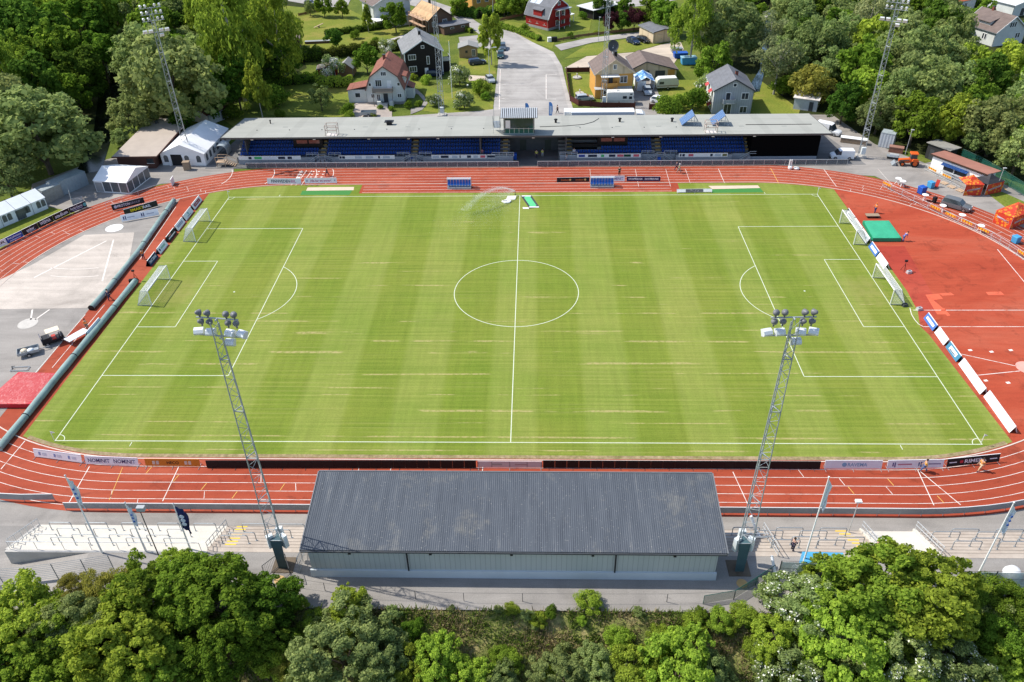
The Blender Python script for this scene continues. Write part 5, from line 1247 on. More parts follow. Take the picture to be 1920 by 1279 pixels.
container('tall grey container cupboard beside the orange tractor', 1646, 275, R_(-31), 2.6, 2.2, 2.9, mat('container_pale', (0.42,0.45,0.48), 0.5, 0.08))
def railpost(name, label, cat, p, h, r, m, head=None):
    t = thing(name, label, cat, p); MB().tube((0,0,0),(0,0,h),r,r*0.7,8).build('pole', m, t)
    if head == 'flood': MB().box(0.15,0,h-0.05,0.55,0.3,0.12).build('lamp', STEEL, t)
    if head == 'arm': MB().path([(0,0,h),(0.35,0,h+0.5),(1.3,0,h+0.75)], 0.05).build('arm', m, t); MB().box(1.55,0,h+0.66,0.75,0.24,0.14).build('lamp', LAMPG, t)
    return t
railpost('yard_lamp', 'slim pole with a small floodlight behind the orange tractor', 'lamp post', at(1697,290), 5, 0.06, STEEL, 'flood')
railpost('yard_lamp', 'slim pole with a small floodlight behind the black gazebo', 'lamp post', at(1866,361), 4.6, 0.06, STEEL, 'flood')
# kiosk
A = at(1742,318); B = at(1838,355); d = B-A; rz = math.atan2(d.y, d.x); W_ = d.length
t = thing('kiosk', 'long white kiosk with a rusty red flat roof and blue awning', 'kiosk', (A.x,A.y,0.0), rz)
MB().box(W_/2,1.7,0,W_,3.4,2.6).build('wall', WHITE, t)
mb = MB(); mb.extr([(-0.35,2.95),(4.0,2.62),(4.0,2.74),(-0.35,3.1)], 'x', -0.4, W_+0.5); mb.build('roof', mat('red_felt', (0.33,0.15,0.11), 0.9, 0.15, 0.5), t)
MB().box(W_/2,-0.36,2.88,W_+0.9,0.06,0.24).build('fascia', mat('dark_brown_trim', (0.05,0.03,0.02), 0.7), t)
MB().box(W_*0.47,-0.03,1.0,W_*0.44,0.08,1.1).build('serving_hatch', mat('hatch_dark', (0.02,0.02,0.022), 0.6), t)
mb = MB(); mb.add([(W_*0.22,-0.06,2.3),(W_*0.72,-0.06,2.3),(W_*0.72,-0.75,1.98),(W_*0.22,-0.75,1.98)], [(0,1,2,3),(3,2,1,0)]); mb.build('awning', mat('awning_blue', (0.03,0.1,0.32), 0.7), t)
MB().box(W_*0.47,-0.45,0.95,W_*0.46,0.5,0.06).build('counter', STEEL, t); MB().box(W_*0.47,-0.28,0.0,0.12,0.3,2.0).build('pillar', STEEL, t)
A2 = at(1738,300); t = thing('shed', 'dark timber shed with a grey roof behind the white kiosk', 'shed', (A2.x,A2.y+1.2,0.0), rz); MB().box(2.2,1.4,0,4.4,2.8,2.8).build('wall', mat('black_boards', (0.03,0.03,0.03), 0.8), t)
mb = MB(); mb.extr([(-0.3,2.95),(3.2,2.8),(3.2,2.92),(-0.3,3.08)], 'x', -0.3, 4.8); mb.build('roof', mat('grey_felt', (0.26,0.25,0.22), 0.9), t); MB().box(1.2,-0.03,0,0.9,0.05,2.0).build('door', DARK, t)
for k, (u, v) in enumerate(((1770,344),(1784,351),(1800,358))):
    p = at(u, v); t = thing('pallet', 'wooden pallet on the asphalt before the kiosk', 'pallet', p, rz, 'pallets before the kiosk'); mb = MB()
    for i in range(5): mb.box(0,-0.5+0.25*i,0.1,1.2,0.14,0.03)
    for s in (-0.5,0,0.5): mb.box(s,0,0,0.1,1.1,0.1)
    mb.build('boards', mat('pale_pallet', (0.55,0.4,0.27), 0.9), t); ordered('pal', t, '{} pallet from the left on the asphalt before the kiosk')
# gazebos
def ornament(name, c1, c2, c3):
    g = G(name, 0.6, 0.2); vo = g.nt.nodes.new('ShaderNodeTexVoronoi'); vo.inputs['Scale'].default_value = 1.7; vo.inputs['Randomness'].default_value = 0.75; g.L(g.obj, vo.inputs['Vector'])
    g.color(g.ramp(vo.outputs['Distance'], [(0.0, c3), (0.12, c3), (0.15, c1), (0.27, c1), (0.3, c2), (0.42, c2), (0.46, c1), (1.0, c1)])); return g.m
M_ORN = ornament('gazebo_print', (0.55,0.05,0.025), (0.72,0.26,0.03), (0.75,0.4,0.08))
def gazebo(label, A, B, D, mroof, mwall, sides, left_wall=False):
    d = B-A; t = thing('gazebo', label, 'gazebo', (A.x,A.y,0.02), math.atan2(d.y, d.x), 'promotional gazebos'); W_ = d.length; e = 2.15
    for x in (0, W_):
        for y in (0, D): MB().box(x,y,0,0.06,0.06,e).build('pole', STEEL, t)
    mb = MB(); c = (W_/2, D/2, 3.3); o = 0.1; q = [(-o,-o,e-0.05),(W_+o,-o,e-0.05),(W_+o,D+o,e-0.05),(-o,D+o,e-0.05)]
    m_ = [tuple((Vector(q[i])*0.5+Vector(c)*0.5)-Vector((0,0,0.16))) for i in range(4)]
    mb.add(q+m_+[c], [f for i in range(4) for f in ((i,(i+1)%4,4+(i+1)%4,4+i),(4+i,4+(i+1)%4,8))]); mb.build('canopy', mroof, t)
    if 'f' in sides: o_ = MB().box(W_/2,-0.03,0.02,W_,0.02,e-0.05).build('wall_cloth', mwall, t); MB().obox((W_*0.14,-0.03,0.9),(W_*0.86,-0.03,1.35),0.02,0.34).build('logo_band', CBW, o_)
    if 'l' in sides: o_ = MB().box(-0.03,D/2,0.02,0.02,D,e-0.05).build('wall_cloth', mwall, t); MB().obox((-0.03,D*0.86,1.25),(-0.03,D*0.14,1.0),0.02,0.34).build('logo_band', CBW, o_)
    if 'r' in sides: MB().box(W_+0.03,D/2,0.02,0.02,D,e-0.05).build('wall_cloth', mwall, t)
    return t
CBW = mat('banner_white', (0.72,0.72,0.78), 0.7)
gazebo('orange and red patterned gazebo beside the right end of the kiosk', at(1805,367), at(1838,367), 3.0, M_ORN, M_ORN, 'f')
gazebo('gazebo with a plain black canopy and red patterned front wall', at(1845,367), at(1876,360), 3.0, mat('gazebo_black', (0.03,0.03,0.035), 0.7), M_ORN, 'fr')
gazebo('red patterned gazebo on the track at the right edge', at(1892,430), at(1934,414), 3.0, M_ORN, M_ORN, 'fl')
# white bar tables
def bartable(label, u, v):
    p = at(u, v, 0.03); t = thing('bar_table', label, 'bar table', p, random.random()*2, 'white bar tables on the right bend')
    MB().lathe([(0.55,1.06),(0.56,1.08),(0.55,1.11),(0.01,1.115)], (0,0,0), 18).build('table_top', WHITE, t)
    for k in range(3):
        a = 2*PI*k/3; MB().tube((0.42*math.cos(a),0.42*math.sin(a),0),(-0.14*math.cos(a),-0.14*math.sin(a),1.06),0.05,0.05,6).build('leg', WHITE, t)
    ordered('bt', t, '{} from the left of the white bar tables on the right bend')
for u, v in ((1682,345),(1690,350),(1732,376),(1765,396),(1801,414),(1836,434)): bartable('', u, v)
def bin_(label, u, v, m, s=(0.7,0.8,1.1), rz=0.4, lidm=None):
    p = at(u, v, 0.02); t = thing('wheelie_bin', label, 'bin', p, rz); MB().box(0,0,0.08,*s,0,(1.12,1.12)).build('body', m, t); MB().box(0,0.03,0.08+s[2],s[0]*1.18,s[1]*1.18,0.1,0,(0.9,0.9)).build('lid', lidm or m, t)
    for q in (-1,1): MB().tube((q*s[0]*0.4,s[1]*0.45,0.1),(q*s[0]*0.52,s[1]*0.45,0.1),0.1,0.1,8).build('wheel', TYRE, t)
    return t
BB = mat('bin_blue', (0.015,0.09,0.42), 0.45, 0.1); BL = mat('bin_light_blue', (0.06,0.3,0.55), 0.45, 0.1)
bin_('bright blue bin standing on the right bend below the kiosk', 1727, 363, BB, (1.0,1.0,1.2)); bin_('light blue box with red chair beside it, before the kiosk', 1744, 352, BL, (0.8,0.9,1.0)); bin_('light blue bin at the right edge below the gazebo', 1903, 455, BL, (0.9,0.9,1.0))
bin_('small black bin on the bend left of the parked car', 1751, 380, BLACK, (0.5,0.5,0.9)); bin_('blue bin left of the dark tunnel of the main stand', 966, 299, BB, (0.6,0.7,1.1), 0); bin_('blue bin under the second staircase of the main stand', 773, 307, BB, (0.55,0.6,1.0), 0); bin_('blue bin under the right staircase of the main stand', 1235, 306, BB, (0.55,0.6,1.0), 0)
p = at(1755,351,0.0); t = thing('lounge_chair', 'red folded chair leaning by the light blue box', 'chair', p, 0.3); MB().obox((0,0,0.1),(0.35,0.2,1.3),0.6,0.1).build('backrest', REDM, t); MB().obox((0,-0.1,0.25),(-0.5,-0.2,0.3),0.6,0.08).build('seat', REDM, t)
# ---------------------------------------------------------------- vehicles
def paint(name, c, rough=0.25): return mat(name, c, rough, 0.04, 1, spec=0.6)
def wheel(t, x, y, r, w_=0.22):
    o = MB().tube((x,y-w_/2,r),(x,y+w_/2,r),r,r,16).build('wheel', TYRE, t); s = 1 if y > 0 else -1
    MB().lathe([(r*0.62,0),(r*0.6,0.02),(r*0.2,0.03),(0.01,0.035)], (x,y+s*w_/2,r), 12, (0,s,0)).build('rim', RIM, o)
def car(name, label, cat, u, v, rz, L=4.4, W_=1.8, H=1.48, pm=None, kind='hatch', z=0.03, group=None, pos=None):
    p = Vector(pos) if pos else at(u, v, z); t = thing(name, label, cat, p, rz, group); hl = L/2; w_ = W_/2; b = 0.62*H if kind != 'van' else 0.56*H
    # stations x, bottom, shoulder height, roof height, half widths shoulder/roof  (front is +x)
    S = {'hatch':[(-hl,0.35,0.5,0.5,.8,.8),(-hl+0.06,0.28,0.92,0.92,.9,.86),(-hl+0.3,0.24,0.96,1.3,.97,.78),(-hl+0.75,0.22,0.97,H-0.03,1,.8),(-0.1,0.22,0.96,H,1,.82),(0.42,0.22,0.95,H-0.07,1,.8),(1.05,0.22,0.93,1.02,1,.86),(hl-0.4,0.23,0.85,0.85,.98,.9),(hl-0.06,0.26,0.7,0.7,.88,.8),(hl,0.34,0.5,0.5,.8,.75)],
         'estate':[(-hl,0.35,0.55,0.55,.8,.8),(-hl+0.05,0.28,0.95,0.98,.92,.86),(-hl+0.22,0.24,0.98,H-0.12,.97,.8),(-hl+0.6,0.22,0.98,H-0.02,1,.82),(-0.2,0.22,0.97,H,1,.83),(0.45,0.22,0.96,H-0.07,1,.81),(1.1,0.22,0.94,1.02,1,.87),(hl-0.4,0.23,0.86,0.86,.98,.9),(hl-0.06,0.26,0.7,0.7,.88,.8),(hl,0.34,0.5,0.5,.8,.75)],
         'van':[(-hl,0.3,0.9,H-0.1,.95,.88),(-hl+0.08,0.25,1.0,H-0.02,1,.92),(-0.2,0.22,1.0,H,1,.93),(0.35,0.22,1.0,H-0.02,1,.92),(0.75,0.22,1.0,H-0.14,1,.88),(1.35,0.22,0.99,1.08,1,.9),(hl-0.35,0.23,0.92,0.92,.98,.9),(hl-0.05,0.26,0.72,0.72,.9,.82),(hl,0.34,0.5,0.5,.82,.78)]}[kind]
    vs_ = []; n = 8
    for x, zb, zs, zr, ks, kr in S: vs_ += [(x,-w_*ks*.94,zb),(x,-w_*ks,zb+(zs-zb)*.55),(x,-w_*ks*.985,zs),(x,-w_*kr,zr),(x,w_*kr,zr),(x,w_*ks*.985,zs),(x,w_*ks,zb+(zs-zb)*.55),(x,w_*ks*.94,zb)]
    body = MB(); win = {'windscreen':MB(),'rear_window':MB(),'side_window':MB()}; m = len(S)
    i0, i1 = (2, 6) if kind != 'van' else (1, 5)
    for i in range(m-1):
        for k in range(n):
            f = [vs_[i*n+k], vs_[i*n+(k+1) % n], vs_[(i+1)*n+(k+1) % n], vs_[(i+1)*n+k]]
            key = None
            if k == 3 and kind != 'van' and i == 1: key = 'rear_window'
            if k == 3 and ((kind != 'van' and i == 5) or (kind == 'van' and i == 4)): key = 'windscreen'
            if k in (2,4) and ((kind != 'van' and 2 <= i <= 5) or (kind == 'van' and i in (3,4))): key = 'side_window'
            (win[key] if key else body).add(f, [(3,2,1,0)])
    body.add(vs_[:n], [tuple(range(n))]); body.add(vs_[-n:], [tuple(reversed(range(n)))])
    body.weld('body', pm, t)
    for key, q in win.items():
        if q.v: q.parts(key, GLASS, t, len(q.ch) if key != 'side_window' else 1)
    for x in (-hl*0.6, hl*0.62):
        for s in (-1,1): wheel(t, x, s*(w_-0.1), 0.33)
    for s in (-1,1):
        MB().box(hl-0.16,s*w_*0.68,0.62,0.2,0.36,0.14,0,(0.8,0.9)).build('headlight', LAMPG, t); MB().box(-hl+0.05,s*w_*0.76,0.72,0.1,0.22,0.26).build('tail_light', TAIL, t); MB().box(0.85,s*(w_+0.08),0.94,0.14,0.2,0.14).build('mirror', pm, t)
    MB().box(hl-0.01,0,0.42,0.03,0.5,0.11).build('number_plate', WHITE, t)
    return t
P_GREY, P_BLACK, P_BLUE, P_SILV, P_WHITE, P_TEAL = paint('paint_grey', (0.13,0.14,0.15)), paint('paint_black', (0.012,0.013,0.016)), paint('paint_blue', (0.015,0.03,0.075)), paint('paint_silver', (0.36,0.4,0.43)), paint('paint_white', (0.78,0.79,0.8)), paint('paint_dark_teal', (0.012,0.05,0.06))
car('parked_car', 'dark grey estate car parked on the right bend of the track', 'car', 1792, 390, R_(-42), 4.75, 1.9, 1.65, P_GREY, 'estate')
car('delivery_van', 'small white panel van parked beside the black end of main stand', 'van', 1577, 297, R_(176), 4.3, 1.8, 1.85, P_WHITE, 'van')
car('delivery_van', 'white van with a flat white roof behind the right end of the stand', 'van', 1552, 250, R_(-38), 5.2, 2.0, 2.2, P_WHITE, 'van')
car('parked_car', 'dark teal car parked first in line on the road below the birch', 'car', 939, 107, R_(-90), 4.4, 1.8, 1.6, P_TEAL, 'hatch', 0.04)
car('parked_car', 'blue grey car parked behind the teal car under the birch', 'car', 942.5, 92, R_(-88), 4.4, 1.8, 1.55, paint('paint_blue_grey', (0.06,0.085,0.11)), 'estate', 0.04)
car('parked_car', 'dark estate car parked on the grass beside the small wooden shed', 'car', 895, 120, R_(18), 4.6, 1.8, 1.5, P_BLUE, 'estate')
car('parked_car', 'dark blue car parked before the black house', 'car', 816, 142, R_(4), 4.4, 1.8, 1.5, P_BLUE, 'estate')
car('parked_car', 'black car parked by the white garage, left of the pair', 'car', 1187, 81, R_(-60), 4.5, 1.85, 1.6, P_BLUE, 'hatch', 0.05)
car('parked_car', 'black car parked by the white garage, right of the pair', 'car', 1206, 78.5, R_(-55), 4.4, 1.8, 1.5, P_BLACK, 'estate', 0.05)
car('parked_car', 'silver car with its nose out of the tarpaulin shelter', 'car', 1213, 175, R_(-88), 4.4, 1.8, 1.5, P_SILV, 'hatch', 0.06)
car('parked_car', 'pale silver car half hidden by the round bush right of the drive', 'car', 1237, 193, R_(-30), 4.3, 1.8, 1.5, P_WHITE, 'hatch', 0.04)
car('parked_car', 'silver car parked behind the brown garden fence by the yellow house', 'car', 1096, 188, R_(8), 4.3, 1.75, 1.4, P_SILV, 'hatch')
car('parked_car', 'dark car parked at the top left beyond the lawn', 'car', 583, 9, R_(-25), 4.3, 1.8, 1.5, P_GREY, 'hatch')
car('parked_car', 'small silver car at the roadside behind the green bushes', 'car', 919, 153, R_(-70), 3.9, 1.7, 1.5, P_SILV, 'hatch', 0.04)
# lorry behind the stand
p = at(1128,211,3.7); t = thing('articulated_lorry', 'long white articulated lorry parked behind the main stand', 'lorry', (p.x+1.5,p.y+1.3,0.04), 0.0)
MB().box(-1.2,0,1.1,13.2,2.5,2.6).build('trailer_box', P_WHITE, t); MB().box(-1.2,0,0.75,12.8,1.0,0.35).build('chassis', DARK, t)
mb = MB(); mb.extr([(5.9,0.5),(8.15,0.5),(8.2,1.6),(7.8,2.9),(7.2,3.3),(5.9,3.4)], 'y', -1.22, 1.22); mb.build('cab', P_WHITE, t)
mb = MB(); mb.add([(8.22,-1.05,1.75),(8.22,1.05,1.75),(7.84,1.05,2.85),(7.84,-1.05,2.85)], [(0,1,2,3)]); mb.build('windscreen', GLASS, t)
for s in (-1,1): MB().box(7.0,s*1.23,1.75,0.9,0.03,0.8).build('side_window', GLASS, t)
for x in (-6.2,-4.9,-3.6,4.6,7.2):
    for s in (-1,1): wheel(t, x, s*1.1, 0.5, 0.3)
p = at(1068,211,3.0); t = thing('box_trailer', 'short white box trailer at the left end of the lorry', 'trailer', (p.x+1.0,p.y+1.3,0.04)); MB().box(0,0,0.7,4.2,2.3,2.3).build('box', P_WHITE, t); MB().obox((-2.1,0,0.6),(-3.4,0,0.5),0.12,0.1).build('drawbar', DARK, t)
for s in (-1,1): wheel(t, 0.0, s*1.0, 0.4)
# motorhome and caravan
p = at(1163,198); t = thing('motorhome', 'white motorhome parked before the yellow house behind a brown fence', 'motorhome', (p.x,p.y+1.2,0.03), 0.02); mb = MB()
mb.extr([(-3.1,0.45),(3.0,0.45),(3.1,1.3),(2.75,2.0),(3.0,2.3),(2.8,2.95),(-2.9,2.95),(-3.1,2.7)], 'y', -1.12, 1.12); mb.build('body', mat('motorhome_white', (0.72,0.71,0.67), 0.4, 0.05), t)
for x, w2, z in ((0.9,0.9,1.5),(2.2,0.7,1.4)): o = MB().box(x,-1.13,z,w2,0.03,0.6).build('window', GLASS, t)
MB().box(2.3,-1.13,2.35,0.5,0.03,0.3).build('window', GLASS, t); MB().box(0,-1.13,0.95,6.0,0.02,0.1).build('stripe', mat('stripe_tan', (0.4,0.33,0.26), 0.5), t); MB().box(-0.6,0,2.95,0.6,0.6,0.12).build('roof_hatch', STEEL, t)
for x in (-1.9,2.2):
    for s in (-1,1): wheel(t, x, s*1.0, 0.36)
p = at(1250,168); t = thing('caravan', 'old cream caravan beside the blue tarpaulin shelter', 'caravan', (p.x,p.y+0.8,0.03), 0.12); mb = MB()
mb.extr([(-2.6,0.5),(2.5,0.5),(2.7,1.2),(2.5,2.2),(1.9,2.6),(-1.9,2.7),(-2.5,2.3),(-2.75,1.3)], 'y', -1.05, 1.05); mb.build('body', mat('caravan_cream', (0.55,0.55,0.44), 0.4, 0.06), t)
MB().box(0,-1.06,0.85,5.0,0.02,0.18).build('stripe', mat('stripe_brown', (0.25,0.15,0.09), 0.6), t); MB().box(-1.5,-1.06,1.35,1.1,0.03,0.6).build('window', GLASS, t); MB().box(0.0,0,2.62,4.2,1.9,0.1).build('roof', mat('caravan_roof', (0.7,0.69,0.66), 0.6), t)
for s in (-1,1): wheel(t, 0.1, s*0.95, 0.34)
MB().obox((-2.7,0,0.5),(-3.8,0,0.45),0.1,0.08).build('drawbar', GALV, t)
# tarpaulin shelter
p = at(1200,172); t = thing('tarpaulin_shelter', 'white garage tent covered with a blue tarpaulin by the yellow house', 'shelter', (p.x+1.2,p.y+3.4,0.02), 0.05)
for s in (-2.0,2.0): MB().box(s,0,0,0.06,5.6,2.2).build('side_wall', M_TENT, t)
MB().box(-1.0,-2.8,0,2.0,0.06,2.3).build('front_wall', M_TENT, t)
mb = MB(); mb.add([(-2.2,-3,2.1),(0,-3,3.2),(0,2.9,3.2),(-2.2,2.9,2.1),(2.2,-3,2.1),(2.2,2.9,2.1)], [(0,1,2,3),(1,4,5,2)])
g = G('tarp_blue', 0.4, 0.4); g.color(g.ramp(g.noise(scale=0.55, detail=3), [(0.44, (0.05,0.18,0.5)), (0.52, (0.3,0.5,0.7)), (0.6, (0.65,0.7,0.75))])); mb.build('tarpaulin', g.m, t)
for u, v, rz, lab in ((1338,137,0.4,'blue tarpaulin covered boat right of the beige garage'),):
    p = at(u-6, v+4); t = thing('covered_boat', lab, 'boat', p, rz); mb = MB(); pr = []
    for i in range(9):
        x = -2.2+4.4*i/8; w2 = 0.9*math.sqrt(max(0.02,1-((x-0.0)/2.35)**2)); pr.append((x,w2))
    vs_ = []; 
    for x, w2 in pr: vs_ += [(x,-w2,0.55),(x,-w2*0.55,1.15),(x,w2*0.55,1.15),(x,w2,0.55)]
    mb.add(vs_, [(i*4+k,i*4+k+1,(i+1)*4+k+1,(i+1)*4+k)[::-1] for i in range(8) for k in range(3)]); mb.build('tarpaulin', g.m, t)
    vs_ = []
    for x, w2 in pr: vs_ += [(x,-w2,0.6),(x,0,0.05),(x,w2,0.6)]
    mb = MB(); mb.add(vs_, [(i*3+k,i*3+k+1,(i+1)*3+k+1,(i+1)*3+k) for i in range(8) for k in range(2)]); mb.build('hull', P_WHITE, t)
for u, v, lab, s in ((1275,108,'open dark blue skip at the edge of the gravel yard',(3.2,1.8,1.2)),(1290,120,'closed blue container at the edge of the gravel yard',(3.4,1.9,1.7)),(1268,98,'pale grey skip behind the blue skips',(2.6,1.6,1.0))):
    p = at(u, v); t = thing('skip', lab, 'skip', p, 0.1, 'skips in the gravel yard'); m_ = BB if 'dark blue' in lab else (BL if 'closed' in lab else GALV); mb = MB(); mb.box(0,0,0.1,*s,0,(1.15,1.08)); mb.build('body', m_, t); MB().box(0,0,0.1+s[2],s[0]*1.16,s[1]*1.1,0.08).build('lid' if 'closed' in lab else 'rim', m_ if 'closed' not in lab else mat('lid_pale', (0.3,0.5,0.6), 0.5), t)
# tractor
p = at(1703,310); t = thing('tractor', 'orange tractor with a front loader facing left by the kiosk', 'tractor', p, R_(170)); OR = mat('tractor_orange', (0.65,0.11,0.02), 0.4, 0.08)
mb = MB(); mb.extr([(0.1,0.55),(1.9,0.6),(1.95,1.15),(0.2,1.35)], 'y', -0.38, 0.38); mb.build('bonnet', OR, t)
MB().box(-0.55,0,0.7,1.3,1.3,0.75).build('body', OR, t)
mb = MB(); mb.box(-0.5,0,1.4,1.15,1.15,1.0,0,(0.9,0.9)); mb.build('cab_glass', GLASS, t); MB().box(-0.5,0,2.4,1.4,1.4,0.16,0,(0.92,0.92)).build('cab_roof', OR, t)
for s in (-1,1):
    o = MB().tube((-0.85,s*0.55,0.72),(-0.85,s*0.95,0.72),0.72,0.72,18).build('rear_wheel', TYRE, t); MB().lathe([(0.4,0),(0.38,0.03),(0.01,0.05)], (-0.85,s*0.95,0.72), 12, (0,s,0)).build('rim', OR, o)
    o = MB().tube((1.3,s*0.5,0.45),(1.3,s*0.8,0.45),0.45,0.45,16).build('front_wheel', TYRE, t); MB().lathe([(0.25,0),(0.24,0.03),(0.01,0.05)], (1.3,s*0.8,0.45), 12, (0,s,0)).build('rim', OR, o)
    mb = MB(); mb.extr([(-1.5,1.1),(-0.2,1.1),(-0.35,1.55),(-1.2,1.6)], 'y', s*0.6-0.0, s*0.98); mb.build('mudguard', OR, t)
    MB().path([(0.2,s*0.5,1.2),(1.6,s*0.5,1.0),(2.5,s*0.5,0.35)], 0.08).build('loader_arm', DARK, t)
mb = MB(); mb.extr([(2.4,0.05),(3.1,0.08),(2.6,0.7),(2.4,0.65)], 'y', -0.8, 0.8); mb.build('bucket', GALV, t)
p = at(1673,297); t = thing('flat_trolley', 'grey flat trolley beside the grey container', 'trolley', p, -0.4); MB().box(0,0,0.45,2.2,1.3,0.1).build('deck', GALV, t); MB().box(0.2,0.1,0.55,1.6,0.9,0.25).build('load', STEEL, t)
for x in (-0.8,0.8): MB().tube((x,-0.55,0.2),(x,0.55,0.2),0.2,0.2,10).build('wheel', TYRE, t)
p = at(1679,285); t = thing('tool_chest', 'brown metal chest behind the tractor', 'chest', p, R_(-25)); MB().box(0,0,0,2.6,1.2,1.0).build('body', mat('chest_brown', (0.2,0.09,0.06), 0.6, 0.15), t); MB().box(0,0,1.0,2.7,1.3,0.14).build('lid', mat('chest_lid', (0.3,0.16,0.12), 0.5), t)
p = at(1600,268); t = thing('timber_stack', 'stack of planks under a white sheet by the right corner mast', 'timber stack', p, R_(-22)); mb = MB()
for k in range(4): mb.box(0,0,0.1+0.22*k,5.0,1.3,0.18)
for s in (-2,0,2): mb.box(s,0,0,0.2,1.4,0.12)
mb.build('planks', WOOD, t); MB().box(0,0,1.0,5.2,1.4,0.06).build('sheet', WHITE, t)
p = at(1523,216); t = thing('shed', 'small grey shed with a flat white roof behind the main stand', 'shed', (p.x,p.y+5,0.0), R_(-24)); MB().box(0,0,0,5,4.4,2.5).build('wall', mat('shed_grey', (0.4,0.43,0.45), 0.8), t); mb = MB(); mb.extr([(-2.5,2.5),(2.5,2.8),(2.5,2.95),(-2.5,2.65)], 'x', -2.8, 2.8); mb.build('roof', mat('shed_roof_white', (0.66,0.6,0.56), 0.8), t); MB().box(1.2,-2.22,0.0,0.9,0.04,2.0).build('door', DARK, t)
# golf buggy, trailer, table
p = at(103,641); t = thing('golf_cart', 'small utility cart with a cream roof on the left asphalt', 'golf cart', p, R_(38)); mb = MB(); mb.box(-0.2,0,0.3,2.6,1.2,0.4); mb.box(1.0,0,0.65,0.6,1.2,0.35,0,(0.7,0.9)); mb.build('body', BLACK, t)
MB().box(-0.85,0,0.7,1.0,1.2,0.5).build('cargo_box', BLACK, t); MB().box(0.2,0,1.85,1.7,1.25,0.08).build('roof', mat('cart_cream', (0.68,0.6,0.46), 0.6), t)
for x in (-0.55,0.95):
    for y in (-0.55,0.55): MB().tube((x,y,0.7),(x*0.95,y,1.85),0.03).build('roof_post', STEEL, t)
MB().box(0.1,0,0.72,0.5,1.1,0.18).build('seat', REDM, t); MB().box(-1.45,0,0.8,0.06,1.1,0.85).build('sign_board', CN_ if False else mat('sign_navy', (0.02,0.03,0.1), 0.5), t)
for x in (-0.95,0.95):
    for s in (-1,1): wheel(t, x, s*0.52, 0.25, 0.2)
p = at(56,664); t = thing('cargo_trailer', 'open grey cargo trailer with white sacks behind the utility cart', 'trailer', p, R_(28)); mb = MB(); mb.box(0,0,0.45,2.6,1.4,0.06)
for s in (-1,1): mb.box(0,s*0.69,0.5,2.6,0.04,0.35); mb.box(s*1.29,0,0.5,0.04,1.36,0.35)
mb.build('bed', GALV, t); MB().obox((1.3,0,0.45),(2.6,0.1,0.42),0.08,0.08).build('drawbar', GALV, t)
for s in (-1,1): wheel(t, 0, s*0.8, 0.28, 0.18)
for k, (x, y) in enumerate(((-0.5,0.1),(0.3,-0.2))): mb = MB(); mb.lathe([(0.1,0),(0.42,0.1),(0.4,0.3),(0.1,0.4)], (x,y,0.5), 9); mb.build('sack', mat('sack_%d' % k, ((0.7,0.6,0.45),(0.7,0.74,0.78))[k], 0.8), t, True)
p = at(147,637); t = thing('folding_table', 'white table with folding legs on the left run-up', 'table', p, R_(60)); MB().box(0,0,0.72,3.0,1.3,0.1).build('table_top', P_WHITE, t)
for x in (-1.2,1.2):
    for y in (-0.5,0.5): MB().tube((x,y,0),(x*0.9,y,0.72),0.03).build('leg', STEEL, t)
p = at(38,693); t = thing('floor_trolley', 'low steel frame trolley lying above the red mat', 'trolley', p, 0.1); MB().path([(-1.1,-0.4,0.15),(1.1,-0.4,0.15),(1.1,0.4,0.15),(-1.1,0.4,0.15),(-1.1,-0.4,0.15)], 0.05).build('frame', GALV, t); MB().path([(-0.9,0,0.15),(-0.9,0,0.55),(-0.5,0,0.6)], 0.05).build('handle', DARK, t)
p = at(1635,407,0.03); t = thing('transport_cart', 'low wooden cart on the red surface above the green mat', 'cart', p, 0.0); MB().box(0,0,0.32,2.2,1.0,0.12).build('deck', WOOD, t)
for x in (-0.8,0.8): MB().tube((x,-0.45,0.16),(x,0.45,0.16),0.16,0.16,10).build('wheel', TYRE, t)
def tripod(label, u, v, h):
    p = at(u, v, 0.03); t = thing('camera_tripod', label, 'tripod', p)
    for k in range(3): a = 2*PI*k/3+0.3; MB().tube((0.45*math.cos(a),0.45*math.sin(a),0),(0,0,h*0.75),0.03).build('leg', BLACK, t)
    MB().tube((0,0,h*0.7),(0,0,h),0.03).build('column', BLACK, t); MB().box(0,0,h,0.4,0.25,0.25).build('camera', BLACK, t)
tripod('black camera tripod between the two green rolls on the left', 255, 526, 1.6); tripod('black tripod on the red surface right of the pitch', 1694, 508, 1.6)
for lab, u, v, m_ in (('black equipment bag beside the tripod on the left',247,528,BLACK),('white equipment box beside the tripod on the right',1704,512,STEEL),('small white box on the red line right of the goal',1723,581,STEEL),('dark sign box at the corner of the right goal',1696,574,DARK)):
    p = at(u, v, 0.035); t = thing('equipment_box', lab, 'equipment box', p, 0.3); MB().box(0,0,0,0.75,0.5,0.4,0,(0.92,0.9)).build('body', m_, t); MB().obox((-0.2,0,0.45),(0.2,0,0.45),0.05,0.06).build('handle', BLACK, t)
p = at(1481,317); t = thing('water_drum', 'white sack and tall bottles by the fence below the black hall', 'drum', p); MB().lathe([(0.3,0),(0.42,0.15),(0.4,0.5),(0.12,0.62)], (0,0,0), 12).build('sack', WHITE, t)
for x in (-0.2,0.15): MB().lathe([(0.13,0.55),(0.13,1.7),(0.05,1.9)], (x,0.1,0), 10).build('bottle', WHITE, t)
p = at(1493,317); t = thing('white_sack', 'white sack lying on the outer lane below the black hall', 'sack', p, 0.3); mb = MB(); mb.lathe([(0.15,0),(0.55,0.08),(0.6,0.25),(0.2,0.4)], (0,0,0), 10); mb.build('sack', WHITE, t, True)
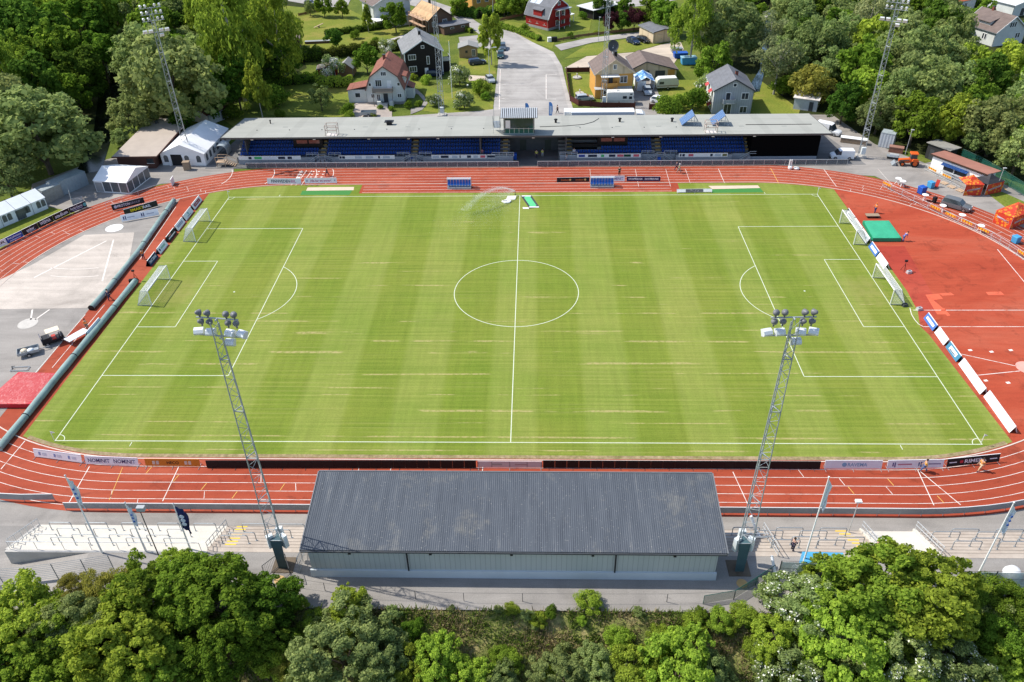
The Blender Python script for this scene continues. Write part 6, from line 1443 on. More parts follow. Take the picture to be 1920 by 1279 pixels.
# crates before the marquee
for u, v, lab, m_, s in ((352,318,'brown cardboard crate at the foot of the left corner mast',WOOD,(1.2,1.0,1.6)),(376,309,'red stand beside the marquee corner',REDM,(0.4,0.4,1.7)),(369,305,'blue stand beside the marquee corner',BB,(0.4,0.4,1.5)),(325,346,'tilted dark sign board standing at the edge of the left bend',WHITE,(0.12,1.6,1.3))):
    p = at(u, v); t = thing('sign_stand' if 'stand' in lab else 'storage_crate', lab, 'stand' if 'stand' in lab else 'crate', p, 0.1); MB().box(0,0,0,*s).build('body', m_, t); MB().box(0,0,s[2],s[0]*1.1,s[1]*1.1,0.08).build('lid', m_, t)
# wooden side stair of the main stand
p = at(428,312); WOODP = mat('pale_timber', (0.5,0.36,0.24), 0.8)
t = thing('side_stair', 'wooden platform stair with rails at the left end of the main stand', 'stair', (p.x,p.y-0.3,0.03), 0.0); mb = MB()
mb.box(-1.2,0.6,0.85,1.8,1.4,0.12)
for k in range(5): mb.box(-0.1+0.35*k,0.6,0.75-0.17*k,0.3,1.4,0.06)
for x in (-2.0,-0.4):
    for y in (0.0,1.2): mb.box(x,y,0,0.1,0.1,0.9)
mb.build('steps', WOODP, t); mb = MB()
for y in (-0.1,1.3): mb.path([(-2.1,y,2.0),(-0.3,y,2.0),(1.6,y,1.0)], 0.05); [mb.tube((x,y,z-1.05),(x,y,z),0.04) for x, z in ((-2.1,2.0),(-0.3,2.0),(1.6,1.05))]
mb.build('handrail', WOODP, t)
# ---------------------------------------------------------------- flags
def flagpole(label, ub, vb, ut, vt, z, cl, design, wv=0.9, hang=2.2):
    p = at(ub, vb, z); H = hsolve(vt, p.x, p.y)-z; t = thing('flagpole', label, 'flagpole', (p.x,p.y,z)); MB().tube((0,0,0),(0,0,H),0.09,0.045,8).build('pole', WHITE, t); MB().lathe([(0.02,0),(0.09,0.05),(0.09,0.13),(0.02,0.18)], (0,0,H), 8).build('finial', STEEL, t)
    def cloth(x0, x1, z0, z1, m_, off):
        mb = MB(); nx, nz = 8, 8
        vs_ = [(0.06+x0+(x1-x0)*i/nx*(1-0.25*j/nz), off+0.16*math.sin(i*1.5+j*0.9)*(i/nx), H-0.25-z0-(z1-z0)*j/nz-0.75*(i/nx)**1.3) for j in range(nz+1) for i in range(nx+1)]
        mb.add(vs_, [(j*(nx+1)+i,j*(nx+1)+i+1,(j+1)*(nx+1)+i+1,(j+1)*(nx+1)+i) for j in range(nz) for i in range(nx)]); return mb.build('flag', m_, t, True)
    o = cloth(0, wv, 0, hang, cl, 0)
    if design is not None:
        mb = MB()
        for off in (-0.03,):
            for k in range(3): mb.lathe([(wv*0.26,0),(wv*0.26,0.02),(wv*0.1,0.025),(0.01,0.025)], (0.08+wv*0.42, off-0.14, H-0.7-hang*(0.25+0.17*k)), 10, (0,-1,0))
        mb.parts('emblem', design, o)
    return t
M_FW = mat('flag_white', (0.72,0.75,0.82), 0.8, 0.05); M_FN = mat('flag_navy', (0.02,0.03,0.12), 0.8, 0.1); M_FB = mat('flag_blue', (0.04,0.12,0.45), 0.8)
flagpole('tall flagpole with a drooping white and blue flag, far left on the terrace', 192, 1037, 122, 893, 2.2, M_FW, M_FB, 0.5, 3.2)
flagpole('flagpole with a drooping white and blue flag, second from left', 274, 1035, 236, 944, 2.2, M_FW, M_FB, 0.42, 2.6)
flagpole('flagpole with a navy flag carrying a white ring emblem', 357, 1030, 324, 946, 2.2, M_FN, M_FW, 0.9, 3.0)
flagpole('leaning white flagpole with a white flag right of the right mast', 1501, 1072, 1556, 896, 2.2, M_FW, None, 0.42, 3.2)
flagpole('white flagpole with a white flag at the far right of the terraces', 1828, 1088, 1895, 944, 2.2, M_FW, M_FB, 0.45, 3.0)
for u, v, lab in ((985,226,'blue feather flag behind the cabin, left of the pair'),(1029,224,'blue feather flag on the forecourt, right of the pair')):
    p = at(u, v, 0.03); t = thing('feather_flag', lab, 'feather flag', p, 0, 'feather flags on the forecourt'); MB().tube((0,0,0),(0,0,3.9),0.03).build('pole', STEEL, t); mb = MB()
    pr = [(0.03,0.4),(0.62,0.5),(0.85,2.0),(0.8,3.2),(0.55,3.75),(0.2,3.9),(0.03,3.8)]; mb.add([(q[0],0,q[1]) for q in pr]+[(q[0],0.02,q[1]) for q in pr], [tuple(range(7)),tuple(reversed(range(7,14)))]+[(i,7+i,7+(i+1)%7,(i+1)%7) for i in range(7)]); o = mb.build('flag', mat('feather_blue', (0.12,0.3,0.7), 0.6), t)
    MB().box(0.4,-0.015,1.2,0.45,0.01,1.8).build('emblem', mat('feather_pale', (0.55,0.68,0.85), 0.6), o); MB().box(0,0,0,0.5,0.5,0.08).build('base', BLACK, t)
p = at(283,1010,2.2); t = railpost('terrace_lamp', 'slender lamp post with a box floodlight behind the white terrace', 'lamp post', atg(302,1052), 7.0, 0.06, DARK); MB().box(0.1,0.1,6.9,0.7,0.4,0.45).build('lamp', mat('flood_grey', (0.35,0.37,0.38), 0.5), t)
p = atg(1590,1000); t = railpost('terrace_lamp', 'slender pole with a small white lamp over the yellow stairs', 'lamp post', p, 4.5, 0.05, STEEL); MB().box(0.0,0.05,4.45,0.6,0.4,0.2).build('lamp', P_WHITE, t)
# white support struts by the right mast
for (u0, v0, z0, u1, v1, z1, lab) in ((1456,1090,2.2,1447,1042,4.0,'white leaning strut post right of the right mast'),(1420,1002,1.2,1408,968,3.2,'white leaning strut below the right mast')):
    a = at(u0, v0, z0); b = at(u1, v1, z1); t = thing('strut_post', lab, 'post', a); MB().tube((0,0,0), b-a, 0.16, 0.13, 8).build('tube', P_WHITE, t); MB().box(0,0,-0.05,0.5,0.5,0.08).build('base_plate', STEEL, t)
# ---------------------------------------------------------------- fences along the near platform
def wire_fence(name, label, pts, h=1.2, step=2.9, wires=(1.0,0.55), m=DARK, r=0.03, wr=0.012, pane=None):
    P_ = [atg(*q) if len(q) == 2 else Vector(q) for q in pts]; c = P_[0].copy(); t = thing(name, label, 'fence', c); pm = MB(); wm = MB(); tot = []
    for a, b in zip(P_, P_[1:]):
        n = max(1, int((b-a).length/step)); tot += [a.lerp(b, i/n)-c for i in range(n)]
    tot.append(P_[-1]-c)
    for p in tot: pm.tube(p-Vector((0,0,0.15)), p+Vector((0,0,h)), r, r, 6)
    pm.parts('post', m, t)
    for f in wires:
        wm = MB(); wm.path([p+Vector((0,0,h*f)) for p in tot], wr, 4); wm.build('wire', m, t)
    if pane:
        for a, b in zip(tot, tot[1:]): pn = MB(); pn.obox(a+Vector((0,0,h*0.5)), b+Vector((0,0,h*0.5)), 0.012, h*0.9); pn.build('panel', pane, t)
    return t
wire_fence('wire_fence', 'low post and wire fence along the bank behind the covered stand', [(555,1100),(610,1108),(690,1121),(870,1127),(1090,1129),(1250,1129),(1375,1125)], 1.15, 4.2, (1.0,), DARK)
M_GMESH = mat('green_mesh', (0.02,0.13,0.1), 0.6, 0.1, alpha=0.35)
wire_fence('mesh_fence', 'green mesh fence at the corner of the walkway below the right mast', [(1318,1133),(1376,1123),(1416,1098),(1450,1075)], 1.2, 2.4, (1.0,), mat('fence_green', (0.01,0.09,0.07), 0.5), 0.03, 0.03, M_GMESH)
wire_fence('bar_fence', 'grey horizontal bar fence at the lower left edge', [(-40,1105),(8,1096),(60,1092),(110,1086),(165,1078),(215,1070)], 2.2, 2.0, tuple(0.12+0.11*i for i in range(9)), mat('bar_grey', (0.2,0.24,0.27), 0.5, metal=0.3), 0.04, 0.022)
t = railing('vehicle_gate', 'grey barred gate left of the left mast shaft', [tuple(at(498,1085,2.2)), tuple(at(533,1058,2.2))], 1.8, 3.0, DARK, (1.0,0.1), 'gate', 0.16)
t = railing('vehicle_gate', 'grey barred gate between the left mast and the bank', [tuple(at(540,1062,2.2)), tuple(at(548,1090,2.2))], 1.8, 3.0, DARK, (1.0,0.1), 'gate', 0.16)
M_SCR = mat('screen_print', (0.55,0.66,0.66), 0.5, 0.25, 1.2, alpha=0.62)
t = wire_fence('banner_fence', 'tall fence hung with pale printed banners at the lower right', [(1455,1092),(1545,1096)], 3.0, 3.1, (1.0,0.66,0.33), DARK, 0.05, 0.02, M_SCR)
t = wire_fence('banner_fence', 'tall fence with pale banners at the right edge by the hedge', [(1790,1112),(1850,1112),(1950,1114)], 3.0, 3.4, (1.0,0.66,0.33), DARK, 0.05, 0.02, M_SCR)
wire_fence('mesh_fence', 'green mesh fence behind the gazebos on the right', [(1800,300),(1832,315),(1862,332),(1893,352),(1925,372),(1960,395)], 2.2, 3.0, (1.0,), mat('fence_green', (0.01,0.09,0.07), 0.5), 0.05, 0.03, M_GMESH)
wire_fence('mesh_fence', 'grey mesh fence piece between container and outer boards', [(134,372),(140,392),(160,388)], 2.0, 2.0, (1.0,), GALV, 0.05, 0.03, mat('grey_mesh', (0.35,0.4,0.44), 0.5, alpha=0.5))
p = atg(1547,1075); t = thing('utility_vehicle', 'light blue van half hidden behind the banner fence at lower right', 'van', (p.x,p.y,2.2), 0.0); mb = MB(); mb.extr([(-2.2,0.4),(1.4,0.4),(1.8,0.9),(1.5,1.8),(-2.2,1.9)], 'y', -0.9, 0.9); mb.build('body', mat('van_light_blue', (0.08,0.35,0.6), 0.4), t)
for x in (-1.4,1.1):
    for s in (-1,1): wheel(t, x, s*0.8, 0.35)
MB().box(0.9,-0.91,1.1,0.9,0.03,0.5).build('side_window', GLASS, t)
p = atg(1500,1078); t = thing('wire_crate', 'white slatted crate at the foot of the leaning flagpole', 'crate', p, 0.1); mb = MB()
for k in range(4): mb.box(0,0,0.1+0.22*k,1.4,1.0,0.14)
mb.build('slats', P_WHITE, t)
p = atg(1893,1085); t = thing('water_tank', 'white rounded tank beside the orange post at lower right', 'tank', (p.x,p.y,2.2)); MB().lathe([(0.3,0),(0.75,0.3),(0.8,0.8),(0.5,1.3),(0.1,1.4)], (0,0,0), 14).build('shell', P_WHITE, t, True); MB().tube((0.9,-0.3,0),(0.95,-0.3,2.0),0.08).build('orange_post', ORANGE, t)
# ---------------------------------------------------------------- people
SKIN = mat('skin', (0.5,0.3,0.22), 0.6, 0.05); HAIRB = mat('hair_brown', (0.04,0.025,0.015), 0.8)
def skinned(name, nodes, edges, m, parent, sub=1):
    me = bpy.data.meshes.new(name); me.from_pydata([n[:3] for n in nodes], edges, []); o = bpy.data.objects.new(name, me); COL.objects.link(o)
    md = o.modifiers.new('s', 'SKIN'); sv = me.skin_vertices[0].data if me.skin_vertices else None
    if sv is None:
        me.skin_vertices.new() if hasattr(me.skin_vertices, 'new') else None; sv = me.skin_vertices[0].data
    for i, n in enumerate(nodes): sv[i].radius = (n[3], n[3])
    sv[0].use_root = True
    if sub: o.modifiers.new('d', 'SUBSURF').levels = sub
    bpy.context.view_layer.update(); dg = bpy.context.evaluated_depsgraph_get(); m2 = bpy.data.meshes.new_from_object(o.evaluated_get(dg)); bpy.data.objects.remove(o); bpy.data.meshes.remove(me)
    m2.name = name; m2.materials.clear(); m2.materials.append(m); m2.polygons.foreach_set('use_smooth', [True]*len(m2.polygons)); return link(name, m2, parent)
def cl(c, r=0.85): return mat('cloth_%02d_%02d_%02d' % tuple(int(x*99) for x in c), c, r, 0.12, 6)
def person(label, pos, yaw, pose='stand', top=(0.1,0.1,0.1), legs=(0.03,0.03,0.05), hair=None, hat=None, h=1.78):
    t = thing('person', label, 'person', pos, yaw); k = h/1.78  # faces +x
    hipz, shz = 0.92, 1.43; bend = 0.0; sit = pose == 'sit'
    if sit: hipz = 0.5; shz = 1.02
    if pose == 'bend': bend = 0.75
    def tor(z): f = (z-hipz)/(shz-hipz); return (math.sin(bend)*(z-hipz), hipz+math.cos(bend)*(z-hipz))
    N_ = []; E_ = []
    def nd(x, y, z, r, par=None): N_.append((x*k, y*k, z*k, r*k)); E_.append((par, len(N_)-1)) if par is not None else None; return len(N_)-1
    pel = nd(0,0,hipz,0.14); x1, z1 = tor(hipz+0.22); w_ = nd(x1,0,z1,0.125,pel); x2, z2 = tor(shz-0.04); ch = nd(x2,0,z2,0.14,w_)
    x3, z3 = tor(shz+0.1); nk = nd(x3,0,z3,0.055,ch); x4, z4 = tor(shz+0.19); hd = nd(x4+0.02,0,z4,0.085,nk); x5, z5 = tor(shz+0.3); hd2 = nd(x5+0.015,0,z5,0.095,hd); nd(x5+0.11,0,z5-0.05,0.018,hd2)
    step = {'walk':0.32,'stand':0.05,'bend':0.12,'sit':0.0,'hold':0.06}[pose]
    legs_n = []; arms_n = []
    for s in (-1, 1):
        hp = nd(0,s*0.1,hipz-0.05,0.1,pel); f = step*s
        if sit: kn = nd(0.42,s*0.12,hipz,0.075,hp); an = nd(0.45,s*0.12,0.09,0.045,kn)
        else: kn = nd(f*0.6+0.03,s*0.11,0.5,0.068,hp); an = nd(f*1.0-(0.04 if f < 0 else 0),s*0.11,0.09,0.045,kn)
        ft = nd(N_[an][0]/k+0.2,s*0.12,0.045,0.04,an); legs_n += [(hp,kn,an,ft)]
        sh = nd(x2,s*0.2,z2+0.01,0.06,ch)
        if pose == 'hold': el = nd(x2+0.12,s*0.27,z2-0.26,0.042,sh); wr = nd(x2+0.36,s*0.2,z2-0.2,0.03,el)
        elif pose == 'bend': el = nd(x2+0.08,s*0.24,z2-0.29,0.042,sh); wr = nd(x2+0.16,s*0.2,z2-0.54,0.03,el)
        elif sit: el = nd(x2+0.06,s*0.25,z2-0.28,0.042,sh); wr = nd(x2+0.3,s*0.17,z2-0.36,0.03,el)
        else: el = nd(x2-0.03-f*0.3,s*0.25,z2-0.3,0.042,sh); wr = nd(x2+0.06-f*0.6,s*0.26,z2-0.54,0.03,el)
        d = (Vector(N_[wr][:3])-Vector(N_[el][:3])).normalized(); pm = Vector(N_[wr][:3])/k+d*0.07; pa = nd(*pm,0.03,wr); arms_n.append((sh,el,wr))
        fw = Vector((0,0,1)).cross(d); fw = fw.normalized() if fw.length > 0.1 else Vector((1,0,0)); sp = Vector((1,0,0)) if abs(d.x) < 0.7 else Vector((0,1,0))
        for q, ln in ((-0.03,0.065),(-0.01,0.085),(0.012,0.08),(0.032,0.06)):
            b = pm+d*0.05+sp*q; c1 = nd(*b,0.0095,pa); c2 = nd(*(b+d*ln*0.55),0.009,c1); nd(*(b+d*ln+Vector((0.012,-s*0.015,0))),0.0075,c2)
        b = pm+sp*0.05+d*0.01; c1 = nd(*b,0.011,pa); nd(*(b+sp*0.02+d*0.045),0.009,c1)
    skinned('body', N_, E_, SKIN, t)
    def sub(name, ids, m, grow, extra=()):
        ids2 = list(dict.fromkeys(i for c in ids for i in c)); mp = {i: j for j, i in enumerate(ids2)}
        nodes = [(*N_[i][:3], N_[i][3]+grow) for i in ids2]; edges = list(dict.fromkeys((mp[c[j]], mp[c[j+1]]) for c in ids for j in range(len(c)-1))); return skinned(name, nodes, edges, m, t)
    sub('trousers', [(pel,)+l[:3] for l in legs_n], cl(legs), 0.022)
    sub('shirt', [(pel,w_,ch)]+[(ch,)+a[:2] for a in arms_n], cl(top), 0.024)
    for l in legs_n: sub('shoe', [(l[2],l[3])], cl((0.04,0.04,0.045)), 0.012)
    hc = (N_[hd2][0]-0.02*k, 0, N_[hd2][2]+0.03*k); mb = MB(); r = 0.118*k; mb.lathe([(r*0.97,-0.06*k),(r*1.03,0.0),(r*0.9,0.055*k),(r*0.5,0.095*k),(0.005,0.105*k)], hc, 12); mb.build('hat' if hat else 'hair', cl(hat) if hat else (hair or HAIRB), t, True)
    mb = MB()
    for s in (-1,1): mb.box(N_[hd2][0]+0.092*k, s*0.035*k, N_[hd2][2]-0.02*k, 0.012*k, 0.02*k, 0.014*k)
    mb.parts('eye', BLACK, t); MB().box(N_[hd][0]+0.088*k,0,N_[hd][2]-0.01*k,0.012*k,0.05*k,0.012*k).build('mouth', mat('lip', (0.35,0.12,0.1), 0.6), t)
    return t
HV, HVY, NAVY = (0.75,0.2,0.03), (0.55,0.62,0.05), (0.015,0.02,0.06)
def pp(label, u, v, yaw, pose, top, legs, z=0.035, **kw): return person(label, at(u, v, z), R_(yaw), pose, top, legs, **kw)
pp('person in an orange vest standing by the far green roll on the left', 270, 486, 160, 'stand', HV, (0.05,0.06,0.1))
pp('person in dark blue walking between the two green rolls', 206, 562, 70, 'walk', (0.02,0.03,0.1), (0.02,0.025,0.06))
pp('person in an orange vest walking beside the white folding table', 165, 618, 120, 'walk', HV, (0.2,0.14,0.1))
pp('person in dark clothes walking on the far left straight', 614, 330, 180, 'walk', (0.06,0.03,0.04), NAVY)
pp('person in dark green standing above the right dugout', 1161, 329, -90, 'hold', (0.03,0.05,0.03), (0.02,0.03,0.02))
pp('person in dark blue walking by the fence on the far right straight', 1268, 319, -20, 'walk', (0.05,0.05,0.12), NAVY)
pp('person in a white cap and green shirt on the far right straight', 1273, 324, 160, 'walk', (0.25,0.45,0.2), (0.35,0.32,0.28), hat=(0.75,0.75,0.75))
pp('person in an orange vest with a cap by the wooden cart', 1640, 399, 200, 'hold', HV, (0.03,0.05,0.16), hat=HV)
pp('person in blue bending over beside the green landing mat', 1693, 452, 20, 'bend', (0.12,0.14,0.4), (0.1,0.12,0.3))
pp('person in a yellow orange top walking on the near right track', 1731, 884, 160, 'walk', (0.75,0.4,0.06), (0.07,0.12,0.25))
pp('person in an orange top walking by the black RIMEPA board', 1836, 882, 200, 'walk', (0.75,0.33,0.08), (0.55,0.4,0.25))
pp('person in a yellow vest standing in the dark tunnel, left of the pair', 1006, 297, -100, 'stand', HVY, (0.03,0.03,0.06), 0.03)
pp('person in a yellow vest and grey trousers in the tunnel, right', 1017, 295, -90, 'stand', HVY, (0.35,0.35,0.36), 0.03)
pp('person in a yellow vest deep inside the tunnel on the right', 1004, 274, -90, 'stand', HVY, (0.3,0.3,0.3), 0.03)
pp('person in a yellow vest deep inside the tunnel on the left', 961, 272, -60, 'stand', (0.3,0.5,0.05), (0.03,0.03,0.05), 0.03)
pp('person in a grey top behind the fence right of the tunnel', 1062, 305, -80, 'walk', (0.5,0.5,0.52), (0.25,0.26,0.3), 0.03)
pp('person in black walking alone on the forecourt behind the stand', 1045, 212, 200, 'walk', (0.02,0.02,0.025), (0.02,0.02,0.025))
person('person in a white top sitting in the front row right of tunnel', (at(1076,288,1.2).x, 48.35, 1.2), R_(-90), 'sit', (0.7,0.7,0.72), (0.2,0.2,0.25))
person('person in a pink top sitting in the front row left of tunnel', (at(904,290,1.2).x, 48.35, 1.2), R_(-90), 'sit', (0.65,0.2,0.25), (0.1,0.1,0.12))
p = atg(1486,1039); person('person in a navy shirt on the terrace steps by the leaning flagpole', (p.x,p.y+0.3,p.z+0.12), R_(40), 'hold', (0.015,0.02,0.07), (0.02,0.02,0.04))
p = atg(1641,1040); person('person in a navy shirt on the steps below the pale concrete block', (p.x,p.y+0.2,p.z+0.15), R_(150), 'stand', (0.015,0.02,0.07), (0.03,0.03,0.06))
# ================================================================== TOWN BEHIND THE STAND
def tiles(name, c, axis, pitch=0.45, dark=0.7, pitch2=0.36):
    g = G(name, 0.8, 0.25); s = g.sep()
    k = g.ramp(g.math('FRACT', g.math('MULTIPLY', s[axis], 1/pitch)), [(0.0, dark), (0.35, 1.0), (1.0, 1.05)])
    k2 = g.ramp(g.math('FRACT', g.math('MULTIPLY', s[2], 1/pitch2)), [(0.0, 0.82), (0.2, 1.0)])
    v = g.ramp(g.noise(scale=0.7, detail=6), [(0.3, tuple(x*0.82 for x in c)), (0.7, tuple(x*1.15 for x in c))])
    g.color(g.mix(1.0, g.mix(1.0, v, k, 'MULTIPLY'), k2, 'MULTIPLY')); return g.m
def boards(name, c, pitch=0.22, ax=0):
    g = G(name, 0.75, 0.2); s = g.sep(); q = g.math('ADD', s[0], s[1]) if ax == 0 else s[2]
    k = g.ramp(g.math('FRACT', g.math('MULTIPLY', q, 1/pitch)), [(0.0, 0.72), (0.14, 0.8), (0.2, 1.0)])
    v = g.ramp(g.noise(scale=0.6, detail=6), [(0.3, tuple(x*0.9 for x in c)), (0.7, tuple(x*1.08 for x in c))]); g.color(g.mix(1.0, v, k, 'MULTIPLY')); return g.m
def house(name, label, cat, A, B, D, prof, wall, roof, trim=WHITE, over=0.35, axis='d', base=None, group=None):
    "prof: list of (x fraction, z) roof line from left eave to right eave, ridge along depth"
    A = at(*A); B = at(*B); d = B-A; W_ = d.length; t = thing(name, label, cat, (A.x,A.y,0), math.atan2(d.y, d.x), group); t['W'] = W_
    P_ = [(f*W_, z) for f, z in prof]; mb = MB()
    if axis == 'd': mb.extr([(0,0)]+[(W_,0)]+P_[::-1], 'y', 0, D)
    else: P_ = [(f*D, z) for f, z in prof]; mb.extr([(0,0)]+[(D,0)]+P_[::-1], 'x', 0, W_)
    mb.build('wall', wall, t)
    mb = MB(); th = 0.14; Q = [list(p) for p in P_]
    for e, n in ((0,1),(-1,-2)):
        dx, dz = Q[e][0]-Q[n][0], Q[e][1]-Q[n][1]; L = math.hypot(dx, dz); Q[e][0] += dx/L*over; Q[e][1] += dz/L*over
    Q = [(x, z+0.03) for x, z in Q]; up = [(x, z+th) for x, z in Q]; n = len(Q)
    for i in range(n-1):
        pr = [Q[i], Q[i+1], up[i+1], up[i]]
        mb.extr(pr, 'y' if axis == 'd' else 'x', -over, (D if axis == 'd' else W_)+over)
    mb.build('roof', roof, t)
    if trim:
        mb = MB()
        for yy in ((-over-0.03, D+over+0.03) if axis == 'd' else (-over-0.03, W_+over+0.03)):
            for i in range(n-1):
                a, b = Q[i], Q[i+1]
                if axis == 'd': mb.obox((a[0],yy,a[1]+0.04),(b[0],yy,b[1]+0.04),0.07,0.24)
                else: mb.obox((yy,a[0],a[1]+0.04),(yy,b[0],b[1]+0.04),0.07,0.24)
        mb.parts('bargeboard', trim, t, n-1)
    for k, (e, n_) in enumerate(((0,1),(-1,-2))):
        a = Q[e]; L_ = D if axis == 'd' else W_; sg = -1 if k == 0 else 1
        if axis == 'd': MB().obox((a[0]+sg*0.05,-over,a[1]),(a[0]+sg*0.05,L_+over,a[1]),0.12,0.1).build('gutter', GALV, t); MB().path([(a[0]+sg*0.03,0.1,a[1]),(P_[e][0]+sg*0.07,0.12,a[1]-0.35),(P_[e][0]+sg*0.07,0.12,0.1)], 0.05, 5).build('downpipe', GALV, t)
    if base: MB().box(W_/2,D/2,-0.02,W_+0.08,D+0.08,base).build('plinth', mat('house_plinth', (0.3,0.29,0.28), 0.9), t)
    return t, W_
def win(t, face, x, z, w_, h, D=0, W_=0, frame=WHITE, door=None, mull=1):
    def bx(cx, cz, sx, sz, off, th):
        q = MB()
        if face == 'f': q.box(cx,-off,cz-sz/2,sx,th,sz)
        elif face == 'r': q.box(W_+off,cx,cz-sz/2,th,sx,sz)
        elif face == 'l': q.box(-off,cx,cz-sz/2,th,sx,sz)
        return q
    if door is not None:
        o = bx(x, z, w_, h, 0.03, 0.1).build('door', door, t); bx(x+w_*0.35, z, 0.08, 0.08, 0.1, 0.06).build('handle', DARK, o); return o
    o = bx(x, z, w_+0.24, h+0.24, 0.02, 0.1).build('window', frame, t)
    p = bx(x, z, w_, h, 0.065, 0.03).build('pane', GLASS, o)
    for k in range(mull): bx(x-w_/2+w_*(k+1)/(mull+1), z, 0.07, h, 0.085, 0.03).build('mullion', frame, o)
    return o
def chimney(t, x, y, z, h=1.2, m=None): 
    o = MB().box(x,y,z-0.8,0.6,0.6,h+0.8).build('chimney', m or mat('chimney_brick', (0.2,0.07,0.05), 0.9), t); MB().box(x,y,z+h,0.72,0.72,0.1).build('cap', DARK, o)
def balcony(t, x, z, w_, d, m, h=0.95, posts=True, y0=0.0):
    o = MB().box(x,y0-d/2,z,w_,d,0.14).build('balcony', m, t); q = MB(); q.box(x,y0-d+0.03,z+0.2,w_,0.06,h-0.15)
    for s in (-1,1): q.box(x+s*(w_/2-0.03),y0-d/2-0.03,z+0.2,0.06,d-0.12,h-0.15)
    q.parts('railing', m, o)
    if posts:
        q = MB()
        for s in (-1,1): q.box(x+s*(w_/2-0.1),y0-d+0.1,0,0.12,0.12,z)
        q.parts('post', m, o)
T_RED = tiles('tiles_red', (0.26,0.1,0.07), 1, 0.55); T_BRN = tiles('tiles_brown', (0.17,0.13,0.115), 1, 0.5, 0.85); T_GRY = tiles('tiles_grey', (0.22,0.225,0.23), 1, 0.6); T_SLT = tiles('tiles_slate', (0.15,0.155,0.17), 1, 0.5, 0.85); T_FELT = mat('shed_felt', (0.27,0.27,0.26), 0.9, 0.1)
B_WHT = boards('boards_white', (0.64,0.66,0.63), 0.3, 1); B_BLK = boards('boards_black', (0.022,0.019,0.017)); B_YEL = boards('boards_yellow', (0.62,0.32,0.08)); B_RED = boards('boards_red', (0.33,0.025,0.022)); B_GRY = boards('boards_grey', (0.36,0.38,0.4), 0.5); B_BRN = boards('boards_brown', (0.14,0.085,0.06)); B_TAN = boards('boards_tan', (0.42,0.28,0.15)); B_BEI = boards('render_beige', (0.62,0.5,0.34), 3.0); B_WOOD = boards('boards_timber', (0.25,0.15,0.08), 0.3, 1); GREYB = boards('boards_weathered', (0.25,0.22,0.19), 0.2)
# white gambrel house
t, W_ = house('house', 'white gambrel house with a red tiled roof and wooden balcony', 'house', (691,196), (759,195), 11.5, [(-0.02,3.5),(0.12,6.3),(0.5,8.6),(0.88,6.3),(1.02,3.5)], B_WHT, T_RED, mat('trim_brown', (0.16,0.09,0.07), 0.7), 0.3, base=0.6); D = 11.5
for x, z, w2, h2, mu in ((.5,7.0,1.1,.8,2),(.34,4.9,1.3,1.4,2),(.1,4.6,.5,.6,0),(.88,4.6,.5,.6,0),(.15,2.0,.7,.8,1),(.88,2.0,.8,.8,1),(.3,1.7,.7,1.2,1)): win(t,'f',W_*x,z,w2,h2,D,W_,mat('trim_brown',(0,0,0)) if w2 < 1.2 and False else WHITE,None,mu)
win(t,'f',W_*.63,4.5,1.0,1.9,D,W_,door=WHITE); win(t,'f',W_*.5,1.5,1.0,2.0,D,W_,door=DARK); balcony(t, W_*.45, 3.15, 4.6, 1.6, GREYB)
q = MB()
for k in range(4): q.box(W_*.48,-1.7-0.3*k,0,1.4,0.3,0.8-0.2*k)
q.build('front_steps', CONC, t); MB().box(W_*.33,-0.9,0.0,0.9,1.4,1.1).build('porch_wall', B_WHT, t); MB().box(W_*.66,-0.9,0.0,0.9,1.4,1.1).build('porch_wall', B_WHT, t)
chimney(t, W_*.44, 6.5, 8.3, 1.1)
q = MB(); q.extr([(W_*.7,5.4),(W_+0.1,5.4),(W_+0.1,3.6),(W_*.8,3.6)], 'y', 3.0, 6.0); o = q.build('dormer', B_WHT, t); q = MB(); q.obox((W_*.6,4.5,6.6),(W_+0.5,4.5,5.45),3.6,0.12); q.build('dormer_roof', T_RED, t); win(t,'r',4.5,4.7,1.6,0.8,D,W_+0.1)
MB().box(-2.4,3.6,0,4.6,4.4,3.0).build('annex', B_WHT, t); q = MB(); q.obox((-4.9,3.6,2.95),(0.2,3.6,3.9),4.9,0.14); q.build('annex_roof', T_RED, t); 
o = MB().box(-2.5,1.37,1.2,1.3,0.06,1.1).build('window', WHITE, t); MB().box(-2.5,1.33,1.28,1.1,0.04,0.94).build('pane', GLASS, o)
q = MB(); q.box(W_+0.9,5.5,0,1.7,3.0,2.4); q.build('side_porch', B_WHT, t); q = MB(); q.obox((W_-0.1,5.5,3.4),(W_+2.0,5.5,2.4),3.4,0.12); q.build('porch_roof', T_RED, t)
# black house
t, W_ = house('house', 'tall black timber house with white window frames and grey roof', 'house', (762,146), (831,140), 11.2, [(0,6.1),(0.5,8.8),(1,6.1)], B_BLK, T_GRY, WHITE, 0.45); D = 11.2
for x, z, w2, h2, mu in ((.2,4.9,1.7,1.1,2),(.2,2.0,1.7,1.2,2),(.62,3.9,.5,1.8,0),(.5,7.2,.6,.5,0)): win(t,'f',W_*x,z,w2,h2,D,W_,WHITE,None,mu)
win(t,'f',W_*.56,1.05,0.9,2.0,D,W_,door=WHITE); chimney(t, W_*.5, 5.0, 8.8, 0.9, BLACK); q = MB()
for x in (0.0, W_): q.box(x,-0.02,0,0.24,0.1,6.0)
q.parts('corner_board', WHITE, t); o = MB().box(W_+1.2,4,2.6,2.4,4,0.14).build('balcony', DARK, t); q = MB(); q.box(W_+2.37,4,2.75,0.06,3.9,0.9); q.box(W_+1.2,2.03,2.75,2.3,0.06,0.9); q.parts('railing', STEEL, o); MB().box(W_+1.1,4,0,2.0,3.6,2.6).build('annex', B_BLK, t)
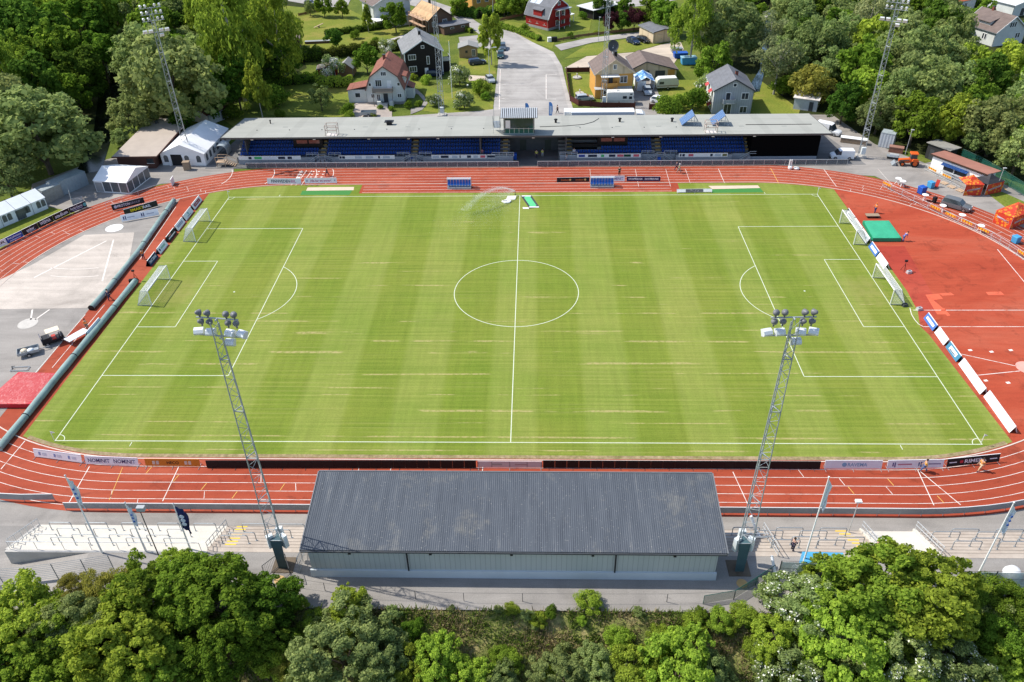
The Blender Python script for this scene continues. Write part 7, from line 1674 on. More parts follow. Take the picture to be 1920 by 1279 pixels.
# brown house under scaffold
t, W_ = house('house', 'brown house with a bare tan roof under repair and scaffolding', 'house', (805,62), (849,54), 10.8, [(0,3.6),(0.5,6.4),(1,3.6)], B_BRN, tiles('roof_underlay', (0.5,0.33,0.18), 1, 2.0, 0.95, 5.0), B_BLK, 0.5); D = 10.8
win(t,'f',W_*.68,2.3,1.2,1.5,D,W_); win(t,'f',W_*.2,2.2,.7,1.2,D,W_); chimney(t, W_*.55, 7, 6.2, 1.4, DARK); MB().box(W_*.85,-2.4,0,8.5,4.6,2.2).build('garage_annex', B_BRN, t); MB().box(W_*.85,-2.4,2.2,9.2,5.2,0.16).build('annex_roof', T_SLT, t)
for x in (-1.2,1.6): o = MB().box(W_*.85+x*1.3,-4.72,1.3,1.2,0.06,0.5).build('window', WHITE, t); MB().box(W_*.85+x*1.3,-4.76,1.36,1.0,0.04,0.38).build('pane', GLASS, o)
p = at(795,64); s_ = thing('scaffolding', 'wooden scaffolding along the left side of the brown house', 'scaffolding', t.location, t.rotation_euler.z); q = MB(); 
for y in (0.3,3.2,6.2,9.2):
    for x in (-1.8,-0.7): q.tube((x,y,0),(x,y,4.6),0.06)
for z in (1.8,3.6,4.5):
    for x in (-1.8,-0.7): q.tube((x,0.2,z),(x,9.4,z),0.05)
    for y in (0.3,3.2,6.2,9.2): q.tube((-1.8,y,z),(-0.7,y,z),0.05)
q.build('frame', mat('scaffold_wood', (0.5,0.33,0.22), 0.8), s_); q = MB()
for z in (1.85,3.65): q.box(-1.25,4.8,z,1.1,9.2,0.07)
q.parts('deck', mat('scaffold_wood', (0,0,0)), s_)
# white house at the top
t, W_ = house('house', 'large white house cut by the top edge, grey roofed annex in front', 'house', (704,49), (771,38), 9.0, [(0,5.8),(0.5,8.6),(1,5.8)], B_WHT, T_BRN, WHITE, 0.4); D = 9.0
for x in (.62,.78): win(t,'f',W_*x,4.3,.9,1.3,D,W_)
win(t,'f',W_*.3,4.3,.9,1.3,D,W_); win(t,'l',3,4.3,1.0,1.3,D,W_); win(t,'l',6,4.3,1.0,1.3,D,W_); MB().box(W_*.6,-2.2,0,7.5,4.4,2.6).build('annex', B_WHT, t); q = MB(); q.obox((W_*.6-4.1,-2.2,2.68),(W_*.6+4.1,-2.2,2.68),5.0,0.14); q.build('annex_roof', T_SLT, t); o = MB().box(W_*.55,-4.42,1.2,1.2,0.06,0.8).build('window', WHITE, t); MB().box(W_*.55,-4.46,1.28,1.0,0.04,0.64).build('pane', GLASS, o); MB().box(W_*.05,-2.0,2.2,3.4,4.0,0.1).build('terrace_awning', WHITE, t)
# yellow house with dish
t, W_ = house('house', 'yellow two storey house with a brown roof and big satellite dish', 'house', (1116,185), (1184,182), 8.6, [(0,5.8),(0.5,8.7),(1,5.8)], B_YEL, T_BRN, B_BEI, 0.5); D = 8.6
MB().extr([(-0.03,5.5),(W_+0.03,5.5),(W_+0.03,5.85),(W_/2,8.66),(-0.03,5.85)], 'y', -0.05, 0.0).build('gable_boarding', B_BEI, t); win(t,'f',W_*.5,7.1,.6,.9,D,W_)
win(t,'f',W_*.75,4.2,1.5,1.4,D,W_,WHITE,None,1); win(t,'f',W_*.4,4.1,1.0,1.9,D,W_,door=DARK); win(t,'f',W_*.3,1.5,1.3,1.1,D,W_); balcony(t, W_*.36, 2.9, 3.4, 1.5, B_YEL); MB().box(W_*.36,-0.9,5.3,4.2,1.8,0.12).build('balcony_awning', WHITE, t); MB().box(W_*.74,-0.06,0,W_*.5,0.08,2.6).build('grey_lower_wall', B_GRY, t); MB().box(W_*.08,-0.9,2.6,2.2,1.8,0.1).build('porch_roof', STEEL, t)
chimney(t, W_*.6, 4.5, 8.4, 0.8, BLACK)
p = t.location; s_ = thing('satellite_dish', 'large dark satellite dish on the ridge of the yellow house', 'satellite dish', (p.x+3.9,p.y+4.6,8.75), 0.25); MB().tube((0,0,-0.4),(0,0,1.6),0.1,0.1,8).build('pole', WHITE, s_); MB().lathe([(0.05,0.35),(0.7,0.22),(1.2,0.0),(1.28,-0.12),(1.2,-0.06),(0.7,0.14),(0.05,0.28)], (0,-0.1,1.9), 24, (0.2,1,-0.35)).build('dish', mat('dish_grey', (0.06,0.065,0.07), 0.5), s_, True)
MB().tube((0,-0.1,1.9),(-0.2,-1.1,2.2),0.03).build('feed_arm', STEEL, s_)
# garage beside it
t, W_ = house('garage', 'beige garage with a wide grey brown roof right of the yellow house', 'garage', (1187,150), (1267,147), 9.0, [(0,2.9),(0.28,4.3),(1.0,2.2)], B_BEI, T_BRN, DARK, 0.4); win(t,'f',W_*.62,1.1,2.4,1.9,9,W_,door=DARK); MB().box(W_*.88,-0.03,0,W_*.16,0.08,2.2).build('yellow_boards', B_YEL, t); win(t,'f',W_*.3,1.2,1.4,2.0,9,W_,door=DARK)
# grey house
t, W_ = house('house', 'grey panelled two storey house with red window awnings at the left', 'house', (1335,214), (1406,214), 10.2, [(0,5.3),(0.5,7.6),(1,5.3)], B_GRY, T_SLT, DARK, 0.4); D = 10.2
win(t,'f',W_*.8,4.0,1.4,1.3,D,W_); win(t,'f',W_*.8,1.0,1.4,1.3,D,W_); win(t,'f',W_*.5,6.4,.6,.6,D,W_,WHITE,None,0); win(t,'f',W_*.36,3.7,.9,2.0,D,W_,WHITE,None,0); win(t,'f',W_*.38,1.1,1.5,2.1,D,W_,WHITE,None,1); balcony(t, W_*.38, 2.6, 2.6, 1.2, B_GRY, 0.9, False); chimney(t, W_*.62, 4.6, 7.1, 0.9)
MB().box(-0.03,D/2,0,0.08,D-0.04,5.2).build('side_wall', B_WHT, t)
for y in (2.5,7.0):
    for z in (1.0,4.0):
        win(t,'l',y,z,1.4,1.2,D,W_); q = MB(); q.add([(-0.12,y-0.9,z+0.8),(-0.12,y+0.9,z+0.8),(-0.95,y+0.9,z+0.15),(-0.95,y-0.9,z+0.15)], [(0,1,2,3),(3,2,1,0)]); q.build('awning', mat('awning_red', (0.62,0.09,0.1), 0.7), t)
# red gambrel house
t, W_ = house('house', 'red timber gambrel house with white veranda beyond the road', 'house', (1028,58), (1067,47), 9.3, [(-0.02,3.4),(0.13,6.0),(0.5,8.2),(0.87,6.0),(1.02,3.4)], B_RED, T_SLT, WHITE, 0.35, base=0.7); D = 9.3
for y in (1.6,4.6,7.6): win(t,'l',y,2.1,1.0,1.4,D,W_)
win(t,'f',W_*.5,6.9,.9,.8,D,W_); q = MB()
for x in (.34,.58,.84): q.box(W_*x,-1.6,0,0.14,0.14,5.4)
q.parts('veranda_post', WHITE, t); MB().box(W_*.59,-0.9,2.7,W_*.54,1.7,0.14).build('veranda_floor', B_RED, t); MB().box(W_*.59,-0.95,5.4,W_*.62,2.0,0.12).build('veranda_roof', STEEL, t)
for z in (0.7,2.84): MB().box(W_*.59,-1.66,z,W_*.5,0.06,0.8).build('veranda_railing', B_RED, t)
for x in (.42,.7): win(t,'f',W_*x,4.1,1.1,1.2,D,W_); win(t,'f',W_*x,1.6,1.1,1.3,D,W_)
q = MB(); q.extr([(-0.2,3.6),(-0.2,5.2),(W_*.3,5.2),(W_*.3,3.6)], 'y', 2.6, 6.0); q.build('dormer', B_RED, t); q = MB(); q.obox((-0.5,4.3,5.2),(W_*.36,4.3,6.6),4.0,0.12); q.build('dormer_roof', T_SLT, t)
for y in (3.6,5.0): win(t,'l',y,4.4,.9,.9,D,W_)
for k, y in enumerate((6.0,8.1)): q = MB(); q.obox((W_*.16,y,6.35),(W_*.42,y,7.85),1.9,0.08); q.build('solar_panel', mat('panel_pale', (0.5,0.55,0.6), 0.2, spec=0.6), t)
MB().box(W_+1.8,3.4,2.3,3.6,4.6,0.12).build('side_canopy', WHITE, t); q = MB()
for x in (W_+0.4,W_+3.4):
    for y in (1.4,5.4): q.box(x,y,0,0.12,0.12,2.3)
q.parts('canopy_post', WHITE, t)
# garages, sheds and farther houses
t, W_ = house('garage', 'small beige garage with a dark flat pitched roof beside the black cars', 'garage', (1225,82), (1262,77), 8.2, [(0,3.0),(0.5,3.5),(1,3.0)], B_BEI, T_SLT, DARK, 0.3); win(t,'f',W_*.75,1.1,1.6,2.2,8,W_,door=B_BEI); win(t,'f',W_*.3,1.1,1.6,2.2,8,W_,door=B_BEI)
t, W_ = house('garden_shed', 'pale wooden shed with a grey roof beside the black house', 'shed', (862,109), (895,108), 4.2, [(0,2.6),(0.5,3.3),(1,2.6)], B_TAN, T_FELT, None, 0.3); win(t,'f',W_*.8,1.3,.7,1.6,4,W_); win(t,'f',W_*.4,1.6,.4,.4,4,W_,DARK,None,0)
t, W_ = house('garden_shed', 'brown timber shed with a pale grey roof behind the white house', 'shed', (637,144), (662,144), 4.4, [(0,2.2),(0.5,3.5),(1,2.2)], B_WOOD, T_FELT, None, 0.35); win(t,'f',W_*.6,1.0,1.0,1.9,4,W_,door=B_WOOD)
t, W_ = house('garden_shed', 'dark red shed half hidden by a white flowering tree', 'shed', (598,146), (633,144), 3.6, [(0,2.0),(0.5,2.6),(1,2.0)], B_RED, T_BRN, None, 0.3); win(t,'f',W_*.8,1.0,.7,1.7,3,W_,WHITE)
t, W_ = house('garden_shed', 'dark open shed at the edge of the left wood', 'shed', (530,94), (563,92), 4.0, [(0,2.3),(1,2.7)], B_BRN, T_BRN, None, 0.3); win(t,'f',W_*.7,1.0,1.4,1.8,4,W_,door=BLACK)
t, W_ = house('garden_hut', 'white hut with a mottled dark red roof behind the marquee', 'hut', (359,226), (393,235), 5.6, [(0,2.3),(0.5,3.3),(1,2.3)], B_WHT, tiles('tiles_mottled', (0.15,0.06,0.05), 1, 0.6, 0.6), None, 0.35); win(t,'r',4.2,1.1,.9,1.9,5.6,W_,door=DARK)
t, W_ = house('house', 'white house with a brown roof and dormer at the top right', 'house', (1860,88), (1915,80), 10.9, [(0,3.7),(0.5,7.2),(1,3.7)], B_WHT, T_BRN, WHITE, 0.4); D = 10.9
for k in range(3): win(t,'f',W_*.42+0.75*k,5.2,.5,1.2,D,W_,WHITE,None,0)
for k in range(2): win(t,'f',W_*.72+0.8*k,2.2,.5,1.2,D,W_,WHITE,None,0); win(t,'l',3.0+0.8*k,2.0,.5,1.3,D,W_,WHITE,None,0)
q = MB(); q.extr([(W_*.1,4.2),(W_*.1,5.5),(W_*.36,5.5),(W_*.36,4.2)], 'y', 3.6, 7.4); q.build('dormer', B_WHT, t); q = MB(); q.obox((W_*.05,5.5,5.4),(W_*.42,5.5,6.5),4.4,0.12); q.build('dormer_roof', T_BRN, t); chimney(t, W_*.5, 7.5, 7.0, 1.2)
t, W_ = house('outbuilding', 'white outbuilding with a white roof at the top right corner', 'outbuilding', (1897,32), (1940,25), 9, [(0,3.2),(0.5,4.2),(1,3.2)], B_WHT, mat('white_sheet_roof', (0.62,0.62,0.62), 0.6), WHITE, 0.3); win(t,'f',W_*.4,1.1,1.4,2.0,9,W_,door=DARK)
t, W_ = house('house', 'yellow house behind a hedge at the top edge', 'house', (887,21), (930,14), 9, [(0,5.5),(0.5,7.5),(1,5.5)], B_YEL, T_BRN, WHITE, 0.3); win(t,'f',W_*.25,3.0,1.0,1.4,9,W_); win(t,'f',W_*.6,3.0,1.0,1.4,9,W_)
t, W_ = house('carport', 'black sided carport with a white roof at the top right of the red house', 'carport', (1113,37), (1160,27), 7, [(0,2.7),(1,3.0)], B_BLK, mat('white_sheet_roof', (0,0,0)), None, 0.6); win(t,'f',W_*.5,1.1,2.2,2.0,7,W_,door=BLACK)
t, W_ = house('house', 'small house with a bright orange roof at the top right', 'house', (1790,22), (1826,15), 7, [(0,2.8),(0.5,5.0),(1,2.8)], B_WHT, tiles('tiles_orange', (0.55,0.15,0.07), 1), WHITE, 0.3, 'w'); win(t,'f',W_*.5,1.5,1.0,1.0,7,W_)
t, W_ = house('house', 'white gable wall between trees at the top right of the river', 'house', (1702,26), (1722,24), 8, [(0,3.8),(0.5,5.6),(1,3.8)], B_WHT, T_BRN, WHITE, 0.3); win(t,'f',W_*.5,2.0,.9,1.1,8,W_)
p = at(572,83); t = thing('cold_frame', 'long low dark trough on the lawn near the dark shed', 'trough', p, 0.12); MB().box(4.5,0.7,0,9,1.3,0.6).build('box', B_BRN, t); MB().box(4.5,0.7,0.6,9.1,1.4,0.06).build('cover', mat('cold_frame_cover', (0.3,0.31,0.3), 0.5), t)
p = at(598,52); t = thing('garden_swing', 'pale wooden seesaw on the upper lawn', 'seesaw', p, 0.7); MB().obox((-1.6,0,0.3),(1.6,0,1.0),0.4,0.12).build('plank', WOODP, t); MB().box(0,0,0,0.3,0.5,0.6).build('stand', WOOD, t)
p = at(692,218); t = thing('cargo_trailer', 'grey cargo trailer in front of the white gambrel house', 'trailer', (p.x,p.y,0.07), 0.05); MB().box(0,0,0.45,3.4,1.5,0.08).build('bed', GALV, t); q = MB()
for s in (-1,1): q.box(0,s*0.74,0.53,3.4,0.04,0.6); q.box(s*1.68,0,0.53,0.04,1.44,0.6)
q.build('sides', GALV, t)
for s in (-1,1): wheel(t, 0, s*0.86, 0.32, 0.18)
# fences, lamps, poles
def plank_fence(label, pts, h=1.15, m=None):
    P_ = [at(*q) for q in pts]; c = P_[0].copy(); t = thing('garden_fence', label, 'fence', c); pm = MB()
    for a, b in zip(P_, P_[1:]):
        a = a-c; b = b-c; MB().obox(a+Vector((0,0,h*0.52)), b+Vector((0,0,h*0.52)), 0.05, h*0.86).build('panel', m, t); n = max(1, int((b-a).length/2.4))
        for i in range(n): p = a.lerp(b, i/n); pm.box(p.x,p.y,0,0.16,0.16,h+0.15)
    p = P_[-1]-c; pm.box(p.x,p.y,0,0.16,0.16,h+0.15); pm.parts('post', m, t)
M_BF = boards('fence_brown', (0.085,0.028,0.022), 0.16)
plank_fence('brown board fence round the garden left of the yellow house', [(1105,136),(1062,137),(1069,190),(1085,199),(1130,203),(1190,204)], 1.4, M_BF); plank_fence('short brown board fence right of the driveway', [(1217,206),(1244,206)], 1.4, M_BF)
plank_fence('low brown fence along the path below the red house', [(1043,78),(1085,70),(1140,63),(1200,56)], 0.8, B_WOOD); plank_fence('low fence along the corner garden left of the red house', [(938,40),(985,28)], 0.9, B_WOOD); plank_fence('low timber fence along the top of the left lawn', [(560,30),(600,22),(650,18)], 0.8, B_WOOD)
for u, v, h, lab in ((918,153,7.5,'street lamp with a curved arm beside the parked road cars'),(925,45,7.0,'street lamp with a curved arm at the road corner')):
    railpost('street_lamp', lab, 'street lamp', at(u, v), h, 0.08, STEEL, 'arm')
p = at(848,184); t = thing('flagpole', 'bare white flagpole in the garden before the black house', 'flagpole', p); MB().tube((0,0,0),(0,0,13),0.08,0.05,8).build('pole', WHITE, t); MB().lathe([(0.02,0),(0.1,0.06),(0.1,0.14),(0.02,0.2)], (0,0,13), 8).build('finial', YEL, t)
for u, v, h, lab in ((952,28,7.5,'pale pole at the end of the hedge by the road corner'),(1122,78,6.5,'slim lamp pole by the path below the purple trees'),(1140,75,6.0,'slim grey pole on the small lawn behind the yellow house')):
    railpost('lamp_pole', lab, 'pole', at(u, v), h, 0.06, STEEL, 'flood')
p = at(912,150); t = railpost('ball_lamp', 'garden lamp with a white globe by the drive', 'lamp post', at(878,182), 2.6, 0.04, DARK); MB().lathe([(0.05,2.6),(0.2,2.72),(0.2,2.9),(0.05,3.0)], (0,0,0), 10).build('globe', WHITE, t)
for u, v, lab in ((1082,147,'round stone fountain in the garden by the yellow house'),(1087,177,'round planter ring on the lawn near the brown fence')):
    p = at(u, v); t = thing('stone_planter', lab, 'planter', p); MB().lathe([(1.0,0),(1.1,0.3),(0.9,0.45),(0.6,0.35),(0.01,0.3)], (0,0,0), 16).build('ring', CONC, t); MB().lathe([(0.25,0.3),(0.12,0.6),(0.2,1.1),(0.02,1.3)], (0,0,0), 10).build('centre', CONCW, t)
p = at(1034,78); t = thing('waste_bins', 'dark and white bins at the end of the low brown fence', 'bins', p, 0.2); MB().box(-0.6,0,0,1.0,0.9,1.2).build('white_bin', WHITE, t); MB().box(0.8,0,0,1.5,0.9,1.2).build('black_bin', BLACK, t)
p = at(1445,36); t = thing('footbridge', 'small pale bridge across the river at the top', 'bridge', (p.x,p.y,0)); MB().box(0,0,0.6,9,2.2,0.3).build('deck', CONC, t)
for s in (-1,1): MB().path([(-4.5,s,0.9),(-4.5,s,1.9),(4.5,s,1.9),(4.5,s,0.9)], 0.06).build('handrail', STEEL, t)
# ================================================================== VEGETATION
def leaf_mat(name, c, hv=0.24, flower=None, trans=0.5, c2=None):
    m = bpy.data.materials.new(name); m.use_nodes = True; nt = m.node_tree; nt.nodes.clear(); N = nt.nodes.new; L = nt.links.new
    out = N('ShaderNodeOutputMaterial'); geo = N('ShaderNodeNewGeometry'); oi = N('ShaderNodeObjectInfo')
    r = N('ShaderNodeValToRGB'); c = Vector(c); c2 = Vector(c2) if c2 else Vector((c.x*1.5, c.y*1.35, c.z*1.3))
    r.color_ramp.elements[0].color = (*(c*(1-hv*1.6)), 1); r.color_ramp.elements[0].position = 0.0; r.color_ramp.elements[1].color = (*c2, 1); r.color_ramp.elements[1].position = 1.0
    e = r.color_ramp.elements.new(0.5); e.color = (*c, 1); L(geo.outputs['Random Per Island'], r.inputs['Fac'])
    hs = N('ShaderNodeHueSaturation'); mp = N('ShaderNodeMapRange'); mp.inputs['To Min'].default_value = 0.492; mp.inputs['To Max'].default_value = 0.52; L(oi.outputs['Random'], mp.inputs['Value']); L(mp.outputs[0], hs.inputs['Hue'])
    mp2 = N('ShaderNodeMapRange'); mp2.inputs['To Min'].default_value = 0.78; mp2.inputs['To Max'].default_value = 1.2; ml = N('ShaderNodeMath'); ml.operation = 'MULTIPLY'; ml.inputs[1].default_value = 7.31; fr = N('ShaderNodeMath'); fr.operation = 'FRACT'; L(oi.outputs['Random'], ml.inputs[0]); L(ml.outputs[0], fr.inputs[0]); L(fr.outputs[0], mp2.inputs['Value']); L(mp2.outputs[0], hs.inputs['Value']); L(r.outputs[0], hs.inputs['Color'])
    d = N('ShaderNodeBsdfDiffuse'); tr = N('ShaderNodeBsdfTranslucent'); mx = N('ShaderNodeMixShader'); mx.inputs[0].default_value = trans; L(hs.outputs[0], d.inputs[0]); L(hs.outputs[0], tr.inputs[0]); L(d.outputs[0], mx.inputs[1]); L(tr.outputs[0], mx.inputs[2]); L(mx.outputs[0], out.inputs[0]); return m
M_BARK = mat('bark', (0.10,0.08,0.06), 0.95, 0.25, 3); M_BARKP = mat('pale_bark', (0.36,0.34,0.31), 0.9, 0.3, 2); M_BLOOM = mat('white_blossom', (0.7,0.7,0.6), 0.8, 0.05)
def crown_mesh(name, m, n_cl, n_lf, lf, clr, asp=1.0, droop=0.0, taper=0.0, hollow=0.5, bloom=0.0, seed=1, low=-0.7):
    rng = np.random.default_rng(seed); C_ = []
    ph = rng.random(6)*6.28
    while len(C_) < n_cl:
        d = rng.standard_normal(3); d /= np.linalg.norm(d)
        if d[2] < low: continue
        az = math.atan2(d[1], d[0]); k = (1.12 if rng.random() < 0.12 else 1)+0.18*math.sin(2*az+ph[0]+d[2]*2)+0.12*math.sin(3*az+ph[1])+0.1*math.sin(5*az+ph[2]+3*d[2])
        r = (hollow+(1-hollow)*rng.random()**0.5)*(1-clr*0.6)*k; p = d*r; p[2] *= asp
        if taper: f = 1-taper*max(-0.3, p[2]/asp); p[0] *= f; p[1] *= f
        C_.append(p)
    C_ = np.array(C_); cs = clr*(0.5+0.95*rng.random(n_cl)**1.3); per = np.maximum(3, (n_lf*cs**2/np.sum(cs**2)).astype(int)); idx = np.repeat(np.arange(n_cl), per); n = len(idx)
    d = rng.standard_normal((n,3)); d[:,2] += 0.25; d /= np.linalg.norm(d, axis=1)[:,None]
    rad = cs[idx]*(0.35+0.65*rng.random(n)**0.45); off = d*rad[:,None]; off[:,2] *= 0.78
    if droop: off[:,2] = off[:,2]*1.3-droop*rng.random(n)*cs[idx]; off[:,:2] *= 0.8
    p = C_[idx]+off; outw = p/np.maximum(np.linalg.norm(p, axis=1), 1e-4)[:,None]
    nr = d*0.75+outw*0.35+rng.standard_normal((n,3))*0.62+np.array([0,0,0.15]); nr /= np.linalg.norm(nr, axis=1)[:,None]
    t1 = np.cross(nr, rng.standard_normal((n,3))); t1 /= np.linalg.norm(t1, axis=1)[:,None]; t2 = np.cross(nr, t1)
    if droop: t1 = t1*0.6+np.array([0,0,-0.6]); 
    s1 = (lf*(0.45+1.15*rng.random(n)**1.6))[:,None]*(1.35 if droop else 1.0); s2 = s1*(0.45 if droop else 0.72)
    V = np.stack([p-t1*s1, p+t2*s2, p+t1*s1, p-t2*s2], 1).reshape(-1,3); mi = (rng.random(n) < bloom*np.clip(0.3+np.sin(C_[idx][:,0]*9+C_[idx][:,2]*7), 0, 1)).astype(np.int32) if bloom else None
    return npmesh(name, V, np.arange(4*n).reshape(-1,4), [m, M_BLOOM] if bloom else [m], mi), C_
def trunk_mesh(C_, hc, asp, m, r0=0.055, seed=1, nl=7):
    rng = random.Random(seed); mb = MB(); p = Vector((0,0,-0.05)); top = hc+0.45*asp; k = 6; pts = [Vector((0.05*rng.uniform(-1,1)*i/k, 0.05*rng.uniform(-1,1)*i/k, top*i/k)) for i in range(k+1)]
    pts[0] = Vector((0,0,-0.15))
    for i in range(k): mb.tube(pts[i], pts[i+1], r0*(1-i/(k+1.0)), r0*(1-(i+1)/(k+1.0)), 7, True)
    for c in rng.sample([Vector(c) for c in C_], min(nl, len(C_))):
        e = c*0.85+Vector((0,0,hc)); s = pts[0].lerp(pts[-1], min(0.92, max(0.25, (e.z-0.35)/top*0.8))); md = s.lerp(e, 0.5)+Vector((0,0,0.06)); mb.tube(s, md, r0*0.45, r0*0.3, 5); mb.tube(md, e, r0*0.3, r0*0.1, 5)
    q = MB(); q.v, q.f = mb.v, mb.f; me = bpy.data.meshes.new('trunk'); me.from_pydata(mb.v, [], mb.f); me.materials.append(m); me.update(); return me
LM_ = {'maple':leaf_mat('leaf_maple', (0.183,0.287,0.034)), 'lime':leaf_mat('leaf_lime', (0.305,0.403,0.051)), 'willow':leaf_mat('leaf_willow', (0.287,0.354,0.122)), 'olive':leaf_mat('leaf_olive', (0.250,0.317,0.104)), 'birch':leaf_mat('leaf_birch', (0.244,0.342,0.043)), 'dark':leaf_mat('leaf_dark', (0.104,0.189,0.027)), 'sparse':leaf_mat('leaf_sparse', (0.268,0.305,0.134)), 'plum':leaf_mat('leaf_plum', (0.066,0.024,0.031)), 'bronze':leaf_mat('leaf_bronze', (0.275,0.264,0.055)), 'golden':leaf_mat('leaf_golden', (0.319,0.319,0.066)), 'cypress':leaf_mat('leaf_cypress', (0.132,0.160,0.028))}
KIND = {}
def kind(key, mkey, hc, asp, bark, n_cl, n_lf, lf, clr, nv=2, **kw):
    L = []
    for i in range(nv):
        me, C_ = crown_mesh('crown', LM_[mkey], n_cl, n_lf, lf, clr, asp, seed=hash(key) % 1 + 17*i+len(KIND)*5+3, **kw); L.append((me, trunk_mesh(C_, hc, asp, bark, seed=i+len(KIND))))
    KIND[key] = (L, hc, asp)
F = dict
kind('maple','maple',1.25,1.1,M_BARK,84,6000,0.064,0.22); kind('dark','dark',1.3,1.2,M_BARK,76,6000,0.066,0.23); kind('willow','willow',1.05,0.95,M_BARK,130,9000,0.05,0.175)
kind('olive','olive',1.25,1.1,M_BARK,84,5200,0.053,0.2,hollow=0.4); kind('birch','birch',1.9,1.7,M_BARKP,60,6800,0.055,0.27,droop=0.9,taper=0.3); kind('sparse','sparse',1.6,1.35,M_BARKP,34,2600,0.05,0.27,hollow=0.3)
kind('lime','lime',1.15,1.1,M_BARK,80,6000,0.063,0.22); kind('bush','maple',0.72,0.8,M_BARK,26,3600,0.06,0.36,nv=1); kind('limebush','lime',0.72,0.8,M_BARK,26,3600,0.06,0.36,nv=1); kind('goldbush','golden',0.9,0.95,M_BARK,30,4200,0.06,0.34,nv=1)
kind('lilac','willow',0.8,0.85,M_BARK,30,4600,0.055,0.34,nv=1,bloom=0.35); kind('blossom','willow',0.9,0.8,M_BARK,30,4200,0.05,0.33,nv=1,bloom=0.75); kind('plum','plum',1.1,1.0,M_BARK,34,4600,0.06,0.3,nv=1); kind('slim','lime',2.6,2.4,M_BARKP,60,7600,0.09,0.3,nv=1,droop=0.5,taper=0.35)
# nearer, finer crowns
kind('nmaple','maple',0.95,1.05,M_BARK,190,26000,0.034,0.14); kind('nlime','lime',0.95,1.0,M_BARK,230,28000,0.031,0.125); kind('nwillow','willow',0.9,0.95,M_BARK,240,34000,0.026,0.12); kind('nbronze','bronze',1.0,1.25,M_BARK,70,17000,0.028,0.22,nv=1); kind('nbloom','willow',0.9,0.95,M_BARK,210,28000,0.029,0.13,nv=1,bloom=0.16); kind('ndark','maple',0.8,0.8,M_BARK,90,24000,0.028,0.21,nv=1); kind('nbush','lime',0.7,0.8,M_BARK,60,12000,0.035,0.25,nv=1)
kind('nbush2','willow',0.7,0.8,M_BARK,70,12000,0.034,0.2,nv=1); kind('nbush3','maple',0.7,0.85,M_BARK,70,12000,0.036,0.2,nv=1)
TREES = []
CATN = {'bush':'bush','limebush':'bush','goldbush':'bush','lilac':'bush','nbush':'bush','ndark':'bush','nbush2':'bush','nbush3':'bush'}
DESC = {'maple':'mid green broadleaf tree','dark':'dark green broadleaf tree','willow':'rounded grey green willow','olive':'dull olive green tree','birch':'tall drooping yellow green birch','sparse':'thinly leaved brownish tree','lime':'bright yellow green tree','bush':'round green bush','limebush':'bright green bush','goldbush':'golden olive bush','lilac':'white flowered bush','blossom':'small white blossoming tree','plum':'dark purple leaved tree','slim':'slender tall yellow green birch','nmaple':'clumpy mid green tree','nlime':'bright yellow green leafy tree','nwillow':'soft grey green sallow tree','nbronze':'young bronze green maple','nbloom':'green tree dotted with white flowers','ndark':'low dark green shrub','nbush':'small bright green shrub','nbush2':'small grey green shrub','nbush3':'small mid green shrub'}
ZN = {'left':'the upper left wood','right':'the upper right wood','garden':'the gardens','front':'the foreground bank'}
def put(x, y, r, k, zone, sz=1.0, vi=None, label=None, z=None):
    L, hc, asp = KIND[k]; cm, tm = L[(len(TREES) if vi is None else vi) % len(L)]
    z0 = hgt(x, y)-0.1 if z is None else z; nm = {'bush':'bush'}.get(CATN.get(k, ''), 'birch_tree' if k in ('birch','slim') else 'tree')
    t = bpy.data.objects.new(nm, None); COL.objects.link(t); t.location = (x, y, z0); t.rotation_euler = (0,0,random.random()*6.28); q_ = random.uniform(0.88, 1.14); t.scale = (r*q_, r/q_, r*sz); t['category'] = CATN.get(k, 'tree'); t['group'] = {'left':'trees of the upper left wood','right':'trees of the upper right wood','garden':'trees and bushes in the gardens','front':'trees and shrubs on the foreground bank'}[zone]
    c = link('crown', cm, t); c.location = (0,0,hc); link('trunk', tm, t); TREES.append((x, y, r)); 
    if label: t['label'] = label
    else:
        v = pix((x, y, z0+hc*r*sz))[1]; row = 'top row' if v < 50 else 'upper part' if v < 110 else 'middle' if v < 180 else 'lower part' if v < 400 else 'upper edge' if v < 1130 else 'middle' if v < 1220 else 'bottom edge'
        ORD.append(('tree'+zone, t, '{} %s from left, %s of %s' % (DESC[k], row, ZN[zone])))
    return t
def tree(u, v, rpx, k, zone, sz=1.0, label=None):
    "crown centre and radius as seen in the photo"
    hc = KIND[k][1]*sz; z = 3.0
    for _ in range(15):
        p = at(u, v, z); r = rpx/FPX*(p-CAM).length; z = hgt(p.x, p.y)+hc*r
    return put(p.x, p.y, r, k, zone, sz, label=label)
# heroes, upper left
for a in ((66,246,88,'willow',0.78),(-25,215,75,'willow'),(5,325,40,'willow'),(318,150,82,'willow'),(262,110,50,'olive'),(246,222,34,'willow'),(225,258,17,'willow'),(262,190,30,'willow'),(430,50,66,'birch'),(520,60,46,'birch'),(481,165,22,'slim'),(386,110,45,'olive'),(222,42,46,'lime'),(150,60,46,'maple'),(95,105,44,'maple'),(190,105,34,'maple'),(120,40,40,'lime'),(60,70,52,'dark'),(15,45,52,'dark'),(170,10,45,'birch'),(285,55,45,'maple'),(330,30,42,'olive'),(30,130,45,'maple'),(60,165,40,'olive'),(150,140,38,'dark'),(390,25,40,'birch'),(440,150,40,'dark'),(400,180,32,'dark'),(520,115,30,'dark'),(250,20,40,'dark'),(100,10,40,'dark'),(340,225,22,'dark'),(437,210,17,'bush')): tree(*a[:4], 'left', *a[4:])
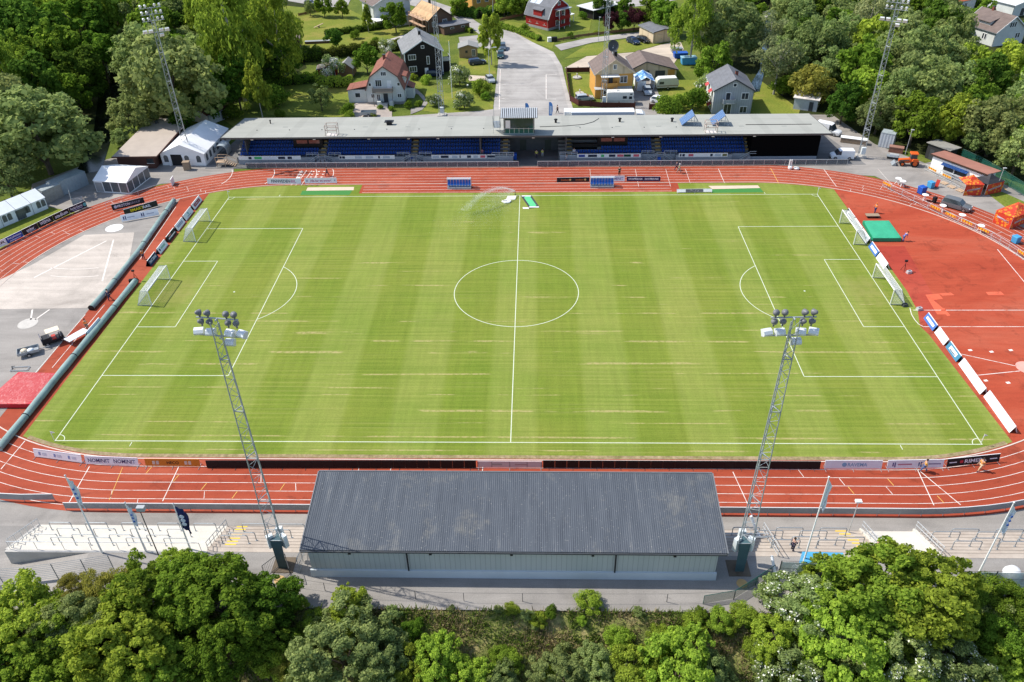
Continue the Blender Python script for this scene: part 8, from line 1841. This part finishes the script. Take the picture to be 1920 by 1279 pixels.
def fill(poly, n, zone, kinds, spacing, rr, seed, excl=()):
    rng = random.Random(seed); us = [p[0] for p in poly]; vs_ = [p[1] for p in poly]
    def inside(u, v, P_):
        c = False
        for i in range(len(P_)):
            a, b = P_[i], P_[i-1]
            if (a[1] > v) != (b[1] > v) and u < (b[0]-a[0])*(v-a[1])/(b[1]-a[1])+a[0]: c = not c
        return c
    made = 0
    for _ in range(6000):
        if made >= n: break
        u = rng.uniform(min(us), max(us)); v = rng.uniform(min(vs_), max(vs_))
        if not inside(u, v, poly) or any(inside(u, v, e) for e in excl): continue
        p = at(u, v, 0); r = rng.uniform(*rr)
        if any((p.x-x)**2+(p.y-y)**2 < (spacing*0.5+q*0.42)**2 for x, y, q in TREES): continue
        put(p.x, p.y, r, rng.choice(kinds), zone, rng.uniform(0.9, 1.25)); made += 1
fill([(-60,-35),(545,-35),(520,120),(440,215),(330,245),(215,240),(60,290),(-60,340)], 78, 'left', ['maple','dark','dark','olive','birch','maple','lime','willow'], 6.0, (3.8,6.2), 3, [[(140,340),(165,130),(240,120),(300,200),(330,240),(200,340)]])
# heroes, upper right
for a in ((1302,40,38,'birch'),(1372,55,52,'willow'),(1340,122,34,'maple'),(1300,185,26,'bush'),(1328,160,27,'lilac'),(1270,190,20,'limebush'),(1445,60,30,'sparse'),(1462,110,38,'sparse'),(1540,90,42,'olive'),(1521,160,36,'goldbush'),(1470,160,24,'bush'),(1615,130,46,'maple'),(1575,55,30,'maple'),(1690,80,45,'willow'),(1660,120,40,'olive'),(1730,110,46,'olive'),(1772,118,38,'willow'),(1832,196,34,'maple'),(1892,192,20,'goldbush'),(1905,222,30,'maple'),(1868,236,48,'willow'),(1912,286,36,'willow'),(1745,170,50,'olive'),(1690,180,44,'olive'),(1720,220,38,'maple'),(1790,226,38,'lime'),(1650,212,34,'willow'),(1585,190,30,'dark'),(1838,262,24,'olive'),(1760,60,42,'dark'),(1500,40,34,'olive'),(1400,30,34,'maple'),(1560,130,34,'olive')): tree(*a, 'right')
fill([(1290,-30),(1560,-25),(1600,40),(1690,30),(1765,70),(1800,165),(1960,195),(1960,325),(1850,280),(1760,258),(1650,232),(1570,205),(1500,190),(1440,165),(1440,40)], 92, 'right', ['maple','dark','olive','olive','willow','sparse','lime','willow','olive'], 6.2, (3.4,5.6), 5, [[(1395,175),(1420,100),(1430,30),(1465,30),(1450,120),(1425,180)]])
# gardens
for a in ((686,108,22,'maple'),(740,30,22,'maple'),(688,32,10,'slim'),(920,68,19,'slim'),(870,186,20,'lilac'),(861,140,22,'lilac'),(815,188,14,'lilac'),(903,163,20,'limebush'),(911,180,10,'bush'),(798,148,11,'limebush'),(775,143,8,'limebush'),(724,87,16,'blossom'),(620,125,22,'blossom'),(600,182,20,'olive'),(650,205,15,'bush'),(655,214,10,'limebush'),(700,215,6,'limebush'),(766,196,9,'bush'),(783,194,8,'bush'),(665,65,10,'bush'),(702,76,8,'bush'),(628,70,14,'dark'),(520,178,24,'bush'),(1070,66,7,'bush'),(1148,38,17,'plum'),(1190,34,19,'plum'),(1168,38,14,'dark'),(985,52,9,'bush'),(1250,200,28,'bush'),(606,10,15,'maple'),(580,14,11,'olive'),(640,14,13,'maple'),(525,213,11,'bush'),(1118,60,5,'limebush'),(1092,28,9,'bush'),(1225,20,24,'maple'),(1255,30,26,'maple'),(975,14,14,'bush'),(860,8,16,'maple'),(945,8,18,'lime'),(980,10,16,'maple'),(1010,-8,16,'maple'),(1130,4,18,'dark'),(1170,8,16,'maple'),(1820,36,22,'bush'),(1850,20,16,'maple'),(1900,60,14,'bush'),(712,200,6,'bush'),(735,203,6,'bush')): tree(*a, 'garden')
# hedges
def hedge(label, pts, w_, h, mk, n=1500):
    P_ = [at(*q) for q in pts]; c = P_[0].copy(); rng = np.random.default_rng(len(label)); seg = [(P_[i], P_[i+1]) for i in range(len(P_)-1)]; Ls = np.array([(b-a).length for a, b in seg]); n = int(Ls.sum()*(w_+2*h)*26)
    k = rng.choice(len(seg), n, p=Ls/Ls.sum()); f = rng.random(n); A = np.array([tuple(s[0]-c) for s in seg]); B = np.array([tuple(s[1]-c) for s in seg]); p = A[k]+(B[k]-A[k])*f[:,None]; d = (B-A)/Ls[:,None]; nrm = np.stack([-d[:,1], d[:,0], 0*d[:,0]], 1)[k]
    a = rng.random(n)*np.pi; rr = 0.8+0.28*rng.random(n)+0.12*np.sin(f*Ls[k]*2.2); p = p+nrm*(np.cos(a)*rr*w_/2)[:,None]; p[:,2] = np.clip(np.sin(a)**0.6*rr*h, 0.05, 9)
    nr = nrm*np.cos(a)[:,None]+np.array([0,0,1])*np.sin(a)[:,None]+0.5*rng.standard_normal((n,3)); nr /= np.linalg.norm(nr, axis=1)[:,None]; t1 = np.cross(nr, rng.standard_normal((n,3))); t1 /= np.linalg.norm(t1, axis=1)[:,None]; t2 = np.cross(nr, t1); s = (0.14+0.12*rng.random(n))[:,None]
    V = np.stack([p-t1*s, p+t2*s*0.7, p+t1*s, p-t2*s*0.7], 1).reshape(-1,3); t = thing('hedge', label, 'hedge', c); link('foliage', npmesh('foliage', V, np.arange(4*n).reshape(-1,4), [LM_[mk]]), t)
    q = MB()
    for a_, b_ in seg: q.obox(a_-c+Vector((0,0,h*0.36)), b_-c+Vector((0,0,h*0.36)), w_*0.6, h*0.7)
    q.parts('stems', mat('hedge_core', (0.02,0.03,0.008), 0.9), t)
hedge('big dark green hedge at the left of the garden row', [(500,120),(550,116),(605,112)], 4.0, 3.4, 'dark'); hedge('clipped olive green hedge in the middle of the upper gardens', [(602,112),(660,102),(705,96),(760,92)], 2.6, 2.6, 'cypress')
hedge('bright bushy hedge in front of the small timber shed', [(598,160),(630,162),(662,160)], 3.6, 2.2, 'lime'); hedge('dark hedge below the white house at the top', [(610,68),(650,62),(700,56),(755,47)], 1.8, 1.6, 'dark'); hedge('clipped hedge along the road before the red house', [(937,51),(975,63),(1013,77)], 1.6, 1.4, 'maple')
hedge('wide dark hedge before the yellow house at the top', [(850,28),(900,33),(950,24),(975,15)], 4.0, 2.6, 'dark'); hedge('long low hedge along the road at the top right', [(1812,12),(1860,10)], 2.0, 2.4, 'dark'); hedge('hedge in the garden at the right edge below the outbuilding', [(1885,54),(1925,50)], 2.0, 1.6, 'maple'); hedge('rough green hedge at the left behind the bright hedge', [(500,160),(550,157),(598,150)], 3.4, 2.0, 'maple'); hedge('low hedge between the brown house and the road', [(852,50),(885,62)], 1.4, 1.2, 'lime')
# foreground bank
for a in ((40,1165,70,'nlime'),(110,1195,60,'nlime'),(150,1170,62,'nwillow'),(198,1108,40,'nbronze'),(132,1105,26,'nbronze'),(262,1110,55,'nmaple'),(348,1105,60,'nmaple'),(330,1060,36,'nlime'),(420,1125,78,'nmaple'),(495,1130,56,'nmaple'),(230,1200,86,'nlime'),(300,1255,62,'nlime'),(420,1215,60,'nmaple'),(500,1200,44,'nmaple'),(100,1275,70,'nmaple'),(0,1255,60,'nmaple'),(180,1280,55,'nlime'),(540,1255,28,'nbronze'),
    (655,1140,40,'nlime'),(640,1225,92,'nwillow'),(715,1230,62,'nwillow'),(820,1236,50,'nlime'),(760,1268,50,'nlime'),(880,1275,48,'nlime'),(940,1285,40,'nwillow'),(1045,1262,50,'nwillow'),(1120,1258,46,'nwillow'),(1105,1125,24,'nbush'),(1160,1196,26,'nbush'),(1240,1190,22,'nbush'),(1270,1250,72,'nlime'),(1190,1265,56,'nlime'),(1330,1270,48,'nwillow'),
    (1640,1105,90,'nlime'),(1720,1115,92,'nlime'),(1540,1080,40,'nlime'),(1510,1135,62,'nbloom'),(1455,1190,44,'nlime'),(1580,1200,90,'nlime'),(1680,1230,70,'nbloom'),(1770,1235,60,'nbloom'),(1490,1265,62,'nbloom'),(1590,1285,60,'nwillow'),(1700,1300,60,'nlime'),(1890,1250,46,'nlime'),(1830,1295,36,'nwillow'),(1860,1120,44,'ndark'),(1905,1140,46,'ndark'),(1830,1150,34,'ndark'),(1885,1190,46,'ndark'),(1810,1110,26,'ndark'),
    (1440,1105,16,'nbush'),(1395,1150,24,'nbush'),(1350,1160,24,'nbush'),(1300,1165,22,'nbush'),(560,1130,16,'nbush'),(590,1170,28,'nbush'),(770,1180,22,'ndark'),(1010,1160,16,'nbush'),(960,1140,14,'nbush'),(1420,1215,26,'nbush')): tree(*a, 'front', 0.86)
rb_ = random.Random(9)
for i in range(70):
    u = rb_.uniform(-10, 1930); v = rb_.uniform(1145, 1275)
    if 545 < u < 1430 and v < 1225: continue
    tree(u, v, rb_.uniform(20, 38), rb_.choice(['nbush','nbush2','nbush','nbush3']), 'front')
for i in range(16): tree(rb_.uniform(560, 1430), rb_.uniform(1138, 1180), rb_.uniform(7, 15), rb_.choice(['nbush','nbush2','ndark']), 'front')
# long grass on the bank
def tufts(name, n, x0, x1, y0, y1, h, m, seed):
    rng = np.random.default_rng(seed); x = rng.uniform(x0, x1, n); y = rng.uniform(y0, y1, n); k = np.sin(x*0.8+seed)+np.sin(y*1.7+x*0.3)+0.7*np.sin(x*2.3-y*1.1)+rng.standard_normal(n)*0.7 > 0.1; x, y = x[k], y[k]; n = len(x); z = np.array([hgt(a, b) for a, b in zip(x, y)])
    p = np.stack([x, y, z-0.05], 1); d = rng.standard_normal((n,3))*0.55; d[:,2] = 1; d /= np.linalg.norm(d, axis=1)[:,None]; L = (h*(0.5+rng.random(n)))[:,None]; s = np.cross(d, rng.standard_normal((n,3))); s /= np.linalg.norm(s, axis=1)[:,None]; w_ = 0.05*(0.6+rng.random(n))[:,None]
    V = np.stack([p-s*w_, p+s*w_, p+d*L+s*w_*0.3, p+d*L-s*w_*0.3], 1).reshape(-1,3); return link(name, npmesh(name, V, np.arange(4*n).reshape(-1,4), [m]), None, 'stuff')
tufts('bank_grass', 90000, -62, 66, -68, -56.3, 0.5, leaf_mat('grass_green', (0.2,0.27,0.05)), 2); tufts('dry_grass', 80000, -62, 66, -66, -56.4, 0.42, leaf_mat('grass_dry', (0.42,0.34,0.18), c2=(0.56,0.46,0.26)), 5)
resolve_order()
for o in COL.objects:
    if 'W' in o.keys(): del o['W']
